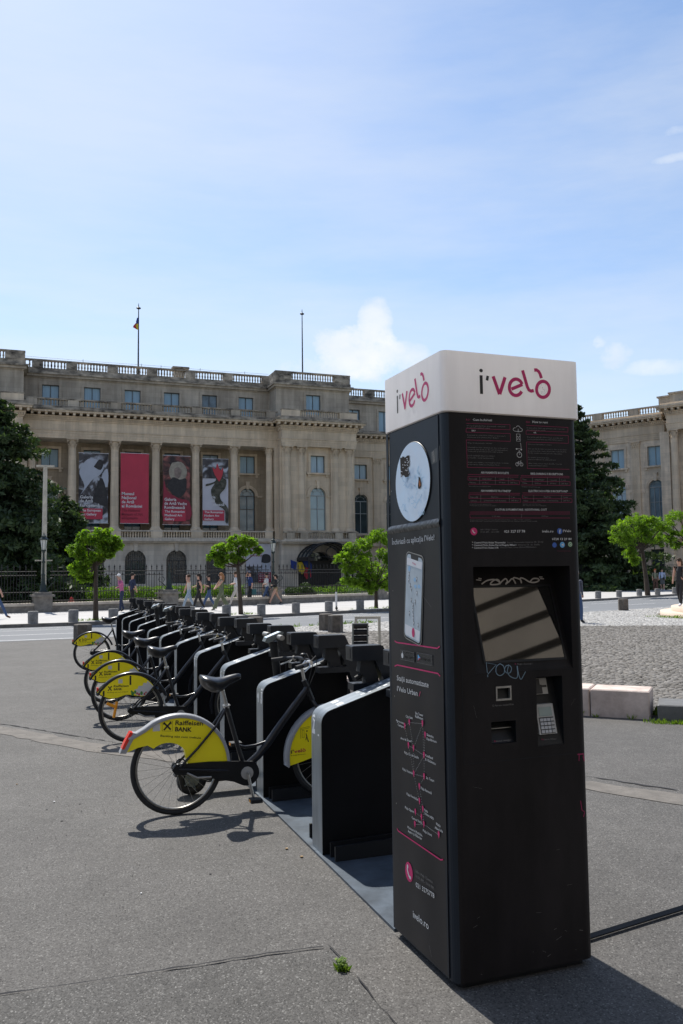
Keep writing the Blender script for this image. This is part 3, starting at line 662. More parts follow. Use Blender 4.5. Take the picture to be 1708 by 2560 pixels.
def entablature(parent, x0, x1, y, back, z0, ends=(1,1), sc=1.0, grime=True):
    m = MB(); s = sc
    stack(m, x0, x1, y, back, [(z0,z0+.20*s,.0),(z0+.20*s,z0+.44*s,.04),(z0+.44*s,z0+.66*s,.08),(z0+.66*s,z0+.74*s,.15),(z0+.74*s,z0+1.56*s,.02),(z0+1.56*s,z0+1.66*s,.12)], ends)
    m.build('entablature', 'stone', parent)
    m = MB(); stack(m, x0, x1, y, back, [(z0+1.66*s,z0+1.88*s,.14),(z0+1.88*s,z0+2.02*s,.24)], ends)
    d = MB(); n = int((x1-x0+.5)/.20)
    for i in range(n): xx = x0-.12*ends[0]+i*.20; d.box(xx, xx+.12, y-.25, y-.1401, z0+1.69*s, z0+1.86*s)
    m.build('cornice_bed', 'stone', parent); d.build('dentils', 'stone', parent, kind='stuff')
    m = MB(); n = max(1, int((x1-x0+1.0)/.60)); st_ = (x1-x0+.9)/n
    for i in range(n+1): xx = x0-.45+i*st_; m.box(xx-.11, xx+.11, y-.68, y-.14, z0+2.021*s, z0+2.26*s)
    m.build('modillions', 'stone', parent, kind='stuff')
    m = MB(); stack(m, x0, x1, y, back, [(z0+2.261*s,z0+2.42*s,.78)], ends); m.build('cornice', 'stone', parent)
    m = MB(); stack(m, x0, x1, y, back, [(z0+2.421*s,z0+2.60*s,.86),(z0+2.601*s,z0+2.84*s,.46)], ends); m.build('cornice_crown', 'stone_grimy' if grime else 'stone', parent)
    return z0+2.84*s
def balustrade(parent, x0, x1, y, z0, h, ped, pw=.6, mats=('stone','stone','stone_grimy'), d=.34, bstep=.24, endwalls=()):
    """pedestals centred at the x positions in ped, balusters between them"""
    m = MB(); m.box(x0,x1,y,y+d,z0,z0+.12)
    m.build('plinth_course', mats[0], parent)
    m = MB(); m.box(x0-.02,x1+.02,y-.04,y+d+.04,z0+h-.13,z0+h); m.build('coping', mats[2], parent)
    m = MB()
    for p in ped: m.mark(); a = max(p-pw/2,x0); b = min(p+pw/2,x1); m.box(a,b,y-.03,y+d+.03,z0+.121,z0+h-.131)
    m.build('pedestal', mats[1], parent)
    m = MB(); hh = h-.251; edges = sorted(ped); cur = []
    prof = [(.075,0),(.075,.05),(.045,.09),(.092,hh*.35),(.055,hh*.72),(.08,hh-.05),(.08,hh)]
    e = [x0]+[v for p in edges for v in (p-pw/2, p+pw/2)]+[x1]
    for a, b in zip(e[::2], e[1::2]):
        n = int((b-a)/bstep)
        for i in range(n): m.lathe(prof, (a+(i+.5)*(b-a)/n, y+d/2, z0+.121), 6)
    if m.f: m.build('balusters', mats[1], parent, kind='stuff')

palace = empty('palace', (11.67, 80, 0), label='long neoclassical beige stone palace with columns, balustrades and hanging banners', cat='palace')
CX = 11.67
def X(x): return x-CX                 # world X -> local
def Yl(y): return y-80
SPB = 3.775
colx = [CX+SPB*(i-2.5)-.0+SPB*.5-SPB*.5 for i in range(6)]
colx = [.29,4.08,7.86,11.64,15.43,19.21,22.95]
bays = [(a+b)/2 for a, b in zip(colx, colx[1:])]
# --- central block
# ground floor
m = MB(); ops = [(X(b),1.92,1.05,4.2,True) for b in bays[:5]]+[]
wall_open(m, X(-.2), X(23.6), .0, 5.0, -.1, ops, .55); m.build('ground_floor_wall', 'stone_plain', palace)
for b in bays[:5]:
    window(palace, X(b), 1.92, 1.05, 4.2, True, .30, 'glass_dark', 'window_frame', 2, 3)
m = MB()
for b in bays[:5]: surround(m, X(b), 1.92, 1.05, 4.2, -.1, .26, .06, arch=True); m.box(X(b)-1.2,X(b)+1.2,-.32,-.101,.82,1.04)
m.build('window_surround', 'stone_plain', palace)
m = MB()
for b in bays[:5]:      # iron grilles
    m.mark()
    for i in range(-4,5): m.tube([(X(b)+i*.2,.12,1.06),(X(b)+i*.2,.12,3.2+.9*math.sqrt(max(0,1-(i*.2/.96)**2)))], .014, 4, False)
    for z in (1.5,2.4,3.2): m.box(X(b)-.95,X(b)+.95,.10,.115,z,z+.03)
m.build('window_grille', 'iron', palace)
m = MB(); m.box(X(-.2),X(23.6),-.42,3.0,4.86,5.0); m.box(X(-.2),X(23.6),-.62,3.0,5.001,5.24); m.build('balcony_slab', 'stone_plain', palace)
balustrade(palace, X(.9), X(22.9), -.34, 5.241, .80, [X(c) for c in colx[1:6]]+[X(.9)+.25,X(22.9)-.25], 1.10, ('stone_plain','stone','stone_plain'))
# recessed loggia wall
m = MB(); ops = []
for b in bays: ops += [(X(b),1.56,6.2,10.50,True),(X(b),1.54,12.0,13.75,False)]
wall_open(m, X(.2), X(23.6), 5.24, 14.6, 2.5, ops, .35); m.build('loggia_wall', 'stone_loggia_shaded', palace)
m = MB()
for b in bays: surround(m, X(b), 1.56, 6.2, 10.5, 2.5, .30, .09, arch=True); m.box(X(b)-1.5,X(b)-.98,2.32,2.499,9.55,9.72); m.box(X(b)+.98,X(b)+1.5,2.32,2.499,9.55,9.72); surround(m, X(b), 1.54, 12.0, 13.75, 2.5, .24, .08)
m.build('window_surround', 'stone', palace)
for i, b in enumerate(bays):
    window(palace, X(b), 1.56, 6.2, 10.5, True, 2.72, 'glass_sky', 'window_frame', 1, 0); window(palace, X(b), 1.54, 12.0, 13.75, False, 2.72, 'blind', 'window_frame', 1, 0)
for c in colx[1:6]: column(palace, X(c), .42, 6.04, 14.38-6.04, .385)
for s, c in ((1,22.75),(-1,.59)):
    column(palace, X(c), .30, 6.04, 14.38-6.04, .345)
m = MB()
for c in colx[1:6]: m.mark(); m.box(X(c)-.56,X(c)+.56,-.16,1.0,5.242,6.035)
m.build('column_pedestal', 'stone', palace)
m = MB()   # piers at the ends of the loggia
for a, b in ((23.15,23.95),(-.61,.19)): m.mark(); m.box(X(a),X(b),-.25,2.8,5.241,14.38)
m.build('end_pier', 'stone', palace)
m = MB(); m.box(X(.2),X(23.15),.0,2.6,14.385,14.5); m.build('loggia_ceiling', 'stone_plain', palace)
zt1 = entablature(palace, X(-.2), X(23.55), -.05, 3.4, 14.40, (0,0))
balustrade(palace, X(-.2), X(23.5), -.25, zt1-.05, .80, [X(b_) for b_ in colx[1:6]]+[X(.5),X(22.8)], .95, ('stone_grimy','stone_attic','stone_grimy'))
# attic, set back
m = MB(); ops = [(X(b),1.52,17.7,19.88,False) for b in bays]
wall_open(m, X(-.4), X(24.2), 16.9, 20.5, 3.0, ops, .3); m.build('attic_wall', 'stone_attic', palace)
m = MB()
for b in bays: surround(m, X(b), 1.52, 17.7, 19.88, 3.0, .26, .06, sill=False)
m.build('window_surround', 'stone_attic', palace)
for b in bays: window(palace, X(b), 1.52, 17.7, 19.88, False, 3.16, 'blind', 'window_frame', 1)
m = MB(); stack(m, X(-.4), X(24.2), 3.0, 9, [(20.501,20.62,.06),(20.621,20.84,.26)], (0,0)); m.build('attic_cornice', 'stone_attic', palace)
m = MB(); stack(m, X(-.4), X(24.2), 3.0, 9, [(20.841,21.02,.40),(21.021,21.36,.16)], (0,0)); m.build('attic_crown', 'stone_grimy', palace)
pp = [X(b)+SPB/2 for b in bays[:-1]]
balustrade(palace, X(-.3), X(23.8), 2.95, 21.361, .92, [X(1.0)]+pp+[X(23.3)], 1.0, ('stone_grimy','stone_grimy','stone_grimy'), bstep=.27)
# --- pavilions
def pavilion(parent, cx, yf, flip=False, attic=True, wing=False):
    g = parent; hw = 3.95; x0, x1 = cx-hw, cx+hw
    m = MB(); ops = []
    wall_open(m, x0, x1, 0, 4.76, yf+.2, [(cx,2.9,.05,4.0,True)] if not wing else [(cx,1.9,1,4,True)], 1.2 if not wing else .4)
    m.quad((x0,yf+.2,0),(x0,yf+.2,4.76),(x0,yf+6,4.76),(x0,yf+6,0)); m.quad((x1,yf+.2,0),(x1,yf+6,0),(x1,yf+6,4.76),(x1,yf+.2,4.76)); m.build('ground_floor_wall', 'stone_plain', g)
    if wing: window(g, cx, 1.9, 1, 4, True, yf+.5, 'glass_dark', 'window_frame', 2, 2)
    m = MB(); m.box(x0-.1,x1+.1,yf-.35,yf+5,4.77,4.95); m.box(x0-.25,x1+.25,yf-.55,yf+5,4.951,5.12); m.build('balcony_slab', 'stone_plain', g)
    balustrade(g, x0+.1, x1-.1, yf-.42, 5.121, .82, [x0+.75,x0+1.95+.2,x1-2.15,x1-.75], .80, ('stone_plain','stone_attic','stone_grimy'))
    m = MB(); ops = [(cx,1.64,6.1,10.42,True),(cx,1.52,11.87,13.6,False)]
    wall_open(m, x0, x1, 5.12, 14.45, yf+.62, ops, .35)
    m.quad((x0,yf+.62,5.12),(x0,yf+.62,14.45),(x0,yf+6,14.45),(x0,yf+6,5.12)); m.quad((x1,yf+.62,5.12),(x1,yf+6,5.12),(x1,yf+6,14.45),(x1,yf+.62,14.45)); m.build('pavilion_wall', 'stone', g)
    m = MB(); surround(m, cx, 1.64, 6.1, 10.42, yf+.62, .36, .10, arch=True)
    for s in (-1,1): a = sorted((cx+s*.95, cx+s*1.75)); m.box(a[0],a[1],yf+.48,yf+.619,9.42,9.58)
    surround(m, cx, 1.52, 11.87, 13.6, yf+.62, .26, .09)
    m.build('window_surround', 'stone', g)
    window(g, cx, 1.64, 6.1, 10.42, True, yf+.85, 'glass_sky', 'window_frame_pale', 1); window(g, cx, 1.52, 11.87, 13.6, False, yf+.85, 'blind', 'window_frame', 1)
    for dx in (-3.25,-1.80,1.80,3.25): column(g, cx+dx, yf+.50, 5.94, 14.38-5.94, .40)
    m = MB()
    for dx in (-2.525,2.525): m.mark(); m.box(cx+dx-1.22,cx+dx+1.22,yf-.02,yf+.62,5.121,5.935); m.box(cx+dx-1.22,cx+dx+1.22,yf+.40,yf+.619,5.936,14.38)
    m.build('pier', 'stone', g)
    z = entablature(g, x0+.05, x1-.05, yf+.0, yf+6, 14.40, (1,1))
    balustrade(g, x0-.05, x1+.05, yf-.25, z-.05, .85, [x0+.93,x1-.93], 1.9, ('stone_grimy','stone','stone_grimy'))
    if attic:
        ya = yf+1.85; a0, a1 = cx-3.92, cx+3.92
        m = MB(); wall_open(m, a0, a1, 17.1, 20.5, ya, [(cx,1.55,17.9,20.0,False)], .3); m.quad((a0,ya,17.1),(a0,ya,20.5),(a0,ya+6,20.5),(a0,ya+6,17.1)); m.quad((a1,ya,17.1),(a1,ya+6,17.1),(a1,ya+6,20.5),(a1,ya,20.5)); m.build('attic_wall', 'stone_attic', g)
        m = MB(); surround(m, cx, 1.55, 17.9, 20.0, ya, .26, .06, sill=False); m.build('window_surround', 'stone_attic', g); window(g, cx, 1.55, 17.9, 20.0, False, ya+.16, 'blind', 'window_frame', 1)
        m = MB(); stack(m, a0, a1, ya, ya+6.2, [(20.501,20.62,.06),(20.621,20.84,.26)], (1,1)); m.build('attic_cornice', 'stone_attic', g)
        m = MB(); stack(m, a0, a1, ya, ya+6.2, [(20.841,21.02,.40),(21.021,21.36,.16)], (1,1)); m.build('attic_crown', 'stone_grimy', g)
        balustrade(g, a0-.1, a1+.1, ya-.1, 21.361, .92, [a0+.75,a1-.75], 1.7, ('stone_grimy','stone_grimy','stone_grimy'), bstep=.27)
        m = MB(); 
        for xx in (a0-.1,a1-.24): m.mark(); m.box(xx,xx+.34,ya+.25,ya+6,21.3611,22.281)
        m.build('parapet_return', 'stone_grimy', g)
pavilion(palace, X(27.46), -1.45); pavilion(palace, X(-4.12), -1.45)
# --- right part, further back
m = MB(); bx = [34.15+3.8*i for i in range(6)]; ops = []
for b in bx: ops += [(X(b),1.55,1.4,3.9,False),(X(b),1.62,6.1,10.4,True),(X(b),1.5,12.0,13.6,False)]
wall_open(m, X(31.3), X(55.5), 0, 14.5, 4.3, ops, .35); m.build('side_range_wall', 'stone', palace)
m = MB()
for b in bx: surround(m, X(b), 1.62, 6.1, 10.4, 4.3, .32, .09, arch=True); surround(m, X(b), 1.5, 12.0, 13.6, 4.3, .24, .08); surround(m, X(b), 1.55, 1.4, 3.9, 4.3, .2, .06)
m.mark(); m.box(X(31.3),X(55.5),3.95,4.299,4.7,5.1); m.build('window_surround', 'stone', palace)
for b in bx:
    window(palace, X(b), 1.55, 1.4, 3.9, False, 4.5, 'glass_dark', 'window_frame', 1, 1); window(palace, X(b), 1.62, 6.1, 10.4, True, 4.5, 'glass_dark', 'window_frame_pale', 1); window(palace, X(b), 1.5, 12.0, 13.6, False, 4.5, 'blind', 'window_frame', 1)
for b in bx: column(palace, X(b)+1.9, 4.3, 5.95, 14.38-5.95, .46, 'pilaster', True)
balustrade(palace, X(31.3), X(55.5), 3.85, 5.101, .8, [X(b)+1.9 for b in bx], 1.1, ('stone_plain','stone_attic','stone_grimy'))
z = entablature(palace, X(31.3), X(55.5), 4.1, 10, 14.40, (0,0))
m = MB(); ops = [(X(b),1.5,17.7,20.0,False) for b in bx]; wall_open(m, X(31.3), X(55.5), 17.1, 20.7, 6.2, ops, .3); m.build('attic_wall', 'stone_attic', palace)
m = MB()
for b in bx: surround(m, X(b), 1.5, 17.7, 20.0, 6.2, .24, .06, sill=False)
m.build('window_surround', 'stone_attic', palace)
for b in bx: window(palace, X(b), 1.5, 17.7, 20.0, False, 6.36, 'blind', 'window_frame', 1)
m = MB(); stack(m, X(31.3), X(55.5), 6.2, 12, [(20.701,20.95,.24)], (0,0)); m.build('attic_cornice', 'stone_attic', palace)
m = MB(); stack(m, X(31.3), X(55.5), 6.2, 12, [(20.951,21.15,.40),(21.151,21.45,.16)], (0,0)); m.build('attic_crown', 'stone_grimy', palace)
balustrade(palace, X(31.3), X(55.5), 6.1, 21.451, .95, [X(b)+1.9 for b in bx], 1.1, ('stone_grimy','stone_grimy','stone_grimy'), bstep=.27)
# left end mass + roof
m = MB(); m.box(X(-40),X(-8.2),4.3,16,0,20.5); m.box(X(-8),X(55.5),9.4,16,0,21.2); m.build('rear_block', 'stone_attic', palace)
m = MB(); m.box(X(14.3),X(15.3),5.5,6.5,22.2,22.95); m.box(X(14.0),X(15.7),5.2,6.8,22.951,23.15); m.build('chimney', 'stone_grimy', palace)
m = MB(); 
for xx in (5.1,10.6,12.5,16.4,21.0): m.mark(); m.tube([(X(xx),3.1,22.28),(X(xx),3.1,22.6)], .02, 4)
m.tube([(X(-.3),3.1,22.5),(X(6),3.1,22.46),(X(12),3.1,22.5),(X(18),3.1,22.45),(X(23.5),3.1,22.5)], .012, 4); m.build('lightning_rod', 'iron', palace)
# downpipe
m = MB(); m.tube([(X(23.75),-.32,5.3),(X(23.75),-.32,14.3)], .05, 8); m.build('downpipe', 'iron', palace)
# dark doorway void and canopy over the entrance
m = MB(); cxp = X(27.46); m.box(cxp-1.5,cxp+1.5,-.2,-.1,.05,4.3); m.build('doorway', 'glass_dark', palace)
canopy = empty('canopy', (27.40, 78.75, 0), label='arched black metal and glass canopy over the palace entrance', cat='canopy')
m = MB(); n = 16; vs = []
for i in range(n+1):
    a = R_(18+144*i/n); x, z_ = 2.36*cos(a), 2.75+2.0*sin(a)
    for rr_, yy in ((1,-3.4),(1,0)): vs.append((x*rr_, yy, z_))
m.add(vs, [(2*i,2*i+1,2*i+3,2*i+2) for i in range(n)]); m.build('glass_roof', 'glass_dark', canopy)
m = MB()
for yy in (-3.45,-2.3,-1.15,0): m.tube([(2.38*cos(R_(18+144*i/n)),yy,2.77+2.0*sin(R_(18+144*i/n))) for i in range(n+1)], .06 if yy > -3.4 else .10, 6)
for i in range(0,n+1,2): a = R_(18+144*i/n); m.tube([(2.38*cos(a),-3.45,2.77+2*sin(a)),(2.38*cos(a),0,2.77+2*sin(a))], .03, 4)
m.build('ribs', 'iron', canopy)
m = MB()
for s in (-1,1):
    a,b = sorted((s*1.7,s*2.36)); m.box(a,b,-3.5,0,3.05,3.38); m.box(s*2.2-.08,s*2.2+.08,-3.4,-3.24,0.1,3.05); m.torus((s*1.9,-3.55,3.55), .20, .05, 16, 6, 'y')
m.box(-2.2,2.2,-.1,-.02,.1,3.1); m.build('side_frame', 'iron', canopy)
m = MB()
for k in range(5):
    a = R_(18+144*(3+k*2.5)/n); 
for i in range(9): a = 2*pi*i/9
m.torus((0,-3.5,3.75), .55, .05, 20, 5, 'y'); m.tube([(-1.6,-3.5,3.4),(1.6,-3.5,3.4)], .04, 5); m.build('scroll_ornament', 'iron', canopy)

# --- flagpoles on the roof, one flag
def flagpole(x, y, z0, z1, label, flag=False):
    e_ = empty('flagpole', (x,y,z0), label=label, cat='flagpole', group='flagpoles on the palace roof')
    m = MB(); h = z1-z0; m.tube([(0,0,0),(0,0,h*.6),(0,0,h)], [.085,.065,.045], 8); m.build('pole', 'bronze', e_)
    m = MB(); m.lathe([(.03,0),(.20,.08),(.24,.14),(.20,.18),(.05,.24),(.02,.62)], (0,0,h), 12); m.build('finial', 'bronze', e_)
    return e_
fp1 = flagpole(10.4, 84, 21.5, 28.3, 'roof flagpole with a drooping tricolour flag, left of the two', True)
flagpole(27.2, 83, 21.5, 29.1, 'bare roof flagpole above the right pavilion')
fl = empty('national_flag', (10.36, 83.9, 26.3), label='limp blue yellow and red flag on the roof flagpole', cat='flag')
for nm, mt, pts in (('blue_stripe','flag_blue',[(0,1.15),(-.12,1.10),(-.22,.72),(-.18,.45),(0,.55)]),('yellow_stripe','flag_yellow',[(0,.549),(-.18,.449),(-.26,.30),(-.10,-.08),(0,-.10)]),('red_stripe','flag_red',[(-.181,.448),(-.22,.60),(-.50,.22),(-.48,.10),(-.105,-.079),(-.261,.299)])):
    m = MB(); m.prism(pts, 'y', -.03+(.0 if nm[0] != 'r' else .01), .03); m.build(nm, mt, fl)

# --- banners
def banner(x0, x1, z0, z1, y, label, name='banner', face='banner_red'):
    e_ = empty(name, ((x0+x1)/2, y, z0), label=label, cat='banner')
    w = (x1-x0)/2; h = z1-z0; m = MB(); nx, nz = 8, 16; vs = []
    for j in range(nz+1):
        for i in range(nx+1): u = i/nx; v = j/nz; vs.append((-w+2*w*u, .025*sin(u*7+v*3)*(0 if j in (0,nz) else 1), h*v))
    m.smooth = True; m.add(vs, [(j*(nx+1)+i, j*(nx+1)+i+1, (j+1)*(nx+1)+i+1, (j+1)*(nx+1)+i) for j in range(nz) for i in range(nx)]); m.smooth = False
    m.build('cloth', face, e_)
    m = MB(); m.tube([(-w-.04,.03,0),(w+.04,.03,0)], .035, 6); m.tube([(-w-.04,.03,h),(w+.04,.03,h)], .035, 6); m.build('rod', 'banner_text' if face != 'banner_red' else 'banner_text', e_)
    return e_, w, h
def bl(e_, lines, mt, d=-.05, bold=.02):
    m = MB()
    for s, u, w_, wid, cap in lines: put_text(m, s, (u,w_), (u+wid,w_), cap, lambda a,b: (a,d,b), bold=bold)
    m.build('lettering', mt, e_)
BF = lambda d: (lambda u, w: (u, -d, w))
def blob(e_, pts, mt, d, name='printed_shape'):
    m = MB(); m.poly([BF(d)(*p) for p in smooth2(list(pts)+[pts[0]], 3)[:-1]]); m.build(name, mt, e_)
e1, w, h = banner(4.66, 7.27, 6.69, 13.15, 80.25, 'banner with a grey and white print reading Galeria de Artă Europeană', face='art_grey')
blob(e1, [(-1.2,2.5),(-.8,3.4),(-1.25,4.5),(-1.1,5.2),(-.5,5.9),(.2,5.9),(.9,5.3),(.6,4.5),(-.1,4.0),(-.6,3.3)], 'art_pale', .052); blob(e1, [(.55,3.4),(1.25,3.4),(1.25,5.0),(.8,4.6)], 'art_pale', .054); blob(e1, [(.0,5.2),(.5,5.9),(.85,5.5),(.6,4.9)], 'art_dark', .058); blob(e1, [(-.1,2.0),(.6,4.2),(1.1,3.2),(1.2,1.6)], 'art_dark', .056)
m = MB(); rectf(m, -1.25, .82, .35, 1.34, BF(.060)); m.build('red_box', 'banner_red', e1)
bl(e1, [('Galeria',-1.18,2.26,1.15,.26),('de Artă',-1.18,1.90,1.12,.26),('Europeană',-1.18,1.50,1.72,.26),('The European',-1.13,1.06,1.80,.22),('Art Gallery',-1.13,.70,1.42,.22)], 'banner_text', -.066)
e2, w, h = banner(8.39, 10.97, 6.70, 13.28, 80.25, 'plain red banner reading Muzeul Național de Artă al României')
bl(e2, [('Muzeul',-1.18,2.64,1.12,.27),('Național',-1.18,2.26,1.32,.27),('de Artă',-1.18,1.87,1.12,.27),('al României',-1.18,1.48,1.86,.27)], 'banner_text', -.05); bl(e2, [('The National',-1.18,1.10,1.68,.25),('Museum of Art',-1.18,.74,1.92,.25),('of Romania',-1.18,.38,1.48,.25)], 'banner_plum', -.05)
e3, w, h = banner(12.30, 14.88, 6.62, 13.2, 80.25, 'banner with a dark figure print reading Galeria de Artă Veche Românească', face='art_red')
blob(e3, [(-.45,5.9),(.4,6.0),(.95,5.3),(.8,4.4),(.2,3.9),(-.5,4.3),(-.75,5.1)], 'art_ochre', .052); blob(e3, [(-.25,5.3),(.1,5.5),(.45,5.2),(.35,4.6),(.05,4.4),(-.2,4.7)], 'art_skin', .056); blob(e3, [(-.95,3.6),(-.4,4.5),(.3,4.3),(.9,4.4),(.85,3.2),(.3,2.6),(-.3,2.8)], 'art_dark', .060); blob(e3, [(-1.28,2.2),(-1.2,4.2),(-.9,3.2),(.2,2.5),(1.2,2.2),(1.25,.5),(-1.2,.5)], 'banner_plum', .054)
m = MB(); rectf(m, -1.27, .85, .33, 1.42, BF(.063)); m.build('red_box', 'banner_red', e3)
bl(e3, [('Galeria',-1.16,2.26,1.12,.27),('de Artă Veche',-1.16,1.88,2.12,.27),('Românească',-1.16,1.50,1.92,.27),('The Romanian',-1.13,1.14,1.88,.22),('Medieval Art',-1.13,.78,1.65,.22),('Gallery',-1.13,.42,.92,.22)], 'banner_text', -.070)
e4, w, h = banner(16.08, 18.59, 6.62, 13.05, 80.25, 'pale lilac banner with a dark twisted tree shape reading The Romanian Modern Art Gallery', face='banner_lilac')
m = MB(); rectf(m, -1.25, 1.25, 4.5, 6.42, BF(.045)); m.build('dark_upper_print', 'art_grey', e4)
blob(e4, [(.95,.3),(.9,1.4),(.2,1.9),(-.3,2.6),(-.45,3.4),(-.1,4.0),(-.5,3.85),(-.95,3.75),(-.9,3.95),(-.5,4.05),(.0,4.3),(.1,4.9),(.6,4.6),(1.05,4.4),(.95,3.6),(.45,3.0),(.55,2.4),(1.22,1.6),(1.2,.2)], 'art_olive', .052)
blob(e4, [(.35,4.2),(-.1,4.9),(-.3,5.6),(.0,5.4),(.15,6.0),(.45,5.3),(.75,5.6),(.65,4.8)], 'red_print', .056)
m = MB(); rectf(m, -1.25, .85, .42, 1.42, BF(.060)); m.build('red_box', 'banner_red', e4)
bl(e4, [('ria',-.42,2.58,.40,.25),('tă',-.42,2.22,.34,.25),('nească',-.24,1.86,1.08,.25),('The Romanian',-1.10,1.14,1.84,.21),('Modern Art',-1.10,.80,1.45,.21),('Gallery',-1.10,.46,.92,.21)], 'banner_text', -.066)
e5, w, h = banner(20.23, 22.74, 1.05, 4.78, 79.75, 'white and red exhibition poster hanging on the ground floor wall', face='banner_lilac')
m = MB(); rectf(m, -1.25, 1.25, .0, 1.55, BF(.045)); m.build('grey_lower_print', 'art_grey', e5)
blob(e5, [(.15,.2),(.3,1.6),(.55,1.9),(.95,1.9),(1.15,1.5),(1.2,.2)], 'art_pale', .050); blob(e5, [(.25,1.95),(.35,2.6),(.75,2.75),(1.15,2.55),(1.15,2.0),(.7,1.85)], 'art_dark', .054, 'printed_crown')
m = MB(); rectf(m, -.05, 1.22, -.02, .98, BF(.058)); m.build('red_box', 'banner_plum', e5)
bl(e5, [('REGINA',-.62,3.45,.82,.14),('CUM NOBLEȚE',-.90,3.22,1.2,.14),('SALA TRONULUI',-.72,2.96,1.0,.12),('EXPOZIȚIE',-.85,2.74,1.15,.12),('FLORI REGALE',-.85,2.52,1.15,.12)], 'banner_plum', -.050, .03)
bl(e5, [('PALATUL REGAL',.02,.78,1.1,.10),('MARȚI JOI SÂM',.02,.56,1.1,.10),('VIN DUM LUN',.02,.34,1.1,.10),('10 - 18',.02,.12,.6,.10)], 'banner_text', -.064, .02)

# small flags by the entrance
fe = empty('entrance_flags', (25.1, 77.9, 0), label='cluster of blue, yellow and red flags hanging beside the palace entrance', cat='flags')
for nm, mt, pts in (('blue_flag','flag_blue',[(-.95,3.2),(-.3,2.95),(-.45,2.2),(-.9,2.4)]),('yellow_flag','flag_yellow',[(-.25,2.9),(.25,3.0),(.55,2.2),(.25,1.75),(-.2,2.2)]),('red_flag','flag_red',[(.56,2.5),(1.1,2.3),(1.2,1.5),(.7,1.3),(.45,1.7)]),('second_blue_flag','flag_blue',[(.30,3.0),(.75,3.5),(1.3,2.7),(1.25,1.5),(.95,1.2),(1.05,2.3),(.6,2.55)])):
    m = MB(); o_y = {'b':0,'y':.08,'r':.16,'s':.24}[nm[0]]; m.prism(pts, 'y', o_y-.02, o_y+.02); m.build(nm, mt, fe)
m = MB(); m.tube([(.9,.8,2.2),(.2,0,3.0)], .03, 5); m.tube([(.9,.8,2.2),(.8,0.1,3.5)], .03, 5); m.build('flag_staffs', 'iron', fe)

# ------------------------------------------------------------------ right wing (own local frame: x runs towards the viewer's right)
wing = empty('palace_wing', (57.6, 72.6, 0), R_(-60), label='sunlit right wing of the palace, two storeys of arched and square windows behind trees', cat='building')
m = MB(); wb = [-10.6,-6.7,-2.85,1.02,4.90]; ops = []
for b in wb: ops += [(b,1.5,1.2,3.9,False),(b,1.52,6.2,10.98,True),(b,1.46,12.4,14.4,False)]
wall_open(m, -13.2, 6.1, 0, 15.1, 0, ops, .35); m.build('wing_wall', 'stone_light', wing)
m = MB()
for b in wb: surround(m, b, 1.52, 6.2, 10.98, 0, .34, .10, arch=True); surround(m, b, 1.46, 12.4, 14.4, 0, .24, .09); surround(m, b, 1.5, 1.2, 3.9, 0, .2, .06); m.box(b-1.5,b-1.12,-.10,0,9.70,9.86); m.box(b+1.12,b+1.28,-.10,0,9.70,9.86)
m.mark(); m.box(-13.2,5.9,-.3,-.001,4.8,5.3); m.build('window_surround', 'stone_light', wing)
for b in wb: window(wing, b, 1.5, 1.2, 3.9, False, .2, 'glass_dark', 'window_frame', 1, 1); window(wing, b, 1.52, 6.2, 10.98, True, .2, 'blind', 'window_frame_pale', 2, 0); window(wing, b, 1.46, 12.4, 14.4, False, .2, 'blind', 'window_frame_pale', 1)
for b in wb: 
    if b < 4: column(wing, b+1.95, 0, 5.6, 15.05-5.6, .42, 'pilaster', True)
z = entablature(wing, -13.2, 6.0, -.1, 6, 15.06, (0,0), .93, grime=False)
balustrade(wing, -13.2, 6.0, -.2, z-.03, .82, [b+1.95 for b in wb if b < 4], .95, ('stone_light','stone_attic','stone_attic'), bstep=.26)
# projecting part with round columns
y_ = -1.4
m = MB(); wall_open(m, 5.95, 26, 0, 15.5, y_, [(b,1.6,6.2,11.0,True) for b in (11.0,16.2,21.5)], .4); m.quad((5.95,y_,0),(5.95,y_,15.5),(5.95,.5,15.5),(5.95,.5,0)); m.build('wing_wall', 'stone_light', wing)
for b in (11.0,16.2,21.5): window(wing, b, 1.6, 6.2, 11.0, True, y_+.2, 'blind', 'window_frame_pale', 2)
m = MB(); m.box(6.0,6.92,y_-.25,y_-.001,.1,15.48); m.box(7.0,26,y_-.9,y_-.001,4.8,5.4); m.build('pier', 'stone_light', wing)
for t in (7.47,9.2,12.8,14.5,18,19.7): column(wing, t, y_-.45, 5.42, 15.5-5.42, .36)
z = entablature(wing, 6.9, 26, y_-.75, 6, 15.52, (1,0), .93, grime=False)
m = MB(); stack(m, 6.05, 26, y_-.3, 4, [(z-.3,z+.75,.0),(z+.751,z+.9,.14)], (1,0)); stack(m, 7.3, 26, y_-.75, 4, [(z+.005,z+.901,.0),(z+.902,z+1.06,.14)], (1,0)); m.build('parapet', 'stone_attic', wing)
m = MB(); m.box(-13.2,26,1.2,12,0,17.0); m.build('rear_block', 'stone_attic', wing)

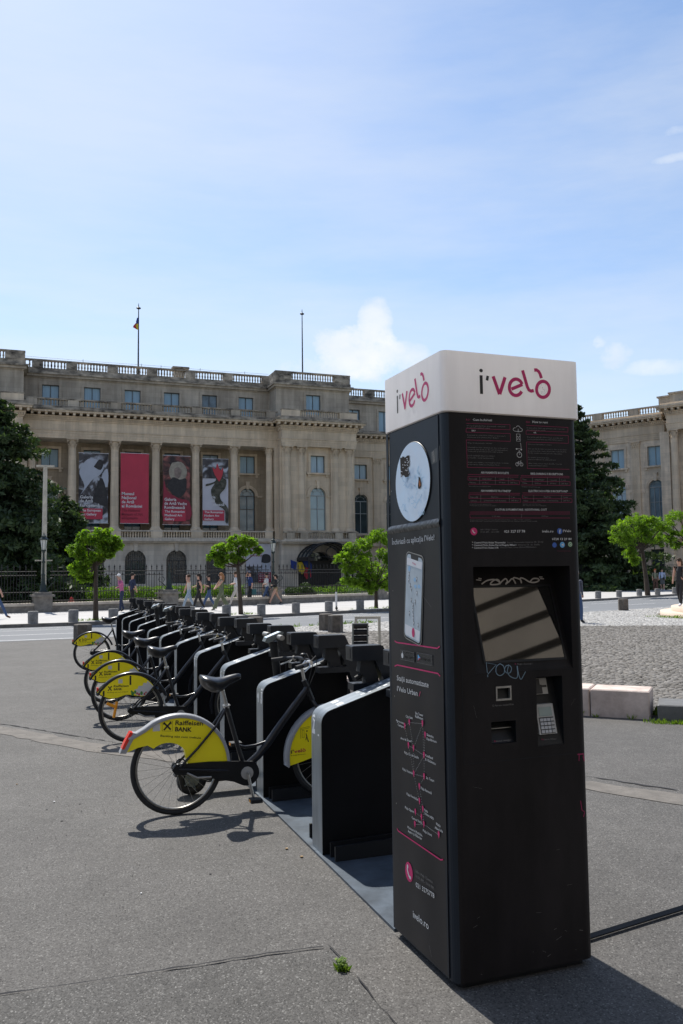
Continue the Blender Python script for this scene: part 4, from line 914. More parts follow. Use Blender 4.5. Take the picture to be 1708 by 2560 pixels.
# kiosk print layout, in metres on its faces
FT=[('RO/', 0.1038, 2.3551, 0.1237, 2.3554, 0.0083, 'm'), ('EN/', 0.4042, 2.3609, 0.4253, 2.3612, 0.0085, 'm'), ('Cum închiriezi', 0.1365, 2.3558, 0.231, 2.3593, 0.0098, 'w'), ('How to rent', 0.4375, 2.3626, 0.5175, 2.3645, 0.0102, 'w'), ("Descarcă aplicația I'Velo și închiriază o bicicletă /", 0.1061, 2.3307, 0.3001, 2.3361, 0.0049, 'g'), ('trotinetă scanând codul', 0.1059, 2.3224, 0.2171, 2.325, 0.0049, 'g'), ('SAU', 0.1289, 2.3092, 0.148, 2.3094, 0.0068, 'w'), ("Închiriază cu cardul I'Velo Urban (cardul poate fi", 0.1063, 2.29, 0.2958, 2.2944, 0.0049, 'g'), ("achiziționat de la centrele I'Velo Relax*).", 0.1061, 2.281, 0.2636, 2.2845, 0.0049, 'g'), ('Alege un abonament / serviciu:', 0.1071, 2.2562, 0.2294, 2.2593, 0.0049, 'g'), ('Utilizează bicicleta / trotineta de câte ori dorești, în', 0.1067, 2.2374, 0.3069, 2.2405, 0.0049, 'g'), ('sesiuni de câte două ore (în cazul abonamentelor).', 0.1064, 2.2283, 0.3066, 2.2321, 0.0049, 'g'), ('Trotinetele pot fi folosite și în regim pay/use.', 0.107, 2.2197, 0.2836, 2.2231, 0.0049, 'g'), ('Dacă depășești timpul de utilizare,', 0.1074, 2.201, 0.2417, 2.2043, 0.0048, 'g'), ('se va plăti o sumă suplimentară.', 0.1072, 2.1916, 0.2349, 2.1941, 0.0049, 'g'), ('După orice utilizare, returnează bicicleta / trotineta', 0.1075, 2.1721, 0.3084, 2.1755, 0.0049, 'g'), ("la una dintre stațiile automatizate I'Velo.", 0.1081, 2.1631, 0.2644, 2.1656, 0.0049, 'g'), ("Download the I'Velo app and rent a bike / scooter", 0.4079, 2.3366, 0.6061, 2.3407, 0.0051, 'g'), ('by scanning the code', 0.4076, 2.3277, 0.5035, 2.3301, 0.005, 'g'), ('OR', 0.4409, 2.3161, 0.4553, 2.316, 0.007, 'w'), ("Rent a bike with the I'Velo Urban card (the card", 0.4083, 2.2959, 0.5952, 2.2987, 0.005, 'g'), ("can be purchased from any I'Velo Relax center*).", 0.408, 2.2862, 0.5986, 2.2898, 0.005, 'g'), ('Choose a subscription / service:', 0.4091, 2.2641, 0.5355, 2.2658, 0.0051, 'g'), ('You can use the bike / scooter as often as you want', 0.4102, 2.2437, 0.6133, 2.247, 0.005, 'g'), ('in sessions of two hours (if you have a subscription).', 0.4099, 2.234, 0.6129, 2.2376, 0.005, 'g'), ('For the electric scooters you can only pay/use.', 0.4096, 2.2247, 0.5908, 2.2276, 0.005, 'g'), ('If a session exceeds its time,', 0.4098, 2.205, 0.5197, 2.2064, 0.005, 'g'), ('then you will have an additional cost.', 0.4104, 2.1961, 0.556, 2.1984, 0.0051, 'g'), ('After every session, return the bike / scooter', 0.4107, 2.1784, 0.5862, 2.1807, 0.005, 'g'), ('at any automated station.', 0.4104, 2.1691, 0.5093, 2.1702, 0.005, 'g'), ('ABONAMENTE BICICLETE', 0.1699, 2.128, 0.3083, 2.1297, 0.0087, 'w'), ('BIKE-SHARING SUBSCRIPTIONS', 0.4208, 2.1309, 0.59, 2.1334, 0.0089, 'w'), ('Perioadă', 0.1115, 2.1003, 0.1496, 2.1007, 0.0064, 'g'), ('ONE PASS*', 0.1743, 2.1006, 0.2236, 2.1013, 0.0064, 'g'), ('1 lună', 0.2595, 2.1031, 0.2848, 2.1031, 0.0065, 'g'), ('1 an', 0.3154, 2.1047, 0.3321, 2.1044, 0.0065, 'g'), ('Valoare', 0.1124, 2.0847, 0.1441, 2.0848, 0.0063, 'g'), ('20 Ron', 0.1752, 2.0856, 0.2051, 2.0857, 0.0064, 'g'), ('99 Ron', 0.2591, 2.0879, 0.2895, 2.088, 0.0065, 'g'), ('249 Ron', 0.3149, 2.0887, 0.351, 2.0889, 0.0065, 'g'), ("*Disponibil doar prin aplicația I'Velo", 0.1078, 2.0696, 0.2172, 2.0709, 0.0037, 'g'), ('Time', 0.3767, 2.1049, 0.3981, 2.1048, 0.0066, 'g'), ('ONE PASS*', 0.4406, 2.1052, 0.4902, 2.1059, 0.0066, 'g'), ('1 month', 0.5202, 2.1067, 0.5559, 2.107, 0.0066, 'g'), ('1 year', 0.5803, 2.1084, 0.6058, 2.1084, 0.0067, 'g'), ('Value', 0.3767, 2.0896, 0.4007, 2.0895, 0.0065, 'g'), ('20 Ron', 0.44, 2.0898, 0.4716, 2.0899, 0.0066, 'g'), ('99 Ron', 0.5197, 2.0912, 0.5508, 2.0912, 0.0066, 'g'), ('249 Ron', 0.5797, 2.092, 0.6154, 2.0922, 0.0067, 'g'), ("*Available only with I'Velo app", 0.3713, 2.0741, 0.4665, 2.0743, 0.0039, 'g'), ('ABONAMENTE TROTINETE*', 0.1673, 2.049, 0.3177, 2.0507, 0.0086, 'w'), ('ELECTRIC SCOOTER SUBSCRIPTIONS*', 0.4071, 2.0535, 0.614, 2.0569, 0.0089, 'w'), ('Perioadă', 0.1141, 2.022, 0.1517, 2.022, 0.0063, 'g'), ('Pay/Use', 0.2184, 2.0242, 0.2529, 2.0242, 0.0064, 'g'), ('1 an', 0.3183, 2.0263, 0.3358, 2.0259, 0.0065, 'g'), ('Valoare', 0.115, 2.0064, 0.1471, 2.0062, 0.0063, 'g'), ('2 Ron/Start, 0,65 Ron/min', 0.1811, 2.0077, 0.2915, 2.0095, 0.0063, 'g'), ('365 Ron', 0.3178, 2.0104, 0.3538, 2.0107, 0.0064, 'g'), ("*Disponibil doar prin aplicația I'Velo.", 0.11, 1.9929, 0.2184, 1.9941, 0.0037, 'g'), ('*Trotinetele electrice pot fi folosite pay/use.', 0.1111, 1.9862, 0.2441, 1.9882, 0.0037, 'g'), ('Time', 0.3796, 2.0276, 0.4013, 2.0273, 0.0065, 'g'), ('Pay/Use', 0.4862, 2.0299, 0.5225, 2.0299, 0.0066, 'g'), ('1 year', 0.5872, 2.0321, 0.6126, 2.0318, 0.0066, 'g'), ('Value', 0.3795, 2.0116, 0.4035, 2.0117, 0.0065, 'g'), ('2 Ron/Start, 0,65 Ron/min', 0.4482, 2.0129, 0.5608, 2.0148, 0.0066, 'g'), ('365 Ron', 0.5875, 2.0157, 0.6217, 2.016, 0.0066, 'g'), ("*Available only with I'Velo app.", 0.3737, 1.9977, 0.4684, 1.9991, 0.0038, 'g'), ('*The electric scooters can be used pay/use.', 0.3744, 1.9909, 0.4971, 1.993, 0.0038, 'g'), ('COSTURI SUPLIMENTARE / ADDITIONAL COST', 0.2336, 1.9684, 0.4991, 1.9726, 0.0087, 'w'), ('+ 60 min', 0.219, 1.9408, 0.2591, 1.9413, 0.0063, 'g'), ('10 Ron', 0.4719, 1.9441, 0.5045, 1.9445, 0.0065, 'g'), ('Returnarea bicicletei / trotinetei trebuie făcută în maximum 24 de ore, altfel se va aplica o penalizare.', 0.1124, 1.9245, 0.4168, 1.9288, 0.0041, 'g'), ('Return of the bike / scooter must be made in maximum 24 hours, otherwise it will be considered theft.', 0.1123, 1.9186, 0.4478, 1.9223, 0.004, 'g'), ('Info / Help / Service', 0.1615, 1.8826, 0.2462, 1.8832, 0.0067, 'g'), ('10:00 AM - 10:00 PM', 0.1612, 1.8722, 0.2515, 1.8727, 0.0063, 'g'), ('021 327 57 78', 0.2778, 1.8729, 0.383, 1.8744, 0.0113, 'w'), ('ivelo.ro', 0.4718, 1.8753, 0.5307, 1.8757, 0.0115, 'w'), ("I'Velo", 0.581, 1.8772, 0.6239, 1.8783, 0.0109, 'w'), ('0728 13 29 80', 0.5212, 1.8414, 0.6253, 1.8425, 0.01, 'w'), ("* Centrul I'Velo Relax Tineretului", 0.1182, 1.826, 0.2825, 1.827, 0.0074, 'w'), ('Parcul Tineretului, Intrarea Gh. Șincai', 0.2921, 1.8271, 0.4748, 1.8313, 0.0067, 'g'), ("* Centrul I'Velo Relax Parcul Regele Mihai I", 0.1179, 1.8149, 0.3358, 1.8166, 0.0074, 'w'), ('Intrarea Ch. de Gaulle', 0.3455, 1.8173, 0.4564, 1.819, 0.0068, 'g'), ("* Centrul I'Velo Relax IOR", 0.1176, 1.8038, 0.2482, 1.8045, 0.0074, 'w'), ('Parcul Titan, zona Globul Pământesc', 0.2581, 1.8052, 0.4395, 1.8083, 0.0068, 'g')]
FT2=[('B)', 0.3133, 1.3055, 0.3215, 1.3051, 0.0062, 'm'), ('Alege o bicicletă /', 0.3247, 1.3049, 0.4019, 1.302, 0.0063, 'g'), ("C) Apropie Cardul I'Velo", 0.1974, 1.135, 0.3034, 1.1346, 0.0076, 'g'), ('E)', 0.2021, 0.9869, 0.2123, 0.9868, 0.0068, 'm'), ('Ridică chitanța /', 0.2141, 0.9867, 0.2852, 0.9872, 0.0068, 'g'), ('D)', 0.4374, 0.9759, 0.4481, 0.9754, 0.0062, 'm'), ('Introdu PIN-ul /', 0.4505, 0.9753, 0.5125, 0.9731, 0.0062, 'g')]
FL=[(0.1035, 2.343, 0.3212, 2.3484), (0.3212, 2.3484, 0.3205, 2.3264), (0.1029, 2.3211, 0.3205, 2.3256), (0.1029, 2.3211, 0.1012, 2.3048), (0.1012, 2.3048, 0.3213, 2.3091), (0.3213, 2.3091, 0.3215, 2.2745), (0.1016, 2.271, 0.3215, 2.2745), (0.1016, 2.271, 0.1036, 2.1521), (0.1036, 2.1521, 0.3214, 2.1565), (0.4038, 2.35, 0.6242, 2.3515), (0.6242, 2.3515, 0.6234, 2.3305), (0.403, 2.3259, 0.6234, 2.3305), (0.403, 2.3259, 0.4025, 2.3103), (0.4025, 2.3103, 0.6251, 2.3147), (0.6251, 2.3147, 0.6238, 2.2791), (0.4032, 2.2755, 0.6238, 2.2791), (0.4032, 2.2755, 0.4038, 2.1577), (0.4038, 2.1577, 0.6244, 2.1608), (0.1062, 2.1211, 0.3575, 2.1258), (0.3698, 2.1247, 0.6242, 2.1293), (0.1059, 2.1121, 0.3563, 2.1178), (0.1055, 2.0968, 0.3611, 2.1014), (0.1051, 2.08, 0.3606, 2.0846), (0.1059, 2.1121, 0.1055, 2.0968), (0.3611, 2.1014, 0.3606, 2.0846), (0.3696, 2.1185, 0.6239, 2.1222), (0.369, 2.0997, 0.6265, 2.105), (0.3685, 2.0833, 0.6259, 2.0881), (0.3696, 2.1185, 0.369, 2.0997), (0.6265, 2.105, 0.6259, 2.0881), (0.1092, 2.042, 0.3629, 2.0464), (0.3749, 2.0482, 0.6333, 2.0522), (0.109, 2.0346, 0.3613, 2.0391), (0.1086, 2.0189, 0.3639, 2.0227), (0.109, 2.0029, 0.3634, 2.0067), (0.109, 2.0346, 0.1085, 2.0178), (0.3639, 2.0227, 0.3634, 2.0067), (0.3746, 2.0394, 0.633, 2.044), (0.3741, 2.0233, 0.6333, 2.0276), (0.3736, 2.008, 0.6327, 2.0119), (0.3746, 2.0394, 0.3741, 2.0233), (0.6333, 2.0276, 0.6327, 2.0119), (0.1112, 1.9601, 0.6204, 1.9679), (0.111, 1.952, 0.6201, 1.9593), (0.1106, 1.9349, 0.6194, 1.9413), (0.111, 1.952, 0.1118, 1.9349), (0.5459, 1.7937, 0.6193, 1.7936)]
FG=[(0.1631, 2.1127, 0.1623, 2.0808), (0.2404, 2.115, 0.2395, 2.0828), (0.3053, 2.117, 0.3043, 2.0846), (0.4285, 2.1188, 0.4273, 2.0848), (0.5071, 2.1211, 0.5059, 2.0869), (0.5707, 2.123, 0.5695, 2.0886), (0.1661, 2.0347, 0.1653, 2.0036), (0.3081, 2.0379, 0.3071, 2.0064), (0.4326, 2.0407, 0.4315, 2.0088), (0.5775, 2.0439, 0.5763, 2.0116), (0.3675, 1.9549, 0.367, 1.9389)]
FC={'phone': (0.1284, 1.8771), 'fb': (0.5633, 1.8817), 'bl': (0.5337, 1.8199), 'tg': (0.5748, 1.8211), 'wa': (0.6163, 1.8231), 'ic1': (0.3622, 2.3323), 'ic2': (0.3619, 2.2929), 'ic3': (0.3633, 2.2533), 'ic4': (0.3648, 2.2167), 'ic5': (0.3635, 2.1775)}
FR={'recess': [(0.1225, 1.729), (0.6115, 1.7253), (0.6081, 1.278), (0.1207, 1.2956)], 'bez': [(0.1214, 1.6888), (0.5241, 1.6895)], 'screen': [(0.1289, 1.6373), (0.5189, 1.6381), (0.5483, 1.3282), (0.156, 1.3246)], 'g1': [(0.1606, 1.6524), (0.1879, 1.6676), (0.2241, 1.6711), (0.2465, 1.6609), (0.2417, 1.6512), (0.2032, 1.651), (0.2195, 1.6672), (0.24, 1.6709), (0.251, 1.6589), (0.2485, 1.6511), (0.2602, 1.6627), (0.2788, 1.6743), (0.2876, 1.6623), (0.2781, 1.6506), (0.2968, 1.6622), (0.311, 1.6739), (0.3244, 1.6618), (0.3287, 1.6518), (0.318, 1.6778), (0.3525, 1.6694), (0.3589, 1.6534), (0.3527, 1.6754), (0.3712, 1.6732), (0.3988, 1.6588), (0.4269, 1.6564), (0.4484, 1.6641), (0.4415, 1.6723), (0.418, 1.6726), (0.4035, 1.6607)], 'g1a': [(0.1343, 1.6715), (0.1588, 1.6688)], 'g1b': [(0.1456, 1.678), (0.1612, 1.675)], 'g1c': [(0.4489, 1.6794), (0.4664, 1.6792)], 'g1d': [(0.4534, 1.6721), (0.4737, 1.6711)], 'g2a': [(0.1787, 1.2599), (0.1737, 1.3199), (0.2226, 1.3098), (0.179, 1.2714)], 'g2b': [(0.2408, 1.3129), (0.2585, 1.3003), (0.26, 1.275), (0.2393, 1.2625), (0.2216, 1.2731), (0.2223, 1.3002), (0.2408, 1.3129)], 'g2c': [(0.2814, 1.307), (0.2969, 1.2926), (0.2895, 1.2735), (0.2712, 1.2725), (0.2626, 1.2865), (0.2699, 1.3017), (0.2812, 1.3012), (0.2758, 1.2742), (0.2934, 1.2538), (0.323, 1.2503), (0.3245, 1.2991)], 'g2d': [(0.3268, 1.2989), (0.3303, 1.2636), (0.3411, 1.2415), (0.3555, 1.2583), (0.3652, 1.2735)], 'card': [(0.2164, 1.2185), (0.2922, 1.2161), (0.2913, 1.1567), (0.2164, 1.1576)], 'slot': [(0.1911, 1.0718), (0.3113, 1.0682), (0.3084, 0.9757), (0.1916, 0.9793)], 'rrec': [(0.4186, 1.2463), (0.5525, 1.246), (0.544, 0.9509), (0.4183, 0.961)], 'dev': [(0.4218, 1.2292), (0.5009, 1.2288), (0.5004, 1.1634), (0.4215, 1.1651)], 'pad': [(0.4219, 1.1211), (0.5066, 1.1235), (0.5209, 0.9961), (0.4348, 0.9949)], 'smear': [(0.6165, 0.9054), (0.6561, 0.8663)], 'panel': [(0.0569, 1.7897), (0.0521, 0.908)], 'pr': [(0.6928, 1.7887), (0.68, 0.8562)]}
LT=[("Închiriază cu aplicația I'Velo!", 0.0643, 1.8404, 0.5131, 1.8445, 0.0256, 'w'), ('Available on the', 0.1908, 1.3356, 0.277, 1.3369, 0.0059, 'w'), ('App Store', 0.1856, 1.3117, 0.2827, 1.3133, 0.0142, 'w'), ('Google play', 0.3615, 1.3174, 0.4557, 1.3187, 0.0136, 'w'), ('Stații automatizate', 0.0968, 1.1986, 0.431, 1.2038, 0.024, 'w'), ("I'Velo Urban", 0.0977, 1.1485, 0.3183, 1.1536, 0.024, 'w'), ('/', 0.3313, 1.1536, 0.3507, 1.1544, 0.0226, 'm'), ('Sky Tower', 0.291, 1.0688, 0.3726, 1.0698, 0.0114, 'w'), ('Raiffeisen', 0.2904, 1.0545, 0.3694, 1.0548, 0.0115, 'w'), ('City Gate', 0.1897, 1.0393, 0.2633, 1.0419, 0.0117, 'w'), ('Agronomie', 0.0788, 1.0046, 0.166, 1.0036, 0.0108, 'w'), ('Campus', 0.0999, 0.9871, 0.1653, 0.9871, 0.0108, 'w'), ('Skanska', 0.4032, 0.9928, 0.4682, 0.9931, 0.0111, 'w'), ('Equilibrium', 0.4025, 0.9751, 0.4962, 0.9776, 0.0111, 'w'), ('Arcul de Triumf', 0.1277, 0.9298, 0.2468, 0.9352, 0.0107, 'w'), ('Piața Ch. de Gaulle', 0.1675, 0.8711, 0.3169, 0.876, 0.0117, 'w'), ('Kaufland', 0.3868, 0.9007, 0.4581, 0.901, 0.0111, 'w'), ('B. Văcărescu', 0.386, 0.883, 0.4837, 0.883, 0.0111, 'w'), ('Piața Victoriei', 0.1446, 0.791, 0.2529, 0.7943, 0.0117, 'w'), ('Str. Tunari', 0.3889, 0.8051, 0.466, 0.8073, 0.011, 'w'), ('Piața Romană', 0.3334, 0.7486, 0.4394, 0.7496, 0.0112, 'w'), ('Piața Revoluției', 0.1849, 0.6878, 0.3051, 0.6903, 0.0116, 'w'), ('Piața', 0.3639, 0.6606, 0.4013, 0.6624, 0.011, 'w'), ('Universității', 0.3633, 0.6473, 0.4554, 0.6461, 0.011, 'w'), ('Piața Operei', 0.1642, 0.6219, 0.2605, 0.625, 0.0116, 'w'), ('Centrul Vechi', 0.2352, 0.5943, 0.3397, 0.5983, 0.0114, 'w'), ('Piața', 0.4786, 0.6309, 0.5173, 0.6323, 0.0107, 'w'), ('Alba-Iulia', 0.4635, 0.6125, 0.5373, 0.6151, 0.0107, 'w'), ('Piața Unirii', 0.3486, 0.5688, 0.434, 0.5707, 0.0111, 'w'), ('Ministerul Mediului,', 0.1883, 0.5399, 0.3425, 0.5441, 0.0115, 'w'), ('Apelor și Pădurilor', 0.1918, 0.5237, 0.3367, 0.5282, 0.0115, 'w'), ('Info / Help / Service', 0.2681, 0.3685, 0.4327, 0.3742, 0.0135, 'g'), ('10:00 AM - 10:00 PM', 0.2671, 0.346, 0.4436, 0.3513, 0.0135, 'g'), ('021 3275778', 0.2654, 0.3055, 0.4469, 0.3169, 0.0203, 'w'), ('ivelo.ro', 0.2304, 0.1601, 0.3859, 0.1642, 0.0316, 'w')]
LN=[(0.1768, 0.9966), (0.2274, 1.022), (0.3636, 1.0378), (0.3882, 0.9919), (0.2135, 0.9161), (0.2672, 0.9128), (0.373, 0.9019), (0.2651, 0.7991), (0.3703, 0.8093), (0.3208, 0.7558), (0.3194, 0.6915), (0.3514, 0.6646), (0.2753, 0.6332), (0.3371, 0.6262), (0.2677, 0.5775), (0.3588, 0.6017), (0.5006, 0.5961)]
LE=[(0, 1), (1, 2), (0, 4), (1, 5), (2, 5), (2, 6), (3, 6), (4, 5), (5, 6), (5, 7), (4, 7), (6, 7), (6, 8), (7, 8), (8, 9), (7, 10), (9, 11), (10, 13), (12, 13), (13, 15), (14, 15), (15, 16), (11, 15)]
LPk=[[(0.0779, 1.3826), (0.0996, 1.3763), (0.5211, 1.3804), (0.5428, 1.3901)], [(0.073, 1.2615), (0.1026, 1.2704), (0.5223, 1.274), (0.5419, 1.2647)], [(0.0689, 0.5059), (0.0859, 0.4988), (0.5113, 0.4967), (0.5347, 0.5048)]]
LR={'circ': [(0.1236, 2.1326), (0.4794, 2.104), (0.3173, 2.3111), (0.2939, 1.9334)], 'ph': [(0.228, 1.7997), (0.4079, 1.7763), (0.3655, 1.3819), (0.1861, 1.4064)], 'poster': [(0.0101, 1.9184), (0.5667, 1.9319)], 'posterR': [(0.5202, 1.092), (0.5487, 0.1834)], 'posterB': [(0.0456, 0.035)], 'badge1': [(0.1418, 1.3483), (0.2916, 1.3026)], 'badge2': [(0.3174, 1.3505), (0.4722, 1.3054)], 'pc': [(0.1939, 0.3468), (0.1555, 0.3432), (0.1957, 0.3898)], 'torn': [(0.1818, 2.248), (0.2127, 2.2487), (0.235, 2.2418), (0.283, 2.2463), (0.2829, 2.1916), (0.2497, 2.191), (0.2836, 2.156), (0.2368, 2.1494), (0.2035, 2.1628), (0.186, 2.1527)], 'hole': [(0.379, 2.1371), (0.3971, 2.1221), (0.4041, 2.0938), (0.3797, 2.0801), (0.3614, 2.0935), (0.3655, 2.1163)], 'tape': [(0.4678, 2.2277), (0.5997, 2.2512), (0.6154, 2.1853), (0.4856, 2.1778)], 'seam': [(0.5515, 1.9109), (-0.0075, 1.9445)]}
LG={'dot': [(0.1773, 2.5771)], 'stem': [(0.1767, 2.5562), (0.177, 2.474)], 'apo': [(0.2102, 2.556), (0.2054, 2.5353)], 'v': [(0.2368, 2.5562), (0.2667, 2.4786), (0.2959, 2.556)], 'e': [(0.3266, 2.5051), (0.3842, 2.5299), (0.3827, 2.531), (0.3789, 2.5385), (0.3734, 2.5447), (0.3666, 2.5491), (0.3588, 2.5515), (0.3506, 2.5517), (0.3424, 2.5497), (0.3347, 2.5456), (0.3279, 2.5398), (0.3225, 2.5325), (0.3188, 2.5241), (0.317, 2.5152), (0.3171, 2.5064), (0.3193, 2.498), (0.3233, 2.4906), (0.3289, 2.4847), (0.3358, 2.4806), (0.3436, 2.4785), (0.3519, 2.4785), (0.36, 2.4808), (0.3677, 2.485), (0.3743, 2.4911), (0.3795, 2.4986)], 'l': [(0.3869, 2.5937), (0.4091, 2.5208), (0.4165, 2.5074), (0.4275, 2.503), (0.4422, 2.5066)], 'o': [(0.5256, 2.5178), (0.5249, 2.5264), (0.5222, 2.5345), (0.5178, 2.5414), (0.5119, 2.5468), (0.5047, 2.5504), (0.4968, 2.552), (0.4886, 2.5514), (0.4806, 2.5487), (0.4732, 2.5441), (0.4669, 2.5379), (0.462, 2.5303), (0.4589, 2.5219), (0.4576, 2.5132), (0.4583, 2.5045), (0.4609, 2.4965), (0.4653, 2.4896), (0.4712, 2.4842), (0.4783, 2.4806), (0.4861, 2.479), (0.4943, 2.4795), (0.5023, 2.4822), (0.5097, 2.4867), (0.5161, 2.4929), (0.521, 2.5005), (0.5243, 2.5089), (0.5256, 2.5178)], 'g': [(0.4476, 2.5995), (0.46, 2.601), (0.4709, 2.5949), (0.4779, 2.584), (0.4843, 2.5654)]}
# ------------------------------------------------------------------ rental kiosk
KX, KY, KW, KD, KH, KC = 1.672, 3.165, .68, .618, 2.655, .267
kiosk = empty('kiosk', (KX, KY, 0), label='tall black rental kiosk with a white logo cap and a recessed touch screen', cat='kiosk')
def rrect(x0, x1, y0, y1, r, n=5):
    o = []
    for cx, cy, a0 in ((x1-r,y0+r,-90),(x1-r,y1-r,0),(x0+r,y1-r,90),(x0+r,y0+r,180)):
        for i in range(n+1): a = R_(a0+90*i/n); o.append((cx+r*cos(a), cy+r*sin(a)))
    return o
zt = KH-KC
# body: side shell with rounded corner posts; the front is a separate slab with openings
REC = (.121,.610,1.277,1.727); SLOT = (.191,.311,.978,1.070); RREC = (.4184,.552,.952,1.246); CARD = (.2164,.2917,1.157,1.2175)
def front_with_holes(mb, x0, x1, z0, z1, y, holes):
    xs_ = sorted({x0,x1,*[h[0] for h in holes],*[h[1] for h in holes]}); zs_ = sorted({z0,z1,*[h[2] for h in holes],*[h[3] for h in holes]})
    for a, b in zip(xs_, xs_[1:]):
        for c, d in zip(zs_, zs_[1:]):
            u, w = (a+b)/2, (c+d)/2
            if not any(h[0] < u < h[1] and h[2] < w < h[3] for h in holes): mb.quad((a,y,c),(b,y,c),(b,y,d),(a,y,d))
m = MB()
r = .045
# shell minus front: rounded corners at front-left/right, open front between them
pts = rrect(0, KW, 0, KD, r, 6)
# keep every wall face but the front one
n_ = len(pts)
for i in range(n_):
    a, b = pts[i], pts[(i+1) % n_]
    if abs(a[1]) < 1e-6 and abs(b[1]) < 1e-6: continue
    left = a[0] < 1e-6 and b[0] < 1e-6
    m.mi = 1 if (a[0] < r+.0001 and b[0] < r+.0001 and a[1] > .012) else 0
    m.smooth = not left
    m.add([(a[0],a[1],.03),(b[0],b[1],.03),(b[0],b[1],zt),(a[0],a[1],zt)], [(0,1,2,3)])
m.mi = 0; m.smooth = False
front_with_holes(m, r, KW-r, .03, zt, 0.0, [REC, SLOT, RREC, CARD])
m.poly([(x,y,zt) for x,y in pts]); m.poly([(x,y,.03) for x,y in reversed(pts)])
m.build('body', ['kiosk_front','kiosk_side'], kiosk)
m = MB(); m.prism(rrect(.03, KW-.03, .03, KD-.03, .03, 3), 'z', 0, .0295); m.build('plinth', 'black_paint', kiosk)
# seams: shallow grooves as thin dark strips proud by half a millimetre, side trim posts as real strips
m = MB()
m.box(-.004, 0, KD-.028, KD-.006, .035, zt-.004)             # far trim post of the left side
m.box(-.0045, 0, .055, .068, .035, zt-.004)
m.build('trim', 'kiosk_side', kiosk)
m = MB()
for x0,x1,z0,z1 in ((.0555,.0580,.905,1.79),(.0555,.62,.905,.9075),(.0555,.63,1.7935,1.796)): m.box(x0,x1,-.0012,.001,z0,z1)
m.build('service_door_seam', 'crack', kiosk)
# cap
m = MB(); m.prism(rrect(-.009, KW+.009, -.009, KD+.009, .03, 6), 'z', zt+.006, KH)
m.smooth = False; m.build('cap', 'cap_white', kiosk)
m = MB(); m.prism(rrect(-.004, KW+.004, -.004, KD+.004, .03, 4), 'z', zt+.0005, zt+.0055); m.build('cap_joint', 'cap_grime', kiosk)
Ff = lambda u, w, d=.0008: (u, -d, w)            # front plane
Fcap = lambda u, w: (u, -.0102, w)
Lf = lambda u, w, d=.0008: (-d, KD-u, w)         # left side plane (u grows towards the camera)
Lcap = lambda u, w: (-.0102, KD-u, w)
def logo(frame, fx, dot_r, wd):
    k, g = MB(), MB(); q = lambda p: fx(p)
    disc(k, q(LG['dot'][0]), dot_r[0], dot_r[1], frame); stroke(k, [q(p) for p in LG['stem']], wd, frame); stroke(k, [q(p) for p in LG['apo']], wd*.85, frame)
    for n_ in 'velg': stroke(g, [q(p) for p in LG[n_]], wd, frame)
    g2 = [q(p) for p in LG['o'][:-1]]; stroke(g, g2, wd, frame, closed=True)
    return k, g
def own_frame(frame, lift):   # overlapping strokes sit on slightly different levels
    return frame
k, g = logo(Fcap, lambda p: p, (.0088, .0078), .0150)
# separate the letters by tiny lifts so that crossing strokes never share a plane
def lift_faces(mb, ax, step):
    seen = 0; out_v = []
    for fi, f in enumerate(mb.f):
        for vi in f: pass
    return
k.build('logo_black_letters', 'ink_black', kiosk); 
def lifted(frame_fn, names, fx, wd):
    g = MB()
    for i, n_ in enumerate(names):
        lf = lambda u, w, i=i: frame_fn(u, w, .0102+.0006*(i % 3))
        if n_ == 'o': stroke(g, [fx(p) for p in LG['o'][:-1]], wd, lf, closed=True)
        elif n_ == 'e':
            stroke(g, [fx(p) for p in LG['e'][2:]], wd, lf); stroke(g, [fx(p) for p in LG['e'][:2]], wd*.95, lambda u, w: frame_fn(u, w, .0115))
        elif n_ == 'v': stroke(g, [fx(p) for p in LG['v'][:2]], wd*1.05, lf); stroke(g, [fx(p) for p in LG['v'][1:]], wd*1.05, lambda u, w: frame_fn(u, w, .0119))
        else: stroke(g, [fx(p) for p in LG[n_]], wd, lf)
    return g
lifted(lambda u, w, d: (u, -d, w), ['v','e','l','o','g'], lambda p: p, .0155).build('logo_magenta_letters', 'magenta', kiosk)
sx_, sy_ = (.495-.162)/(.5256-.170), 1.03
def fxL(p): return (.162+(p[0]-.177)*sx_, 2.507+(p[1]-2.515)*sy_)
k = MB(); disc(k, fxL(LG['dot'][0]), .008, .008, Lcap); stroke(k, [fxL(p) for p in LG['stem']], .0125, Lcap); stroke(k, [fxL(p) for p in LG['apo']], .011, Lcap)
k.build('logo_black_letters', 'ink_black', kiosk)
lifted(lambda u, w, d: (-d, KD-u, w), ['v','e','l','o','g'], fxL, .0145).build('logo_magenta_letters', 'magenta', kiosk)
# dirt specks inside the o of the front logo
m = MB()
oc = (sum(p[0] for p in LG['o'])/len(LG['o']), sum(p[1] for p in LG['o'])/len(LG['o']))
for i in range(34):
    a = rnd.uniform(0,2*pi); q = math.sqrt(rnd.random())*.022; e = rnd.uniform(.0004,.0014); disc(m, (oc[0]+q*cos(a), oc[1]+q*1.2*sin(a)+.004), e, e, Fcap, 5)
m.build('glue_specks', 'ink_black', kiosk)
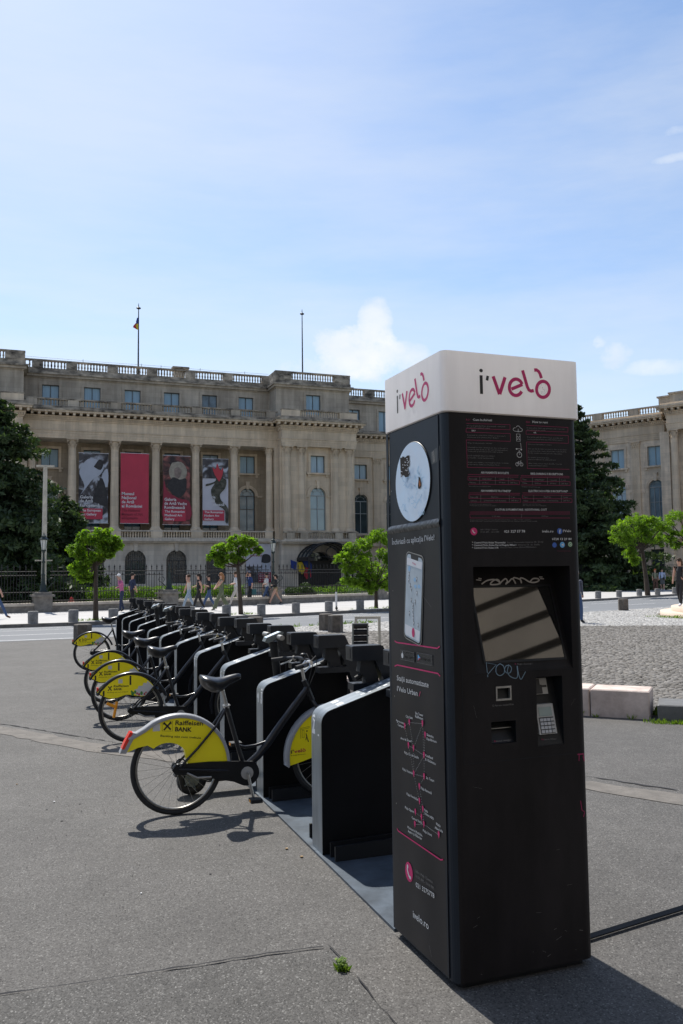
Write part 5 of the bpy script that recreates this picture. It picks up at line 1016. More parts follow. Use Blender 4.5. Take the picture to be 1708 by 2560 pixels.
# grime streak along the lower edge of the cap
# printed texts of the front
def texts(data, frame, only, res=1, bold=0):
    mb = MB()
    for s, u0, w0, u1, w1, cap, c in data:
        if c == only: put_text(mb, s, (u0,w0), (u1,w1), max(cap,.0026), frame, bold=bold if only == 'w' else 0, res=res)
    return mb
for c, mt, nm in (('w','print_white','printed_headings'),('g','print_grey','printed_small_text'),('m','print_magenta','printed_magenta_text')):
    mb = texts(FT, Ff, c, 1, .012); mb2 = texts(FT2, Ff, c, 1)
    mb.add(mb2.v, mb2.f, False); mb.build(nm, mt, kiosk)
m = MB()
for a, b, c, d in FL: stroke(m, [(a,b),(c,d)], .0016, lambda u, w: Ff(u, w, .0011))
m.build('printed_table_lines', 'print_magenta', kiosk)
m = MB()
for a, b, c, d in FG: stroke(m, [(a,b),(c,d)], .0011, lambda u, w: Ff(u, w, .0014))
m.build('printed_table_dividers', 'print_grey', kiosk)
# icons
m = MB(); F3 = lambda u, w: Ff(u, w, .0012)
x, z = FC['ic1']; stroke(m, [(x-.013+.013*cos(R_(a)), z-.004+.008*sin(R_(a))) for a in range(90,271,30)]+[(x+.013+.013*cos(R_(a))-.004, z-.004+.008*sin(R_(a))) for a in range(-90,61,30)]+[(x+.010*cos(R_(a)), z+.004+.009*sin(R_(a))) for a in range(10,171,26)], .0016, F3)
stroke(m, [(x, z), (x, z-.014)], .0016, F3); stroke(m, [(x-.004,z-.010),(x,z-.0145),(x+.004,z-.010)], .0014, F3)
x, z = FC['ic2']; stroke(m, [(x-.009,z+.016),(x+.009,z+.016),(x+.009,z-.016),(x-.009,z-.016)], .0018, F3, True)
for i in range(3):
    for j in range(3):
        if (i+j) % 2 == 0: rectf(m, x-.006+i*.0045, x-.003+i*.0045, z-.009+j*.006, z-.005+j*.006, F3)
x, z = FC['ic3']; stroke(m, [(x+.007,z+.016),(x+.010,z+.014),(x+.012,z-.010),(x-.010,z-.010)], .0016, F3); disc(m, (x+.012,z-.013), .0035,.0035,F3,8); disc(m, (x-.012,z-.011), .0035,.0035,F3,8)
x, z = FC['ic4']; stroke(m, [(x+.012*cos(R_(a)), z+.012*sin(R_(a))) for a in range(0,360,24)], .002, F3, True); stroke(m, [(x,z+.009),(x,z),(x+.004,z+.003)], .0014, F3); rectf(m, x-.003,x+.003,z+.015,z+.018,F3)
x, z = FC['ic5']
for q in (-.011,.011): stroke(m, [(x+q+.0075*cos(R_(a)), z-.003+.0075*sin(R_(a))) for a in range(0,360,30)], .0017, F3, True)
stroke(m, [(x-.011,z-.003),(x-.004,z+.008),(x+.007,z+.008),(x,z-.003),(x-.005,z+.011)], .0017, F3); stroke(m, [(x+.011,z-.003),(x+.006,z+.013),(x+.010,z+.014)], .0015, F3)
m.build('printed_icons', 'print_white', kiosk)
for nm, key, r_, mt in (('phone_badge','phone',.0165,'magenta'),('social_badge','fb',.0135,'blue_icon'),('social_badge','bl',.0115,'blue_icon'),('social_badge','tg',.0130,'sky_icon'),('social_badge','wa',.0115,'green_icon')):
    m = MB(); disc(m, FC[key], r_, r_, Ff, 18); b = m.build(nm, mt, kiosk); m = MB(); x, z = FC[key]
    if key == 'phone': stroke(m, [(x-.006,z+.007),(x-.005,z+.001),(x+.000,z-.005),(x+.006,z-.006)], .0042, lambda u, w: Ff(u,w,.0016))
    elif key == 'fb': put_text(m, 'f', (x-.004,z-.010), (x+.005,z-.010), .017, lambda u, w: Ff(u,w,.0016), bold=.03)
    elif key == 'tg': m.add([Ff(x-.007,z,.0016),Ff(x+.006,z-.006,.0016),Ff(x+.007,z+.006,.0016)], [(0,1,2)])
    elif key == 'wa': stroke(m, [(x+.0085*cos(R_(a)), z+.0085*sin(R_(a))) for a in range(0,360,30)], .002, lambda u, w: Ff(u,w,.0016), True); stroke(m, [(x-.003,z+.004),(x-.001,z-.001),(x+.004,z-.003)], .0025, lambda u, w: Ff(u,w,.0018))
    if m.f: m.build('badge_mark', 'print_white', b)
# recess of the screen: a slanted bezel, deeper at its top
def recess(mb, h, dtop, dbot):
    x0,x1,z0,z1 = h
    A,B,C_,D_ = (x0,0,z0),(x1,0,z0),(x1,0,z1),(x0,0,z1); a,b,c,d = (x0,dbot,z0),(x1,dbot,z0),(x1,dtop,z1),(x0,dtop,z1)
    mb.quad(a,b,c,d); mb.quad(A,B,b,a); mb.quad(B,C_,c,b); mb.quad(C_,D_,d,c); mb.quad(D_,A,a,d)
m = MB(); recess(m, REC, .15, .004); bez = m.build('screen_bezel', 'kiosk_front', kiosk)
zz = lambda w, h, dt_, db: db+(dt_-db)*(w-h[2])/(h[3]-h[2])
def onscreen(u, w, lift=.002):   # point on the slanted bezel that lies behind the front-plane point (u,w) seen from eye height
    # intersect the sight line from the kiosk front with the slanted plane
    ex, ey, ez = -KX, -KY, CAM_H
    # ray from eye through (u,0,w); local coordinates
    dx, dy, dz = u-ex, 0-ey, w-ez; x0,x1,z0,z1 = REC; dtp, db = .15-lift, .004-lift
    # y = db+(dtp-db)*(z-z0)/(z1-z0)
    k = (dtp-db)/(z1-z0); t = (db+k*(ez-z0)-ey)/(dy-k*dz)
    return (ex+dx*t, ey+dy*t, ez+dz*t)
sc = [onscreen(*p, .004) for p in FR['screen']]
# square the screen up on its own plane
xs0 = min(sc[0][0], sc[3][0]); xs1 = max(sc[1][0], sc[2][0]); zs0 = (sc[2][2]+sc[3][2])/2; zs1 = (sc[0][2]+sc[1][2])/2
yat = lambda z, lift: zz(z, REC, .15, .004)-lift
xs0 = (sc[0][0]+sc[3][0])/2; xs1 = (sc[1][0]+sc[2][0])/2
m = MB(); e = .010
m.add([(xs0,yat(zs0,.003),zs0),(xs1,yat(zs0,.003),zs0),(xs1,yat(zs1,.003),zs1),(xs0,yat(zs1,.003),zs1)], [(0,1,2,3)]); m.build('touch_screen', 'screen_glass', kiosk)
m = MB()   # raised rim around the glass
for a,b,c,d in ((xs0-e,xs1+e,zs1,zs1+e),(xs0-e,xs1+e,zs0-e,zs0),(xs0-e,xs0,zs0,zs1),(xs1,xs1+e,zs0,zs1)):
    m.add([(a,yat(c,.005),c),(b,yat(c,.005),c),(b,yat(d,.005),d),(a,yat(d,.005),d)], [(0,1,2,3)])
m.build('screen_rim', 'black_paint', kiosk)
# graffiti tags on the bezel and front
m = MB(); gp = lambda pts, w: stroke(m, pts, w, lambda u, w_: onscreen(u, w_, .008))
gp(smooth2(FR['g1']), .0058)
for k_ in ('g1a','g1b','g1c','g1d'): gp(FR[k_], .0040)
m.build('white_graffiti_tag', 'tag_white', kiosk)
m = MB()
for k_ in ('g2a','g2b','g2c','g2d'): stroke(m, smooth2(FR[k_]) if k_ != 'g2a' else FR[k_], .0032, lambda u, w_: Ff(u, w_, .0018) if w_ < REC[2] else onscreen(u, w_, .008))
m.build('blue_graffiti_tag', 'tag_blue', kiosk)
# card reader window, receipt slot, card terminal with keypad
m = MB(); recess(m, CARD, .03, .012); m.build('card_reader_recess', 'black_paint', kiosk)
m = MB(); x0,x1,z0,z1 = CARD
for a,b,c,d in ((x0,x1,z1-.008,z1),(x0,x1,z0,z0+.008),(x0,x0+.006,z0+.008,z1-.008),(x1-.006,x1,z0+.008,z1-.008)): m.box(a,b,-.003,.012,c,d)
m.build('card_reader_frame', 'dull_silver', kiosk)
m = MB(); recess(m, SLOT, .07, .015); m.build('receipt_tray', 'black_paint', kiosk)
m = MB(); m.box(SLOT[0]+.004, SLOT[1]-.004, .03, .05, 1.035, 1.038); m.build('receipt_slot_lip', 'dull_silver', kiosk)
m = MB(); recess(m, RREC, .075, .004); m.build('terminal_recess', 'black_paint', kiosk)
yr = lambda z: zz(z, RREC, .075, .004)
def slab(mb, x0, x1, z0, z1, t, lift=0):
    p = [(x0,z0),(x1,z0),(x1,z1),(x0,z1)]; mb.add([(x,yr(z)-lift,z) for x,z in p]+[(x,yr(z)-t-lift,z) for x,z in p], [(4,5,6,7),(0,1,5,4),(1,2,6,5),(2,3,7,6),(3,0,4,7)])
m = MB(); slab(m, .428,.508,1.165,1.232,.012); cr = m.build('card_insert_unit', 'keypad', kiosk)
m = MB(); slab(m, .443,.478,1.168,1.205,.004,.0125); slab(m, .452,.470,1.205,1.230,.003,.0125); m.build('worn_mark', 'ink_black', cr)
m = MB(); slab(m, .426,.503,1.194,1.203,.002,.0135); m.build('card_slot', 'key_dark', cr)
m = MB(); slab(m, .428,.517,1.000,1.124,.018); pad = m.build('keypad', 'keypad', kiosk)
m = MB(); slab(m, .440,.506,1.074,1.112,.001,.0185); m.build('display', 'lcd', pad)
kk = None
for i in range(4):
    for j in range(4):
        m = MB(); x = .439+j*.0180; z = 1.006+i*.0160; m.mi = 0; slab(m, x, x+.0145+(.002 if j == 3 else 0), z, z+.0115, .004, .0185); m.build('key', 'key' if j < 3 else 'keypad', pad)
m = MB(); slab(m, .436,.510,1.003,1.070,.0008,.0182); m.build('key_field', 'key_dark', pad)
m = MB(); stroke(m, [(.620,.900),(.652,.900),(.650,.889),(.655,.868)], .006, Ff); stroke(m, [(.628,.898),(.626,.872)], .004, lambda u,w: Ff(u,w,.0014)); m.build('torn_magenta_sticker', 'print_magenta', kiosk)
m = MB(); stroke(m, [(.628,.70),(.634,.66),(.648,.65),(.640,.63)], .004, Ff); m.build('torn_magenta_sticker', 'print_magenta', kiosk)

# left side: porthole, tape, poster
m = MB(); cc = (.3015, 2.121); rr = .182
m.lathe([(rr+.0035,0),(rr+.0035,.004),(rr-.001,.006)], (0,0,0), 56, 'x'); me = m.mesh('porthole_rim', 'black_paint')
o = obj('porthole_rim', me, kiosk); o.location = (-.0005, KD-cc[0], cc[1]); o.rotation_euler = (0,0,pi)
m = MB(); disc(m, cc, rr, rr, lambda u, w: Lf(u,w,.0070), 56); ph = m.build('round_window', 'disc_white', kiosk)
m = MB(); m.poly([Lf(u,w,.0105) for u,w in [(.182,2.248),(.205,2.246),(.212,2.252),(.235,2.241),(.262,2.248),(.283,2.246),(.283,2.196),(.262,2.192),(.268,2.178),(.284,2.160),(.262,2.148),(.236,2.149),(.222,2.160),(.204,2.162),(.186,2.153)]])
m.build('torn_patch', 'hole', ph)
m = MB()
for i in range(16):
    u = .188+rnd.random()*.085; w = 2.156+rnd.random()*.085; stroke(m, [(u,w),(u+rnd.uniform(.008,.02),w+rnd.uniform(-.006,.006))], .0028, lambda a,b,i=i: Lf(a,b,.0113+.0001*i))
m.build('torn_paper_shreds', 'poster_white', ph)
m = MB(); m.poly([Lf(u,w,.0105) for u,w in smooth2([(.379,2.137),(.392,2.128),(.402,2.105),(.400,2.090),(.384,2.080),(.368,2.088),(.372,2.110),(.379,2.137)],3)[:-1]]); m.build('broken_hole', 'hole', ph)
m = MB(); m.poly([Lf(u,w,.0115) for u,w in [(.383,2.120),(.394,2.112),(.398,2.095),(.386,2.088),(.380,2.100)]]); m.build('orange_fleck', 'hole_orange', ph)
m = MB()   # faint blue marker scrawls
for i in range(26):
    u = cc[0]+rnd.uniform(-.10,.11); w = cc[1]-.02+rnd.uniform(-.13,.05); p = [(u,w)]
    for j in range(4): p.append((p[-1][0]+rnd.uniform(-.022,.028), p[-1][1]+rnd.uniform(-.022,.022)))
    stroke(m, smooth2(p,3), .0028, lambda a,b,i=i: Lf(a,b,.0093+.00004*i))
mat('marker_blue', (.45,.66,.82), .4); m.build('marker_scrawl', 'marker_blue', ph)
m = MB(); m.poly([Lf(u,w,.0012) for u,w in [(.485,2.232),(.535,2.243),(.575,2.249),(.575,2.187),(.54,2.182),(.492,2.176)]]); m.build('black_tape', 'tape', kiosk)
m = MB()
for a,b in (((.503,2.232),(.512,2.184)),((.513,2.234),(.521,2.186)),((.551,2.246),(.556,2.205))): stroke(m, [a,b], .0028, lambda u,w: Lf(u,w,.0022))
m.build('tape_residue', 'cap_grime', kiosk)
# poster panel (slightly bowed sheet, crinkled top strip)
m = MB(); U = np.linspace(.020,.566,16); Wn = np.linspace(.040,1.905,30); vs = []
for b in Wn:
    for a in U: vs.append(Lf(a, b+(.012*(a-.29) if b > 1.8 else 0), .0045+.0012*sin(a*9)*sin(b*5)+.001*sin(a*21+b*3)))
k = len(U); m.smooth = True; m.add(vs, [(j*k+i, j*k+i+1, (j+1)*k+i+1, (j+1)*k+i) for j in range(len(Wn)-1) for i in range(k-1)]); m.smooth = False
edge = [(U[0],Wn[0]),(U[-1],Wn[0]),(U[-1],Wn[-1]),(U[0],Wn[-1])]
for a, b in zip(edge, edge[1:]+edge[:1]): m.quad(Lf(*a,0), Lf(*b,0), Lf(*b,.0045), Lf(*a,.0045))
poster = m.build('side_poster', 'poster_black', kiosk)
m = MB(); vs = []; nn = 60
for i in range(nn+1):
    a = .020+.546*i/nn
    for j, (w, d) in enumerate(((1.896,.0062),(1.912,.010+.006*rnd.random()),(1.924+.004*rnd.random(),.004+.005*rnd.random()),(1.934,.0015))): vs.append(Lf(a, w+.012*(a-.29), d))
m.smooth = True; m.add(vs, [(i*4+j, (i+1)*4+j, (i+1)*4+j+1, i*4+j+1) for i in range(nn) for j in range(3)]); m.smooth = False
m.build('crinkled_plastic_strip', 'tape', kiosk)
P5 = lambda u, w, d=.0072: Lf(u, w, d)
for c, mt, nm in (('w','print_white','poster_lettering'),('g','print_grey','poster_small_lettering'),('m','magenta','poster_magenta_lettering')):
    texts(LT, P5, c, 2 if c == 'w' else 1, .004).build(nm, mt, poster)
m = MB()
for p in LPk: stroke(m, p, .0060, P5)
m.build('magenta_rule', 'magenta', poster)
m = MB()
for x, z in LN: m.poly([P5(x+.0085*cos(R_(a)), z+.006+.0105*sin(R_(a))+(0), .0080) for a in range(-30,211,24)]+[P5(x, z-.016, .0080)])
m.build('map_pins', 'magenta', poster)
m = MB()
for a, b in LE:
    p, q = LN[a], LN[b]; d = math.hypot(p[0]-q[0], p[1]-q[1]); n_ = max(2, int(d/.0105))
    for i in range(1, n_): rectf(m, p[0]+(q[0]-p[0])*i/n_-.0013, p[0]+(q[0]-p[0])*i/n_+.0013, p[1]+(q[1]-p[1])*i/n_-.0013, p[1]+(q[1]-p[1])*i/n_+.0013, lambda u,w: P5(u,w,.0074))
m.build('map_dotted_lines', 'print_white', poster)
# phone picture: turned a little in the print
def rot_rect(c, w, h, rad, sk=0, n=5, dx=0):
    o = []
    for cx, cy, a0 in ((w/2-rad,-h/2+rad,-90),(w/2-rad,h/2-rad,0),(-w/2+rad,h/2-rad,90),(-w/2+rad,-h/2+rad,180)):
        for i in range(n+1): a = R_(a0+90*i/n); x = cx+rad*cos(a); y = cy+rad*sin(a); o.append((c[0]+x+dx*y/h, c[1]+y-sk*x/w))
    return o
pc_ = (.297, 1.591)
for nm, w_, h_, mt, d, rad in (('phone_case',.186,.402,'dull_silver',.0078,.03),('phone_case_inner',.178,.394,'ink_black',.0084,.027),('phone_screen',.164,.378,'map_grey',.0090,.022)):
    m = MB(); m.poly([P5(u,w,d) for u,w in rot_rect(pc_, w_, h_, rad, .030, dx=.044)]); o = m.build(nm, mt, poster if nm == 'phone_case' else poster)
    if nm == 'phone_screen': scr = o
m = MB(); q = lambda x, y: (pc_[0]+x+.044*y/.4, pc_[1]+y-.030*x/.18)
m.poly([P5(*q(x,y),.0096) for x,y in ((-.040,.190),(.040,.190),(.036,.172),(-.036,.172))]); 
for x, y in ((-.05,.10),(-.052,.075),(-.036,.052),(-.022,.04),(.03,.092),(.036,.03),(-.02,-.012),(.02,-.012),(0,-.03),(0,-.055),(.004,-.075),(.006,-.09),(-.035,-.075),(.012,-.11),(.058,-.11)):
    X, Y = q(x,y); disc(m, (X,Y), .0062, .0085, lambda u,w: P5(u,w,.0098), 8); m.poly([P5(X-.003,Y-.006,.0099),P5(X+.003,Y-.006,.0099),P5(X,Y-.018,.0099)])
m.build('map_markers', 'ink_black', poster)
m = MB()
for x, y in ((-.05,.10),(-.052,.075),(-.036,.052),(-.022,.04),(.03,.092),(.036,.03),(-.02,-.012),(.02,-.012),(0,-.03),(0,-.055),(.004,-.075),(.006,-.09),(-.035,-.075),(.012,-.11),(.058,-.11)):
    X, Y = q(x,y); disc(m, (X,Y), .0042, .006, lambda u,w: P5(u,w,.0103), 8)
m.poly([P5(*q(x,y),.0097) for x,y in ((-.078,.172),(.078,.172),(.078,.140),(-.078,.140))]); m.poly([P5(*q(x,y),.0095) for x,y in ((-.078,-.135),(.078,-.135),(.070,-.182),(-.070,-.182))])
m.build('app_header', 'poster_white', poster)
m = MB()
for c0 in ((-.05,.125),(.01,.085),(.055,.06),(.02,.055)): m.poly([P5(*q(c0[0]+.02*cos(R_(a))*rnd.uniform(.5,1), c0[1]+.014*sin(R_(a))*rnd.uniform(.5,1)),.0094) for a in range(0,360,40)])
m.build('map_lakes', 'map_blue', poster)
m = MB(); disc(m, q(.012,-.155), .0145, .022, lambda u,w: P5(u,w,.0107), 16); m.build('app_button', 'magenta', poster)
m = MB(); lf_ = lambda u,w: P5(u,w,.0104)
put_text(m, "I'Velo", q(-.018,.150), q(.018,.150), .010, lf_); m.build('app_title', 'magenta', poster)
# store badges
for (u0,w1),(u1,w0) in (((.142,1.3445),(.2916,1.300)),((.3174,1.3475),(.4722,1.302))):
    m = MB(); rectf(m, u0,u1,w0,w1, P5); b = m.build('store_badge', 'ink_black', poster); m = MB()
    for a,b_,c,d in ((u0,u1,w1-.0012,w1),(u0,u1,w0,w0+.0012),(u0,u0+.0014,w0,w1),(u1-.0014,u1,w0,w1)): rectf(m, a,b_,c,d, lambda u,w: P5(u,w,.0078))
    m.build('badge_border', 'print_grey', b); m = MB()
    if u0 < .2:
        disc(m, (u0+.022,(w0+w1)/2-.002), .0115,.0125, lambda u,w: P5(u,w,.0080), 14); rectf(m, u0+.021,u0+.025,w1-.013,w1-.006, lambda u,w: P5(u,w,.0080)); m.build('badge_mark', 'print_white', b)
    else:
        m.poly([P5(u0+.012,w0+.008,.0080),P5(u0+.040,(w0+w1)/2,.0080),P5(u0+.012,w1-.008,.0080)]); m.build('badge_mark', 'sky_icon', b)
        m = MB(); m.poly([P5(u0+.012,w0+.008,.0083),P5(u0+.040,(w0+w1)/2,.0083),P5(u0+.024,(w0+w1)/2,.0083)]); m.build('badge_mark', 'red_print', b)
m = MB(); disc(m, (.1945,.347), .040, .043, P5, 24); pb = m.build('phone_badge', 'magenta', poster)
m = MB(); stroke(m, smooth2([(.183,.372),(.180,.352),(.193,.332),(.212,.322)]), .010, lambda u,w: P5(u,w,.0078)); disc(m, (.183,.368), .0075,.009, lambda u,w: P5(u,w,.0081),10); disc(m, (.208,.326), .009,.007, lambda u,w: P5(u,w,.0081),10); m.build('badge_mark', 'print_white', pb)
# scratches
m = MB(); stroke(m, [(.395,1.60),(.470,1.555)], .0012, lambda u,w: P5(u,w,.0076)); stroke(m, [(.39,.10),(.41,.06)], .0015, lambda u,w: P5(u,w,.0076)); m.build('scratch', 'print_grey', poster)

# steel channel lying beside the kiosk
m = MB(); m.tube([(KX+KW+.10,3.37,.017),(3.3,3.505,.017),(7.2,4.03,.014)], .014, 4); r_o = m.build('steel_channel', 'black_paint', label='long black steel bar lying on the asphalt to the right of the kiosk', cat='steel bar')

# wear: screws along the trim, scuffs and chipped paint at the foot and corners, dust run-off below the cap
m = MB()
for w in (.12,.62,1.12,1.62,2.10): disc(m, (.063,w), .0035, .0035, lambda u,v: (-.0050, KD-u, v), 8)
m.build('screws', 'dull_silver', kiosk)
m = MB()
for i in range(12):
    u = rnd.uniform(.05,KW-.05); w = .05+abs(rnd.gauss(0,.16)); a = rnd.uniform(-.6,.6); q = rnd.uniform(.004,.03); stroke(m, [(u,w),(u+q*cos(a),w+q*sin(a))], rnd.uniform(.0006,.0015), lambda x,y,i=i: Ff(x,y,.0009+.00001*i))
for i in range(10):
    u = rnd.uniform(.07,KW-.07); w = rnd.uniform(.3,1.7); a = rnd.uniform(-1.5,1.5); q = rnd.uniform(.01,.06); stroke(m, [(u,w),(u+q*cos(a),w+q*sin(a))], .0005, lambda x,y,i=i: Ff(x,y,.0015+.00001*i)) if not any(h[0]-.02 < u < h[1]+.02 and h[2]-.07 < w < h[3]+.02 for h in (REC,SLOT,RREC,CARD)) else None
m.build('scratches', 'print_grey', kiosk, kind='stuff')
mat('dust_film', (.055,.052,.050), .8)
m = MB()
for i in range(40):
    u = rnd.uniform(.02,KD-.02) ; w = .06+abs(rnd.gauss(0,.05)); e = rnd.uniform(.001,.0035); disc(m, (u,w), e, e*.7, lambda a,b,i=i: Lf(a,b,.0080+.00001*i), 6)
m.build('mud_specks', 'dust_film', kiosk, kind='stuff')
# ------------------------------------------------------------------ docking station
SKEW = .0157; SP = 1.423; Y0 = 4.93; XF = 1.720; NP = 11
m = MB()
ya, yb = KY+KD+.02, Y0+SP*(NP-1)+.9
for k in range(NP+1):
    y0 = ya if k == 0 else Y0+SP*(k-1)+.105+.004; y1 = Y0+SP*k+.105 if k < NP else yb
    s0, s1 = (y0-5)*SKEW, (y1-5)*SKEW
    m = MB(); m.add([(1.70+s0,y0,.0),(2.44+s0,y0,.0),(2.44+s1,y1,.0),(1.70+s1,y1,.0),(1.70+s0,y0,.014),(2.44+s0,y0,.014),(2.44+s1,y1,.014),(1.70+s1,y1,.014)],
                    [(4,5,6,7),(0,1,5,4),(1,2,6,5),(2,3,7,6),(3,0,4,7)])
    if k == 0: plat = empty('dock_platform', (0,0,0), label='long blue grey steel base plate under the row of bicycle docks', cat='base plate')
    m.build('plate', 'plate_steel', plat)
# profile of a divider panel in (x,z)
def profile(inset=0):
    r1, r2 = .085, .06; P = [(0,.014),(0,.78)]
    P = [(0+inset,.014)]
    cx, cz = r1, .79
    for i in range(7): a = R_(180-i*70/6); P.append((cx+(r1-inset)*cos(a), cz+(r1-inset)*sin(a)))
    cx, cz = .69-r2, 1.048-r2+.0
    for i in range(7): a = R_(110-i*110/6); P.append((cx+(r2-inset)*cos(a), cz+(r2-inset)*sin(a)))
    P.append((.69-inset,.014)); return P
PR = profile()
TH = .205
def dock_body(mb): mb.prism([(x,z) for x,z in profile(.002)], 'y', 0, TH)
def strip(mb, y0, y1, lift):
    p = PR[:-1]; n = len(p); vs = []
    nor = []
    for i in range(n):
        a = p[max(i-1,0)]; b = p[min(i+1,n-1)]; dx, dz = b[0]-a[0], b[1]-a[1]; l_ = math.hypot(dx,dz); nor.append((-dz/l_, dx/l_))
    for (x,z),(nx,nz) in zip(p, nor): vs += [(x+nx*lift,y0,z+nz*lift),(x+nx*lift,y1,z+nz*lift)]
    mb.smooth = True; mb.add(vs, [(2*i,2*i+2,2*i+3,2*i+1) for i in range(n-1)]); mb.smooth = False
def along(s, y, lift=.003):  # point at arc length s of the edge strip
    p = PR[:-1]; acc = 0
    for a, b in zip(p, p[1:]):
        l_ = math.hypot(b[0]-a[0], b[1]-a[1])
        if acc+l_ >= s: t = (s-acc)/l_; return (a[0]+(b[0]-a[0])*t-(b[1]-a[1])/l_*lift, y, a[1]+(b[1]-a[1])*t+(b[0]-a[0])/l_*lift)
        acc += l_
    return (p[-1][0],y,p[-1][1])
me_body = None
def make_dock(first=None, nums=('2','1')):
    root = empty('bike_dock')
    m = MB(); dock_body(m); m.build('divider_panel', 'black_panel', root)
    m = MB(); strip(m, .004, TH-.004, .0015); es = m.build('edge_strip', 'alu', root)
    m = MB(); 
    for i in range(4): 
        s = 1.12+i*.115
        for yy in (.05,.135):
            for q in range(3): m.quad(along(s+.010*q,yy,.0022),along(s+.010*q+.005,yy,.0022),along(s+.010*q+.005,yy+.034,.0022),along(s+.010*q,yy+.034,.0022))
            m.quad(along(s+.045,yy,.0022),along(s+.070,yy,.0022),along(s+.070,yy+.026,.0022),along(s+.045,yy+.026,.0022))
    for yy in (.03,.125): m.quad(along(.945,yy,.0022),along(.990,yy,.0022),along(.990,yy+.055,.0022),along(.945,yy+.055,.0022))
    m.build('printed_marks', 'white_paint', es)
    # a dock head on each side: head block, neck, tray and slanting support
    for side in (-1, 1):
        y0, y1 = (-.155,-.03) if side < 0 else (TH+.05, TH+.175)
        hd = MB(); hd.prism([(.30,1.135),(.525,1.135),(.555,1.150),(.520,1.225),(.505,1.232),(.305,1.232),(.30,1.227)], 'y', y0, y1); h = hd.build('dock_head', 'dock_grey', root)
        m = MB(); m.box(.2975,.2995,y0+.035,y1-.035,1.150,1.215); m.build('reader_window', 'ink_black', h)
        m = MB(); m.prism([(.36,1.06),(.375,1.1345),(.46,1.1345),(.50,.99),(.40,.985),(.405,1.02)], 'y', y0+.03, y1-.03); m.tube([(.385,y0+.07,1.03),(.345,y0+.07,1.01)], .018, 8); m.build('clamp', 'rubber', root)
        m = MB(); m.prism([(.31,.942),(.56,.942),(.56,.985),(.47,.986),(.31,.986)], 'y', y0+.012, y1-.012); m.build('tray', 'dock_grey', root)
        m = MB(); m.prism([(.465,1.1335),(.555,1.1485),(.80,.80),(.86,.50),(.86,.014),(.74,.014),(.735,.50),(.56,.934)], 'y', y0+.012, y1-.012); m.build('support', 'dock_grey', root)
        if side < 0:
            for ch in root.children:
                if ch.name.split('.')[0] in ('dock_head','clamp','tray','support'): ch.location.x = .10
        for q in (-.052, .034):
            m = MB(); yc = (y0+y1)/2+q; m.add([(.03,yc,.0145),(.66,yc,.0145),(.66,yc+.016,.0145),(.03,yc+.016,.0145),(.03,yc,.10),(.66,yc,.115),(.66,yc+.016,.115),(.03,yc+.016,.10)], [(4,5,6,7),(0,1,5,4),(1,2,6,5),(2,3,7,6),(3,0,4,7)])
            m.build('wheel_rail', 'black_paint', root)
    return root
d0 = make_dock()
ordn = ['first','second','third','fourth','fifth','sixth','seventh','eighth','ninth','tenth','eleventh']
for k in range(NP):
    d = d0 if k == 0 else copy_tree(d0)
    y = Y0+SP*k; d.location = (XF+(y-5)*SKEW, y, 0); d.rotation_euler = (0,0,-.0157)
    what = {0:'nearest black bicycle dock, number 2 on its edge, next to the kiosk', 1:'second bicycle dock from the kiosk, holding the front yellow bicycle and a scooter', 10:'farthest black bicycle dock at the road end of the row'}.get(k, '%s black bicycle dock counted from the kiosk' % ordn[k])
    tag(d, what, 'bicycle dock', 'bicycle docks standing in a row')
# numbers differ from dock to dock
for k in range(4):
    y = Y0+SP*k; m = MB()
    for s, yy in ((str(2*k+2), .135), (str(2*k+1), .022)):
        v, f = text_mesh(s, .06, 2); 
        # text runs up the strip: x of glyph -> -y (towards the viewer's right), y of glyph -> along the strip
        sc_ = .125; w = v[:,0].max()-v[:,0].min()
        m.add([along(.705+b*sc_*1.15, yy+.052-(a-v[:,0].min())*sc_*.9, .0022) for a, b in v], [tuple(reversed(q)) for q in f])
    root = [o for o in bpy.data.objects if o.get('category') == 'bicycle dock' and abs(o.location.y-y) < .01][0]
    m.build('slot_numbers', 'white_paint', [c for c in root.children if c.name.startswith('edge_strip')][0])

# ------------------------------------------------------------------ bicycles
WR = .33; WB = 1.19
def wheel(root, x, front=False):
    m = MB(); m.torus((x,0,WR), WR-.019, .019, 56, 8, 'y', 1.1); t = m.build('tyre', 'rubber', root)
    m = MB(); m.torus((x,0,WR), WR-.041, .010, 48, 6, 'y', 1.5); m.build('rim', 'rim_steel', t)
    m = MB()
    for i in range(28):
        a = 2*pi*i/28; b = a+(.45 if i % 2 else -.45); y = .03 if i % 4 < 2 else -.03
        m.tube([(x+.03*cos(b),y,WR+.03*sin(b)),(x+(WR-.045)*cos(a),0,WR+(WR-.045)*sin(a))], .0011, 3, False)
    m.build('spokes', 'dull_silver', t)
    m = MB(); m.lathe([(.030,-.050),(.036,-.045),(.036,-.020),(.022,-.018),(.022,.018),(.036,.020),(.036,.045),(.030,.05)], (x,0,WR), 14, 'y'); m.build('hub', 'dock_grey', t)
    return t
def arc(cx, cz, r, a0, a1, n): return [(cx+r*cos(R_(a0+(a1-a0)*i/n)), cz+r*sin(R_(a0+(a1-a0)*i/n))) for i in range(n+1)]
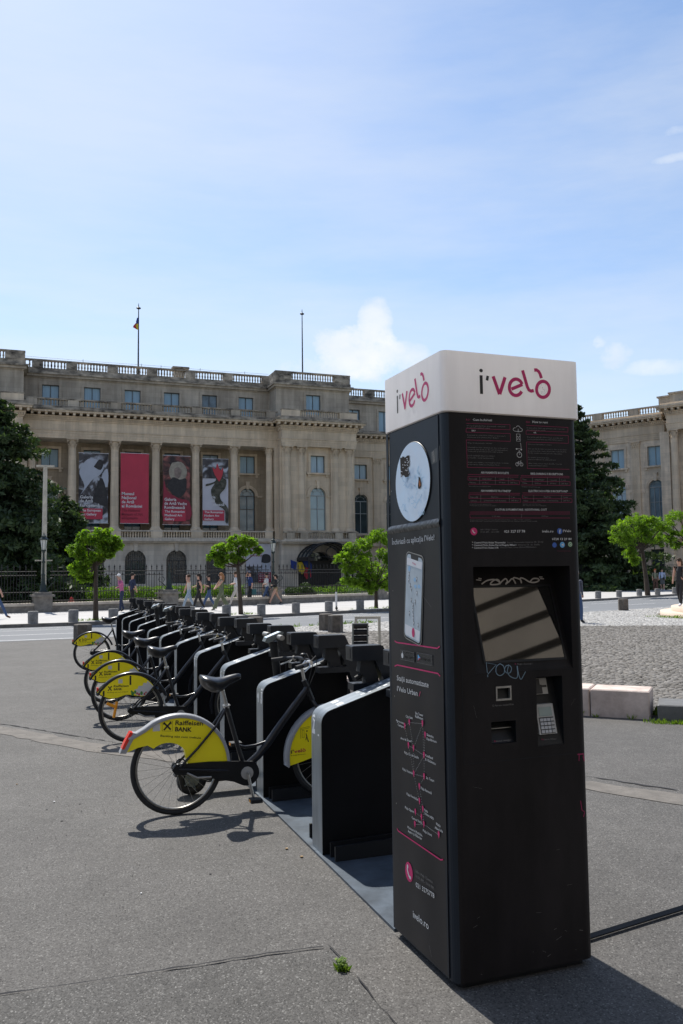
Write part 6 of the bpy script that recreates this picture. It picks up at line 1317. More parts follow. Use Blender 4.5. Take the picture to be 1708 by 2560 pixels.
def make_bike(kind):
    root = empty('bicycle'); wheel(root, 0); wheel(root, WB)
    fr = MB()
    fr.tube([(.515,0,.30),(.60,0,.365),(.68,0,.455),(.78,0,.585),(.90,0,.73),(.975,0,.815),(.992,0,.845)], [.027,.029,.029,.028,.027,.026,.026], 10)
    fr.tube([(.362,0,.745),(.405,0,.59),(.455,0,.42),(.503,0,.275)], .017, 10)
    fr.tube([(.435,0,.455),(.50,0,.435),(.58,0,.440),(.665,0,.462)], .011, 8)
    for s in (-1,1):
        fr.tube([(.360,s*.012,.735),(.28,s*.05,.62),(.14,s*.062,.47),(.012,s*.062,.345)], [.011,.009,.009,.009], 8)
        fr.tube([(.0,s*.062,.33),(.25,s*.060,.30),(.46,s*.03,.272)], .010, 8)
    fr.tube([(.965,0,.90),(1.030,0,.745)], .021, 12)
    fr.lathe([(.024,-.04),(.024,.04)], (.503,0,.258), 14, 'y')
    fr.build('frame', 'frame_black', root)
    m = MB()
    for s in (-1,1): m.tube([(1.03,s*.012,.742),(1.055,s*.050,.69),(1.12,s*.056,.50),(1.185,s*.052,.335)], [.014,.013,.012,.009], 8)
    m.build('fork', 'frame_black', root)
    m = MB(); m.tube([(.364,0,.742),(.322,0,.905)], .0135, 10); sp = m.build('seat_post', 'dull_silver', root)
    m = MB(); m.tube([(.345,-.03,.745),(.345,.03,.745)], .008, 6); m.tube([(.345,-.03,.745),(.38,-.045,.755)], .005, 6); m.lathe([(.022,-.012),(.022,.016)], (.362,0,.742), 12, 'z'); m.build('seat_clamp', 'silver', sp)
    # saddle: lofted cross sections, wide rear, narrow nose
    secs = [(.165,.045,.962,.035),(.176,.088,.960,.060),(.208,.112,.955,.088),(.245,.114,.945,.100),(.285,.090,.936,.098),(.330,.057,.938,.088),(.380,.036,.948,.058),(.430,.029,.956,.042),(.458,.022,.957,.030),(.470,.010,.952,.016)]
    m = MB(); vs = []; nn = 14
    for x, w, z, t in secs:
        for j in range(nn):
            a = 2*pi*j/nn; yy = w*cos(a); zz_ = sin(a); vs.append((x, yy, z+(zz_*.022 if zz_ > 0 else zz_*t*(1-.35*abs(cos(a))))-(.008*abs(cos(a)) if zz_ > 0 else 0)))
    k = len(secs); m.smooth = True; m.add(vs, [(i*nn+j,i*nn+(j+1)%nn,(i+1)*nn+(j+1)%nn,(i+1)*nn+j) for i in range(k-1) for j in range(nn)]+[tuple(range(nn-1,-1,-1)),tuple(range((k-1)*nn,k*nn))]); m.build('saddle', 'seat_vinyl', root)
    # handlebar, stem
    m = MB(); m.tube([(.966,0,.895),(.945,0,1.005)], .013, 10); m.tube([(.945,0,.995),(.985,0,1.045)], .014, 8); m.build('stem', 'silver', root)
    m = MB(); m.tube([(.86,-.30,1.035),(.90,-.27,1.045),(.965,-.14,1.06),(.985,0,1.055),(.965,.14,1.06),(.90,.27,1.045),(.86,.30,1.035)], .0115, 8); hb = m.build('handlebar', 'frame_black', root)
    for s in (-1,1):
        m = MB(); m.tube([(.905,s*.262,1.046),(.80,s*.318,1.030)], .0165, 10); m.build('grip', 'rubber', hb)
        m = MB(); m.tube([(.935,s*.215,1.045),(.93,s*.245,1.025),(.87,s*.30,.995)], [.009,.007,.006], 6); m.tube([(.94,s*.17,1.05),(.95,s*.215,1.052)], .017, 8); m.build('brake_lever', 'silver', hb)
    m = MB(); m.sphere((.975,.05,1.085), .026, 12, 6, (1,1,.6)); m.build('bell', 'black_paint', hb)
    for s in (-.06, .05):
        m = MB(); m.tube([(.955,s*2.8,1.05),(1.02,s*2,1.09),(1.05,s,1.0),(1.00,s*.4,.86),(.985,s*.4,.78)], .0035, 5, False); m.build('brake_cable', 'rubber', root)
    # crank, chain case, pedals
    m = MB(); m.prism([(x,z) for x,z in arc(.503,.258,.092,-100,60,14)]+[(.40,.350),(.22,.362),(.05,.362),(-.02,.352),(-.045,.325),(-.02,.292),(.05,.285),(.40,.205),(.47,.172)], 'y', -.052, -.036); cc_ = m.build('chain_case', 'black_paint', root)
    m = MB(); m.lathe([(.046,-.006),(.046,.0)], (.503,-.053,.258), 22, 'y'); m.build('chainring_cover', 'keypad', cc_)
    for s, a in ((-1,-77),(1,103)):
        ex, ez = .503+.185*cos(R_(a)), .258+.185*sin(R_(a))
        m = MB(); m.tube([(.503,s*.072,.258),(.5*(.503+ex),s*.076,.5*(.258+ez)),(ex,s*.080,ez)], [.014,.011,.012], 8, True, .6); m.lathe([(.010,-.02),(.010,.02)], (.503,s*.066,.258), 10, 'y'); cr_ = m.build('crank', 'silver', root)
        m = MB(); m.box(ex-.042,ex+.042,*(sorted((s*.092,s*.178))),ez-.013,ez+.013); m.build('pedal', 'rubber', cr_)
        for q in (-1,1):
            m = MB(); m.box(ex+q*.0435-.001,ex+q*.0435+.001,*(sorted((s*.118,s*.152))),ez-.009,ez+.009); m.build('pedal_reflector', 'amber', cr_)
    # kickstand and rear hub cover
    m = MB(); m.tube([(.06,-.07,.30),(.13,-.085,.265),(.23,-.09,.262)], .008, 6); m.build('kickstand', 'dull_silver', root)
    m = MB(); m.torus((.015,-.066,.37), .033, .005, 20, 5, 'y'); m.build('chain_guide', 'black_paint', root)
    def fender(name, outer, inner, col_, edge, y=.030, cx=0):
        """closed shell: two side cheeks with a rounded rim"""
        m = MB(); pts = outer+inner
        m.prism(pts, 'y', -y, y)
        f = m.build(name, col_, root)
        m = MB(); m.tube([(x,0,z) for x,z in outer], .0315, 10, True, 1.0); 
        # flatten the rim tube into a band that hugs the outer line
        m.v = [(x, yy*1.12, z) for x,yy,z in m.v]
        return f, m
    if kind == 'front':
        R = .372
        out_ = arc(0,WR,R,2,118,22)+[(-.235,.618),(-.290,.590),(-.345,.562)]
        inn = [(-.372,.470),(-.34,.478),(-.28,.500),(-.215,.510)]+arc(-.075,.36,.158,128,40,10)[0:]+[(.075,.345),(.16,.347),(.25,.350),(.33,.347)]
        f, _ = fender('rear_fender', out_, inn, 'yellow', 'fender_grey', .036)
        m = MB(); 
        p = out_; vs = []; prof = [(-.044,-.014),(-.046,0),(-.040,.010),(0,.016),(.040,.010),(.046,0),(.044,-.014)]; q = len(prof)
        for i,(x,z) in enumerate(p):
            a = p[max(i-1,0)]; b = p[min(i+1,len(p)-1)]; dx,dz = b[0]-a[0],b[1]-a[1]; l_ = math.hypot(dx,dz); nx,nz = dz/l_,-dx/l_
            vs += [(x+nx*h,yy,z+nz*h) for yy,h in prof]
        m.smooth = True; m.add(vs, [(i*q+j,(i+1)*q+j,(i+1)*q+j+1,i*q+j+1) for i in range(len(p)-1) for j in range(q-1)]); m.build('fender_rim', 'fender_grey', f)
        m = MB(); m.prism([(-.372,.545),(-.335,.612),(-.315,.606),(-.350,.540),(-.375,.496),(-.392,.500)], 'y', -.038, .038); m.build('tail_light', 'red_lens', f)
        m = MB(); m.prism([(-.405,.470),(-.392,.4995),(-.3745,.4955),(-.35,.5395),(-.3145,.6055),(-.29,.60),(-.33,.53),(-.362,.466)], 'y', -.040, .040); m.build('fender_tip', 'fender_grey', f)
        SF = lambda u, w, d=.0375: (u, -d, w)
        m = MB(); put_text(m, 'Raiffeisen', (-.020,.640), (.180,.622), .032, SF, bold=.018); put_text(m, 'BANK', (-.022,.596), (.098,.583), .030, SF, bold=.03); put_text(m, 'Banking așa cum trebuie', (-.125,.566), (.165,.528), .014, SF, bold=.008); m.build('bank_lettering', 'ink_black', f)
        m = MB(); u0,w0,sq = -.112,.600,.072
        stroke(m, [(u0,w0+.004),(u0+sq,w0-.002),(u0+sq,w0+sq-.004),(u0,w0+sq+.002)], .0022, SF, True)
        for a, b in (((.012,.010),(.060,.060)),((.060,.010),(.012,.060))): stroke(m, [(u0+a[0],w0+a[1]),(u0+b[0],w0+b[1])], .0115, lambda u,w,k=a[0]: SF(u,w,.0378+k*.01))
        for s in (-1,1): m.add([SF(u0+.036+s*a,w0+b,.0384) for a,b in ((.010,.052),(.022,.068),(.031,.056),(.026,.044),(.020,.058))], [(0,1,2,3,4)] if s < 0 else [(4,3,2,1,0)])
        m.build('crossed_gable_emblem', 'ink_black', f)
        m = MB(); rectf(m, -.178,-.128,.606,.656, SF); m.build('blank_sticker', 'sticker_grey', f)
        # front fender
        A = arc(WB,WR,.372,188,100,16); out2 = A; inn2 = [(WB-.05,WR+.30)]+arc(WB-.02,WR-.05,.285,110,170,8)
        m = MB(); m.prism([(WB-.372*1.0,WR-.06)]+[A[i] for i in range(len(A))]+[(WB+.02,WR+.20),(WB-.06,WR+.08),(WB-.16,WR-.005),(WB-.27,WR-.035)], 'y', -.034, .034); ff = m.build('front_fender', 'yellow', root)
        m = MB(); p = [(WB-.374,WR-.06)]+A; vs = []
        for i,(x,z) in enumerate(p):
            a = p[max(i-1,0)]; b = p[min(i+1,len(p)-1)]; dx,dz = b[0]-a[0],b[1]-a[1]; l_ = math.hypot(dx,dz); nx,nz = -dz/l_,dx/l_
            vs += [(x+nx*h,yy,z+nz*h) for yy,h in prof]
        m.smooth = True; m.add(vs, [(i*q+j,i*q+j+1,(i+1)*q+j+1,(i+1)*q+j) for i in range(len(p)-1) for j in range(q-1)]); m.build('fender_rim', 'fender_grey', ff)
        SG = lambda u, w: (u, -.0355, w); X0 = WB-.345
        m = MB(); put_text(m, "i'", (X0,.365), (X0+.020,.364), .026, SG, bold=.02); m.build('logo_black_letters', 'ink_black', ff)
        m = MB(); put_text(m, 'velò', (X0+.026,.366), (X0+.118,.372), .026, SG, bold=.02); m.build('logo_red_letters', 'red_print', ff)
        m = MB(); put_text(m, 'by Green Revolution', (X0,.346), (X0+.115,.350), .008, SG)
        for a,b,c,d in ((.078,.47,.078,.545),(.078,.545,.15,.555),(.078,.535,.15,.545),(.09,.475,.09,.53),(.105,.475,.105,.53),(.09,.53,.105,.53),(.09,.475,.105,.475)): stroke(m, [(X0+a,b),(X0+c,d)], .0022, SG)
        disc(m, (X0+.128,.522), .006,.006, SG, 8); stroke(m, [(X0+.12,.505),(X0+.13,.47),(X0+.14,.44)], .006, SG); stroke(m, [(X0+.128,.49),(X0+.118,.455)], .005, lambda u,w: (u,-.0358,w)); m.build('rider_drawing', 'ink_black', ff)
    else:
        R = .378
        # black mudguard hoop
        p = arc(0,WR,R,20,140,24)+[(-.318,.545),(-.345,.500)]
        m = MB(); vs = []; prof = [(-.036,-.016),(-.040,0),(-.034,.010),(0,.015),(.034,.010),(.040,0),(.036,-.016)]; q = len(prof)
        for i,(x,z) in enumerate(p):
            a = p[max(i-1,0)]; b = p[min(i+1,len(p)-1)]; dx,dz = b[0]-a[0],b[1]-a[1]; l_ = math.hypot(dx,dz); nx,nz = dz/l_,-dx/l_
            vs += [(x+nx*h,yy,z+nz*h) for yy,h in prof]
        m.smooth = True; m.add(vs, [(i*q+j,(i+1)*q+j,(i+1)*q+j+1,i*q+j+1) for i in range(len(p)-1) for j in range(q-1)]); mg = m.build('mudguard', 'frame_black', root)
        m = MB(); m.box(-.348,-.328,-.02,.02,.540,.575); m.build('tail_reflector', 'red_lens', mg)
        leaf = smooth2([(-.345,.530),(-.262,.610),(-.15,.668),(-.03,.690),(.08,.676),(.165,.630),(.225,.560),(.205,.520),(.13,.470),(.04,.478),(-.05,.492),(-.135,.470),(-.215,.463),(-.28,.490),(-.345,.530)], 3)[:-1]
        big = [(x*1.035+.002, .57+(z-.57)*1.09) for x,z in leaf]
        m = MB(); m.prism(big[::-1], 'y', -.034, .034); lf2 = m.build('skirt_guard', 'frame_black', root)
        SF = lambda u, w, d=.0352: (u, -d, w)
        m = MB(); m.add([SF(*p) for p in leaf], [tuple(range(len(leaf)))[::-1]]); yl = m.build('yellow_plate', 'yellow', lf2)
        m = MB(); put_text(m, 'Raiffeisen', (-.180,.575), (-.030,.573), .022, lambda u,w: SF(u,w,.0362), bold=.015); put_text(m, 'BANK', (-.180,.545), (-.095,.543), .021, lambda u,w: SF(u,w,.0362), bold=.03); put_text(m, 'Banking așa cum trebuie', (-.242,.520), (-.035,.518), .010, lambda u,w: SF(u,w,.0362)); 
        for a, b in (((-.236,.542),(-.200,.588)),((-.200,.542),(-.236,.588))): stroke(m, [a,b], .009, lambda u,w,k=a[0]: SF(u,w,.0362+abs(k)*.002))
        m.build('bank_lettering', 'ink_black', yl)
        m = MB(); rectf(m, -.022,-.004,.590,.684, lambda u,w: SF(u,w,.0364)); rectf(m, -.288,-.270,.492,.545, lambda u,w: SF(u,w,.0364)); m.build('black_bars', 'ink_black', yl)
        m = MB(); m.poly([SF(u,w,.0364) for u,w in ((.225,.560),(.16,.625),(.15,.60),(.12,.605),(.11,.575),(.07,.575),(.06,.545),(.03,.54),(.02,.505),(.06,.478),(.13,.472),(.205,.520))]); m.build('white_city_print', 'sticker_grey', yl)
        m = MB()
        for u,w,s in ((.01,.500,.022),(.035,.515,.018),(.10,.500,.020),(.0,.52,.014)): disc(m, (u,w), s*.7, s, lambda a,b,w=w: SF(a,b,.0372+w*.0004), 8)
        m.build('green_leaf_print', 'leaf_print', yl)
        m = MB()
        for u,w,s in ((.055,.500,.012),(.075,.488,.014),(.13,.490,.012),(.145,.505,.010)): disc(m, (u,w), s*.7, s, lambda a,b,w=w: SF(a,b,.0376+w*.0004), 8)
        m.build('red_leaf_print', 'red_print', yl)
        m = MB(); rectf(m, -.135,-.092,.612,.655, lambda u,w: SF(u,w,.0364)); m.build('blank_sticker', 'sticker_grey', yl)
        m = MB(); m.prism(arc(WB,WR,.368,195,60,20)+arc(WB,WR,.348,60,195,20), 'y', -.028, .028); m.build('front_mudguard', 'frame_black', root)
    return root
b1 = make_bike('front')
b1.location = (1.058, 6.20, 0)
tag(b1, 'front docked bicycle with a large yellow rear fender, fully in view', 'bicycle', 'docked rental bicycles')
b2 = make_bike('rear')
def xs_(y): return 1.035+(y-6.2)*SKEW
spots = [(9.05, 1.070, 'second bicycle from the front, with an orange spoke reflector in its rear wheel'), (10.47, 1.10, 'third bicycle from the front, overlapped by the one with the orange reflector'), (11.90, 1.115, 'fourth bicycle from the front, second from the far end'), (16.16, 1.205, 'farthest bicycle of the row, its wheel close to the stone bollard')]
for i, (y, x, lab) in enumerate(spots):
    b = b2 if i == 0 else copy_tree(b2)
    b.location = (x, y, 0); b.rotation_euler = (0,0,-.012+rnd.uniform(-.01,.01)); tag(b, lab, 'bicycle', 'docked rental bicycles')
m = MB(); m.tube([(-.245,-.01,.415),(-.165,-.01,.375)], .018, 6); m.tube([(-.145,-.01,.425),(-.175,-.01,.265)], .016, 6); m.build('spoke_reflector', 'amber', b2)

# ------------------------------------------------------------------ shared e-scooters in docks
def make_scooter():
    r_ = empty('electric_scooter')
    m = MB(); m.prism([(x,z) for x,z in ((0.05,.12),(.12,.10),(.66,.10),(.74,.16),(.70,.17),(.64,.145),(.10,.145))], 'y', -.075, .075); m.build('deck', 'rubber', r_)
    for x in (0., .84):
        m = MB(); m.torus((x,0,.12), .088, .032, 28, 8, 'y', .9); w = m.build('wheel', 'rubber', r_)
        m = MB(); m.lathe([(.058,-.02),(.058,.02)], (x,0,.12), 16, 'y')
        for i in range(5): a = 2*pi*i/5; m.tube([(x+.02*cos(a),-.026,.12+.02*sin(a)),(x+.075*cos(a),-.026,.12+.075*sin(a))], .007, 5)
        m.build('wheel_hub', 'device_grey', w)
    m = MB(); m.prism(arc(0,.12,.145,20,165,10)+arc(0,.12,.130,165,20,10), 'y', -.04, .04); m.build('mudguard', 'black_paint', r_)
    m = MB(); m.tube([(.80,0,.14),(.775,0,.30)], .034, 10); m.tube([(.775,0,.28),(.72,0,.70),(.668,0,1.16)], [.034,.033,.036], 12); m.build('steering_column', 'black_paint', r_)
    m = MB(); m.prism([(.585,1.165),(.615,1.150),(.735,1.215),(.745,1.235),(.720,1.240),(.600,1.195)], 'y', -.045, .045); m.build('display_pod', 'device_grey', r_)
    m = MB(); m.add([(.598,-.038,1.1965),(.715,-.038,1.2405),(.715,.038,1.2405),(.598,.038,1.1965)], [(0,1,2,3)]); m.build('display_glass', 'disc_white', r_)
    m = MB(); m.tube([(.67,-.25,1.205),(.69,-.10,1.20),(.69,.10,1.20),(.67,.25,1.205)], .014, 8); h = m.build('handlebar', 'rubber', r_)
    for s in (-1,1): m = MB(); m.tube([(.672,s*.15,1.205),(.665,s*.262,1.206)], .021, 10); m.build('grip', 'dull_silver', h)
    m = MB(); m.tube([(.71,-.06,1.18),(.75,-.08,1.0),(.76,-.02,.6),(.80,0,.3)], .004, 4, False); m.build('cable', 'rubber', r_)
    return r_
s0 = make_scooter()
sl_ = [(6.71,'black electric scooter in the slot just behind the front bicycle'),(13.32,'black electric scooter in the middle docks of the row'),(14.75,'black electric scooter two docks before the farthest bicycle')]
for i, (y, lab) in enumerate(sl_):
    s_o = s0 if i == 0 else copy_tree(s0)
    s_o.location = (1.26+(y-6.7)*SKEW+(.10 if i else 0), y, 0); tag(s_o, lab, 'scooter', 'electric scooters parked in docks')
# ------------------------------------------------------------------ low stone wall and slab
A_, B_ = Vector((4.08,10.67,0)), Vector((6.76,7.93,0)); dv = (B_-A_).normalized(); nv = Vector((-dv.y, dv.x, 0))   # nv points away from the camera
lw = empty('low_stone_wall', (A_.x,A_.y,0), math.atan2(dv.y, dv.x), label='low pinkish stone wall of long blocks behind the kiosk', cat='low wall')
L_ = (B_-A_).length; cuts = [-1.25,-.02,1.25,2.10,3.16,L_]
for a, b in zip(cuts, cuts[1:]):
    m = MB(); m.bbox(a+.006, b-.006, 0, .48, 0, .318+rnd.uniform(-.004,.004), .012); m.build('stone_block', 'pink_stone', lw)
sl_o = empty('stone_slab', (6.80,7.86,0), math.atan2(-.9,1.0), label='low dark grey stone slab butting against the pink wall at the right edge', cat='stone slab')
m = MB(); m.bbox(0,2.6,-.06,.50,0,.185,.012); m.build('slab_block','dark_slab', sl_o)
P_ = [(A_+dv*t+Vector((-.03*nv.x, -.03*nv.y, 0))) for t in np.linspace(-1.2,L_,26)]
tuft('wall_grass', [(p.x+rnd.uniform(-.02,.02),p.y,.0,rnd.uniform(.5,1.1)) for p in P_ if rnd.random() < .6], 'tufts of grass along the foot of the pink stone wall', 'grass', 14, .07, .05, kind='stuff')
tuft('slab_grass', [(6.62+t*.62+rnd.uniform(-.03,.03), 7.80-t*.60+rnd.uniform(-.03,.03), 0, 1) for t in np.linspace(0,1.3,22)], 'patch of dry green grass in front of the dark slab', 'grass', 26, .05, .06, kind='stuff')
tuft('slab_top_grass', [(6.95+t*.62, 8.15-t*.5, 0, 1) for t in np.linspace(0,1.0,7)], 'weeds behind the dark slab', 'grass', 16, .12, .08, kind='stuff')
tuft('wall_weed', [(4.30,11.1,0,1.6),(4.5,10.95,0,1.2),(4.1,11.3,0,1.0)], 'bright green weeds behind the left end of the pink wall', 'weed', 40, .16, .12)
pts = []
for i in range(60):
    x = rnd.uniform(6.0,16); pts.append((x, near(x)-.1-abs(rnd.gauss(0,.05)), .02, rnd.uniform(.5,1.6)))
tuft('roadside_grass', pts, 'scattered weeds along the near edge of the road', 'grass', 10, .10, .08, kind='stuff')
pts = []
for i in range(50):
    t = rnd.random(); pts.append((21.5+t*1.0+rnd.gauss(0,.2), 25.0-t*4.0+rnd.gauss(0,.25), .02, rnd.uniform(.6,1.5)))
tuft('stage_grass', pts, 'weeds growing between cobbles beside the round stone step', 'grass', 14, .09, .14, kind='stuff')
# round stone stage
stg = empty('round_stage', (STG[0],STG[1],0), label='round pale pink stone step with two tiers at the right edge', cat='stone step')
m = MB(); m.lathe([(5.5,0),(5.5,.17),(5.46,.18)], (0,0,0), 64); m.build('lower_tier', 'stage_stone', stg)
m = MB(); m.lathe([(5.1,.181),(5.1,.34),(5.06,.36)], (0,0,0), 64); m.build('upper_tier', 'stage_stone', stg)

# bollards
pm = MB(); pm.lathe([(.175,0),(.178,.40),(.168,.425),(.0,.43)], (0,0,0), 20); bm = pm.mesh('bollard','bollard_grey')
bl_xy = [(.36,31.83),(1.73,32.08),(3.15,32.25),(4.6,32.55),(6.1,32.85),(7.61,33.19),(9.13,33.51),(10.81,34.16),(12.52,34.81),(14.24,35.41),(16.2,36.0),(18.2,36.8),(24.2,38.7),(26.8,39.9),(29.4,40.9),(31.89,41.53),(34.4,42.77),(37.0,44.02),(39.22,44.9),(42.2,46.6)]
blab = ['leftmost round grey stone bollard on the far pavement edge','round bollard just left of the small tree by the left lamp','round bollard hidden behind the docks, left','round bollard hidden behind the docks, middle','round bollard hidden behind the docks, right',
 'round bollard left of the middle street tree','round bollard right of the middle street tree','round bollard left of the parked kick scooter','round bollard just left of the parked kick scooter','round bollard left of the drooping tree beside the kiosk',
 'round bollard behind the kiosk, left','round bollard behind the kiosk, second','round bollard behind the kiosk, third','round bollard behind the kiosk, right','round bollard behind the kiosk, at its right edge',
 'first round bollard to the right of the kiosk','second round bollard to the right of the kiosk','round bollard touching the trunk of the right street tree','round bollard in front of the two walking women on the right','rightmost round bollard beside the woman in the dark vest']
for (x,y), lab in zip(bl_xy, blab):
    o = obj('bollard', bm, None, loc=(x,y,.12), label=lab, cat='bollard', group='round stone bollards on the far pavement'); s = rnd.uniform(.97,1.03); o.scale = (s,s,s); o.rotation_euler = (rnd.uniform(-.015,.015),rnd.uniform(-.015,.015),rnd.uniform(0,6))
pm = MB(); r8_ = lambda r, z: [(r*cos(2*pi*(i+.5)/6), r*sin(2*pi*(i+.5)/6), z) for i in range(6)]
vs = r8_(.225,0)+r8_(.225,.50)+r8_(.205,.52); pm.add(vs, [(i,(i+1)%6,6+(i+1)%6,6+i) for i in range(6)]+[(6+i,6+(i+1)%6,12+(i+1)%6,12+i) for i in range(6)]+[tuple(range(12,18))]); dm = pm.mesh('stone_post','bollard_dark')
def ray_at(px, dist):  # ground point on the sight line of a column at a distance along the view axis
    a = math.atan((px-854)/CAM_F)+CAM_YAW; d = dist/cos(a-CAM_YAW); return (d*sin(a), d*cos(a))
for (x,y,lab) in ((1.45,22.6,'dark hexagonal stone post behind the farthest bicycle'),(6.25,23.6,'dark hexagonal stone post beside the dock heads'),(8.62,23.4,'dark hexagonal stone post behind the metal frame, front of the pair'),(8.62,24.25,'dark hexagonal stone post behind the metal frame, rear of the pair'),(24.25,29.9,'dark hexagonal stone post at the road edge to the right of the kiosk')):
    o = obj('stone_post', dm, None, loc=(x,y,0), label=lab, cat='stone post', group='dark hexagonal posts on the near road edge'); o.rotation_euler = (0,0,rnd.uniform(0,.6))

# metal frame and tilted roller device between docks and kiosk
m = MB(); m.box(-.27,.27,-.03,.03,.77,.825); m.box(-.27,-.215,-.0301,.0301,0,.77); m.box(.215,.27,-.0301,.0301,0,.77); fr_ = m.build('metal_frame', 'pole_cream', None, label='plain grey square tube frame standing on the cobbles', cat='metal frame'); fr_.location = (6.75,16.38,0); fr_.rotation_euler = (0,0,-.35)
fd = empty('roller_device', (5.62,14.0,0), -.30, label='tilted grey metal device with dark rollers between two side plates', cat='roller device')
for s, x in ((-1,-.13),(1,.13)):
    m = MB(); m.add([(x-.012,.05,0),(x-.012,.25,0),(x-.012,-.02,.86),(x-.012,-.12,.84),(x+.012,.05,0),(x+.012,.25,0),(x+.012,-.02,.86),(x+.012,-.12,.84)], [(0,1,2,3),(7,6,5,4),(0,4,5,1),(1,5,6,2),(2,6,7,3),(3,7,4,0)]); m.build('side_plate', 'device_grey', fd)
for i,(z,y) in enumerate(((.79,-.06),(.68,-.03),(.57,0),(.46,.03),(.35,.06))):
    m = MB(); m.tube([(-.115,y,z),(.115,y,z)], .052, 14); m.build('roller', 'black_paint', fd)
m = MB()
for z,y in ((.78,-.06),(.62,-.02),(.45,.03),(.25,.09)): m.tube([(.143,y,z),(.158,y,z)], .012, 8)
m.build('bolts', 'iron', fd)

# ------------------------------------------------------------------ fence, lamps
def fence_dir(x): 
    a = (x-.5, fen(x-.5)); b = (x+.5, fen(x+.5)); return math.atan2(b[1]-a[1], b[0]-a[0])
pedx = [-14.0,-6.5,.90,6.95,13.05,21.0,29.0,37.0,47.73,52.17,60]
base = empty('fence_wall', (0,0,0), label='low grey stone wall carrying the iron fence along the pavement', cat='wall')
m = MB(); xs2 = [x for x in np.arange(-20,66,1.0)]
def wallstrip(m, off0, off1, z0, z1):
    vs = []
    for x in xs2:
        y = fen(x); vs += [(x,y+off0,z0),(x,y+off0,z1),(x,y+off1,z1),(x,y+off1,z0)]
    m.add(vs, [(4*i+j, 4*(i+1)+j, 4*(i+1)+(j+1)%4, 4*i+(j+1)%4) for i in range(len(xs2)-1) for j in range(4)])
wallstrip(m, 0, .42, .12, .42); m.build('wall_body', 'granite', base, ) 
m = MB(); wallstrip(m, -.06, .48, .421, .55); m.build('wall_coping', 'stone_plain', base)
ped_m = MB(); ped_m.box(-.40,.40,-.15,.65,.12,.84); ped_m.box(-.50,.50,-.25,.75,.841,.93); ped_m.box(-.38,.38,-.13,.63,.931,1.05); pme = ped_m.mesh('pedestal','granite')
for i, x in enumerate(pedx): o = obj('pedestal', pme, base, loc=(x,fen(x),0), rz=fence_dir(x))
# pickets
pk = MB(); pk.tube([(0,0,0),(0,0,1.55)], .013, 4, False); pk.lathe([(.012,1.52),(.034,1.56),(.014,1.60),(.040,1.66),(.012,1.74),(.004,1.80)], (0,0,0), 6); pk_l = pk.mesh('picket','iron')
pk = MB(); pk.tube([(0,0,0),(0,0,1.30)], .012, 4, False); pk.lathe([(.012,1.28),(.030,1.32),(.010,1.38),(.003,1.44)], (0,0,0), 6); pk_s = pk.mesh('picket','iron')
flab = ['iron fence with ball topped pickets, far left beyond the frame','iron fence with ball topped pickets left of the left lamp','spiked iron fence between the left lamp and the scroll topped pedestal','spiked iron fence behind the walking people, up to the middle lamp','spiked iron fence from the middle lamp towards the kiosk','spiked iron fence behind the kiosk, left','spiked iron fence behind the kiosk, right','spiked iron fence left of the right hand pedestals','short iron fence between the two right hand pedestals','spiked iron fence behind the two women at the right edge']
for i,(a,b) in enumerate(zip(pedx, pedx[1:])):
    f = empty('iron_fence', ((a+b)/2, fen((a+b)/2)+.2, .55), label=flab[i], cat='fence', group='iron fence sections along the pavement')
    ox, oy = (a+b)/2, fen((a+b)/2)+.2
    m = MB(); n = max(2,int((b-a)/1.5))
    for z in (.10,.50,1.28,1.46):
        if z == 1.28 or True: 
            P2 = [(x-ox, fen(x)+.2-oy, z) for x in np.linspace(a+.3,b-.3,n+1)]; m.tube(P2, .020, 4)
    m.build('rails', 'iron', f)
    if b < -4 : step = .26
    else: step = .128
    k = int((b-a-.7)/ .128) if b > -4 else int((b-a-.7)/.256)
    if 14 < a < 45 : pass
    for j in range(k):
        x = a+.38+j*(b-a-.76)/max(1,k-1); o = bpy.data.objects.new('picket', pk_l if j % 2 == 0 else pk_s); COL.objects.link(o); o.parent = f; o.location = (x-ox, fen(x)+.2-oy, 0)
def lamp(x, label, full=True):
    y = fen(x)+.25; e_ = empty('street_lamp', (x,y,1.05), label=label, cat='street lamp')
    m = MB(); m.lathe([(.20,0),(.20,.06),(.13,.10),(.15,.28),(.09,.40),(.075,.75),(.095,.80),(.06,.86)], (0,0,0), 12)
    if full:
        m.lathe([(.06,.86),(.05,1.35),(.09,1.40),(.05,1.46),(.042,1.82),(.07,1.86),(.045,1.95)], (0,0,0), 12); m.build('post', 'iron_green', e_)
        m = MB(); m.lathe([(.085,1.95),(.155,2.42),(.15,2.44)], (0,0,0), 6, sm=False); m.build('lantern_glass', 'lamp_glass', e_)
        m = MB(); m.lathe([(.20,2.44),(.21,2.47),(.11,2.58),(.12,2.62),(.03,2.70),(.01,2.78)], (0,0,0), 6, sm=False); m.lathe([(.10,1.90),(.11,1.96),(.09,1.98)], (0,0,0), 6, sm=False)
        for i in range(6): a = 2*pi*i/6; m.tube([(.088*cos(a),.088*sin(a),1.96),(.157*cos(a),.157*sin(a),2.44)], .010, 4)
        m.build('lantern_cap', 'iron_green', e_)
    else:
        m.lathe([(.06,.86),(.045,1.10),(.07,1.14),(.03,1.25),(.01,1.36)], (0,0,0), 10); m.build('stump', 'iron_green', e_)
    m = MB()
    for s in ((-1,) if not full else (1,)):
        P3 = [(s*.10,-.02,.05)]+[(s*(.38+.14*cos(R_(t))), -.02, .52+.14*sin(R_(t))) for t in range(-90,270,30)]; m.tube(P3, .018, 5)
        m.tube([(s*.1,-.02,.05),(s*.25,-.02,.25),(s*.38,-.02,.38)], .02, 5)
    m.build('scroll_bracket', 'iron_green', e_)
    return e_
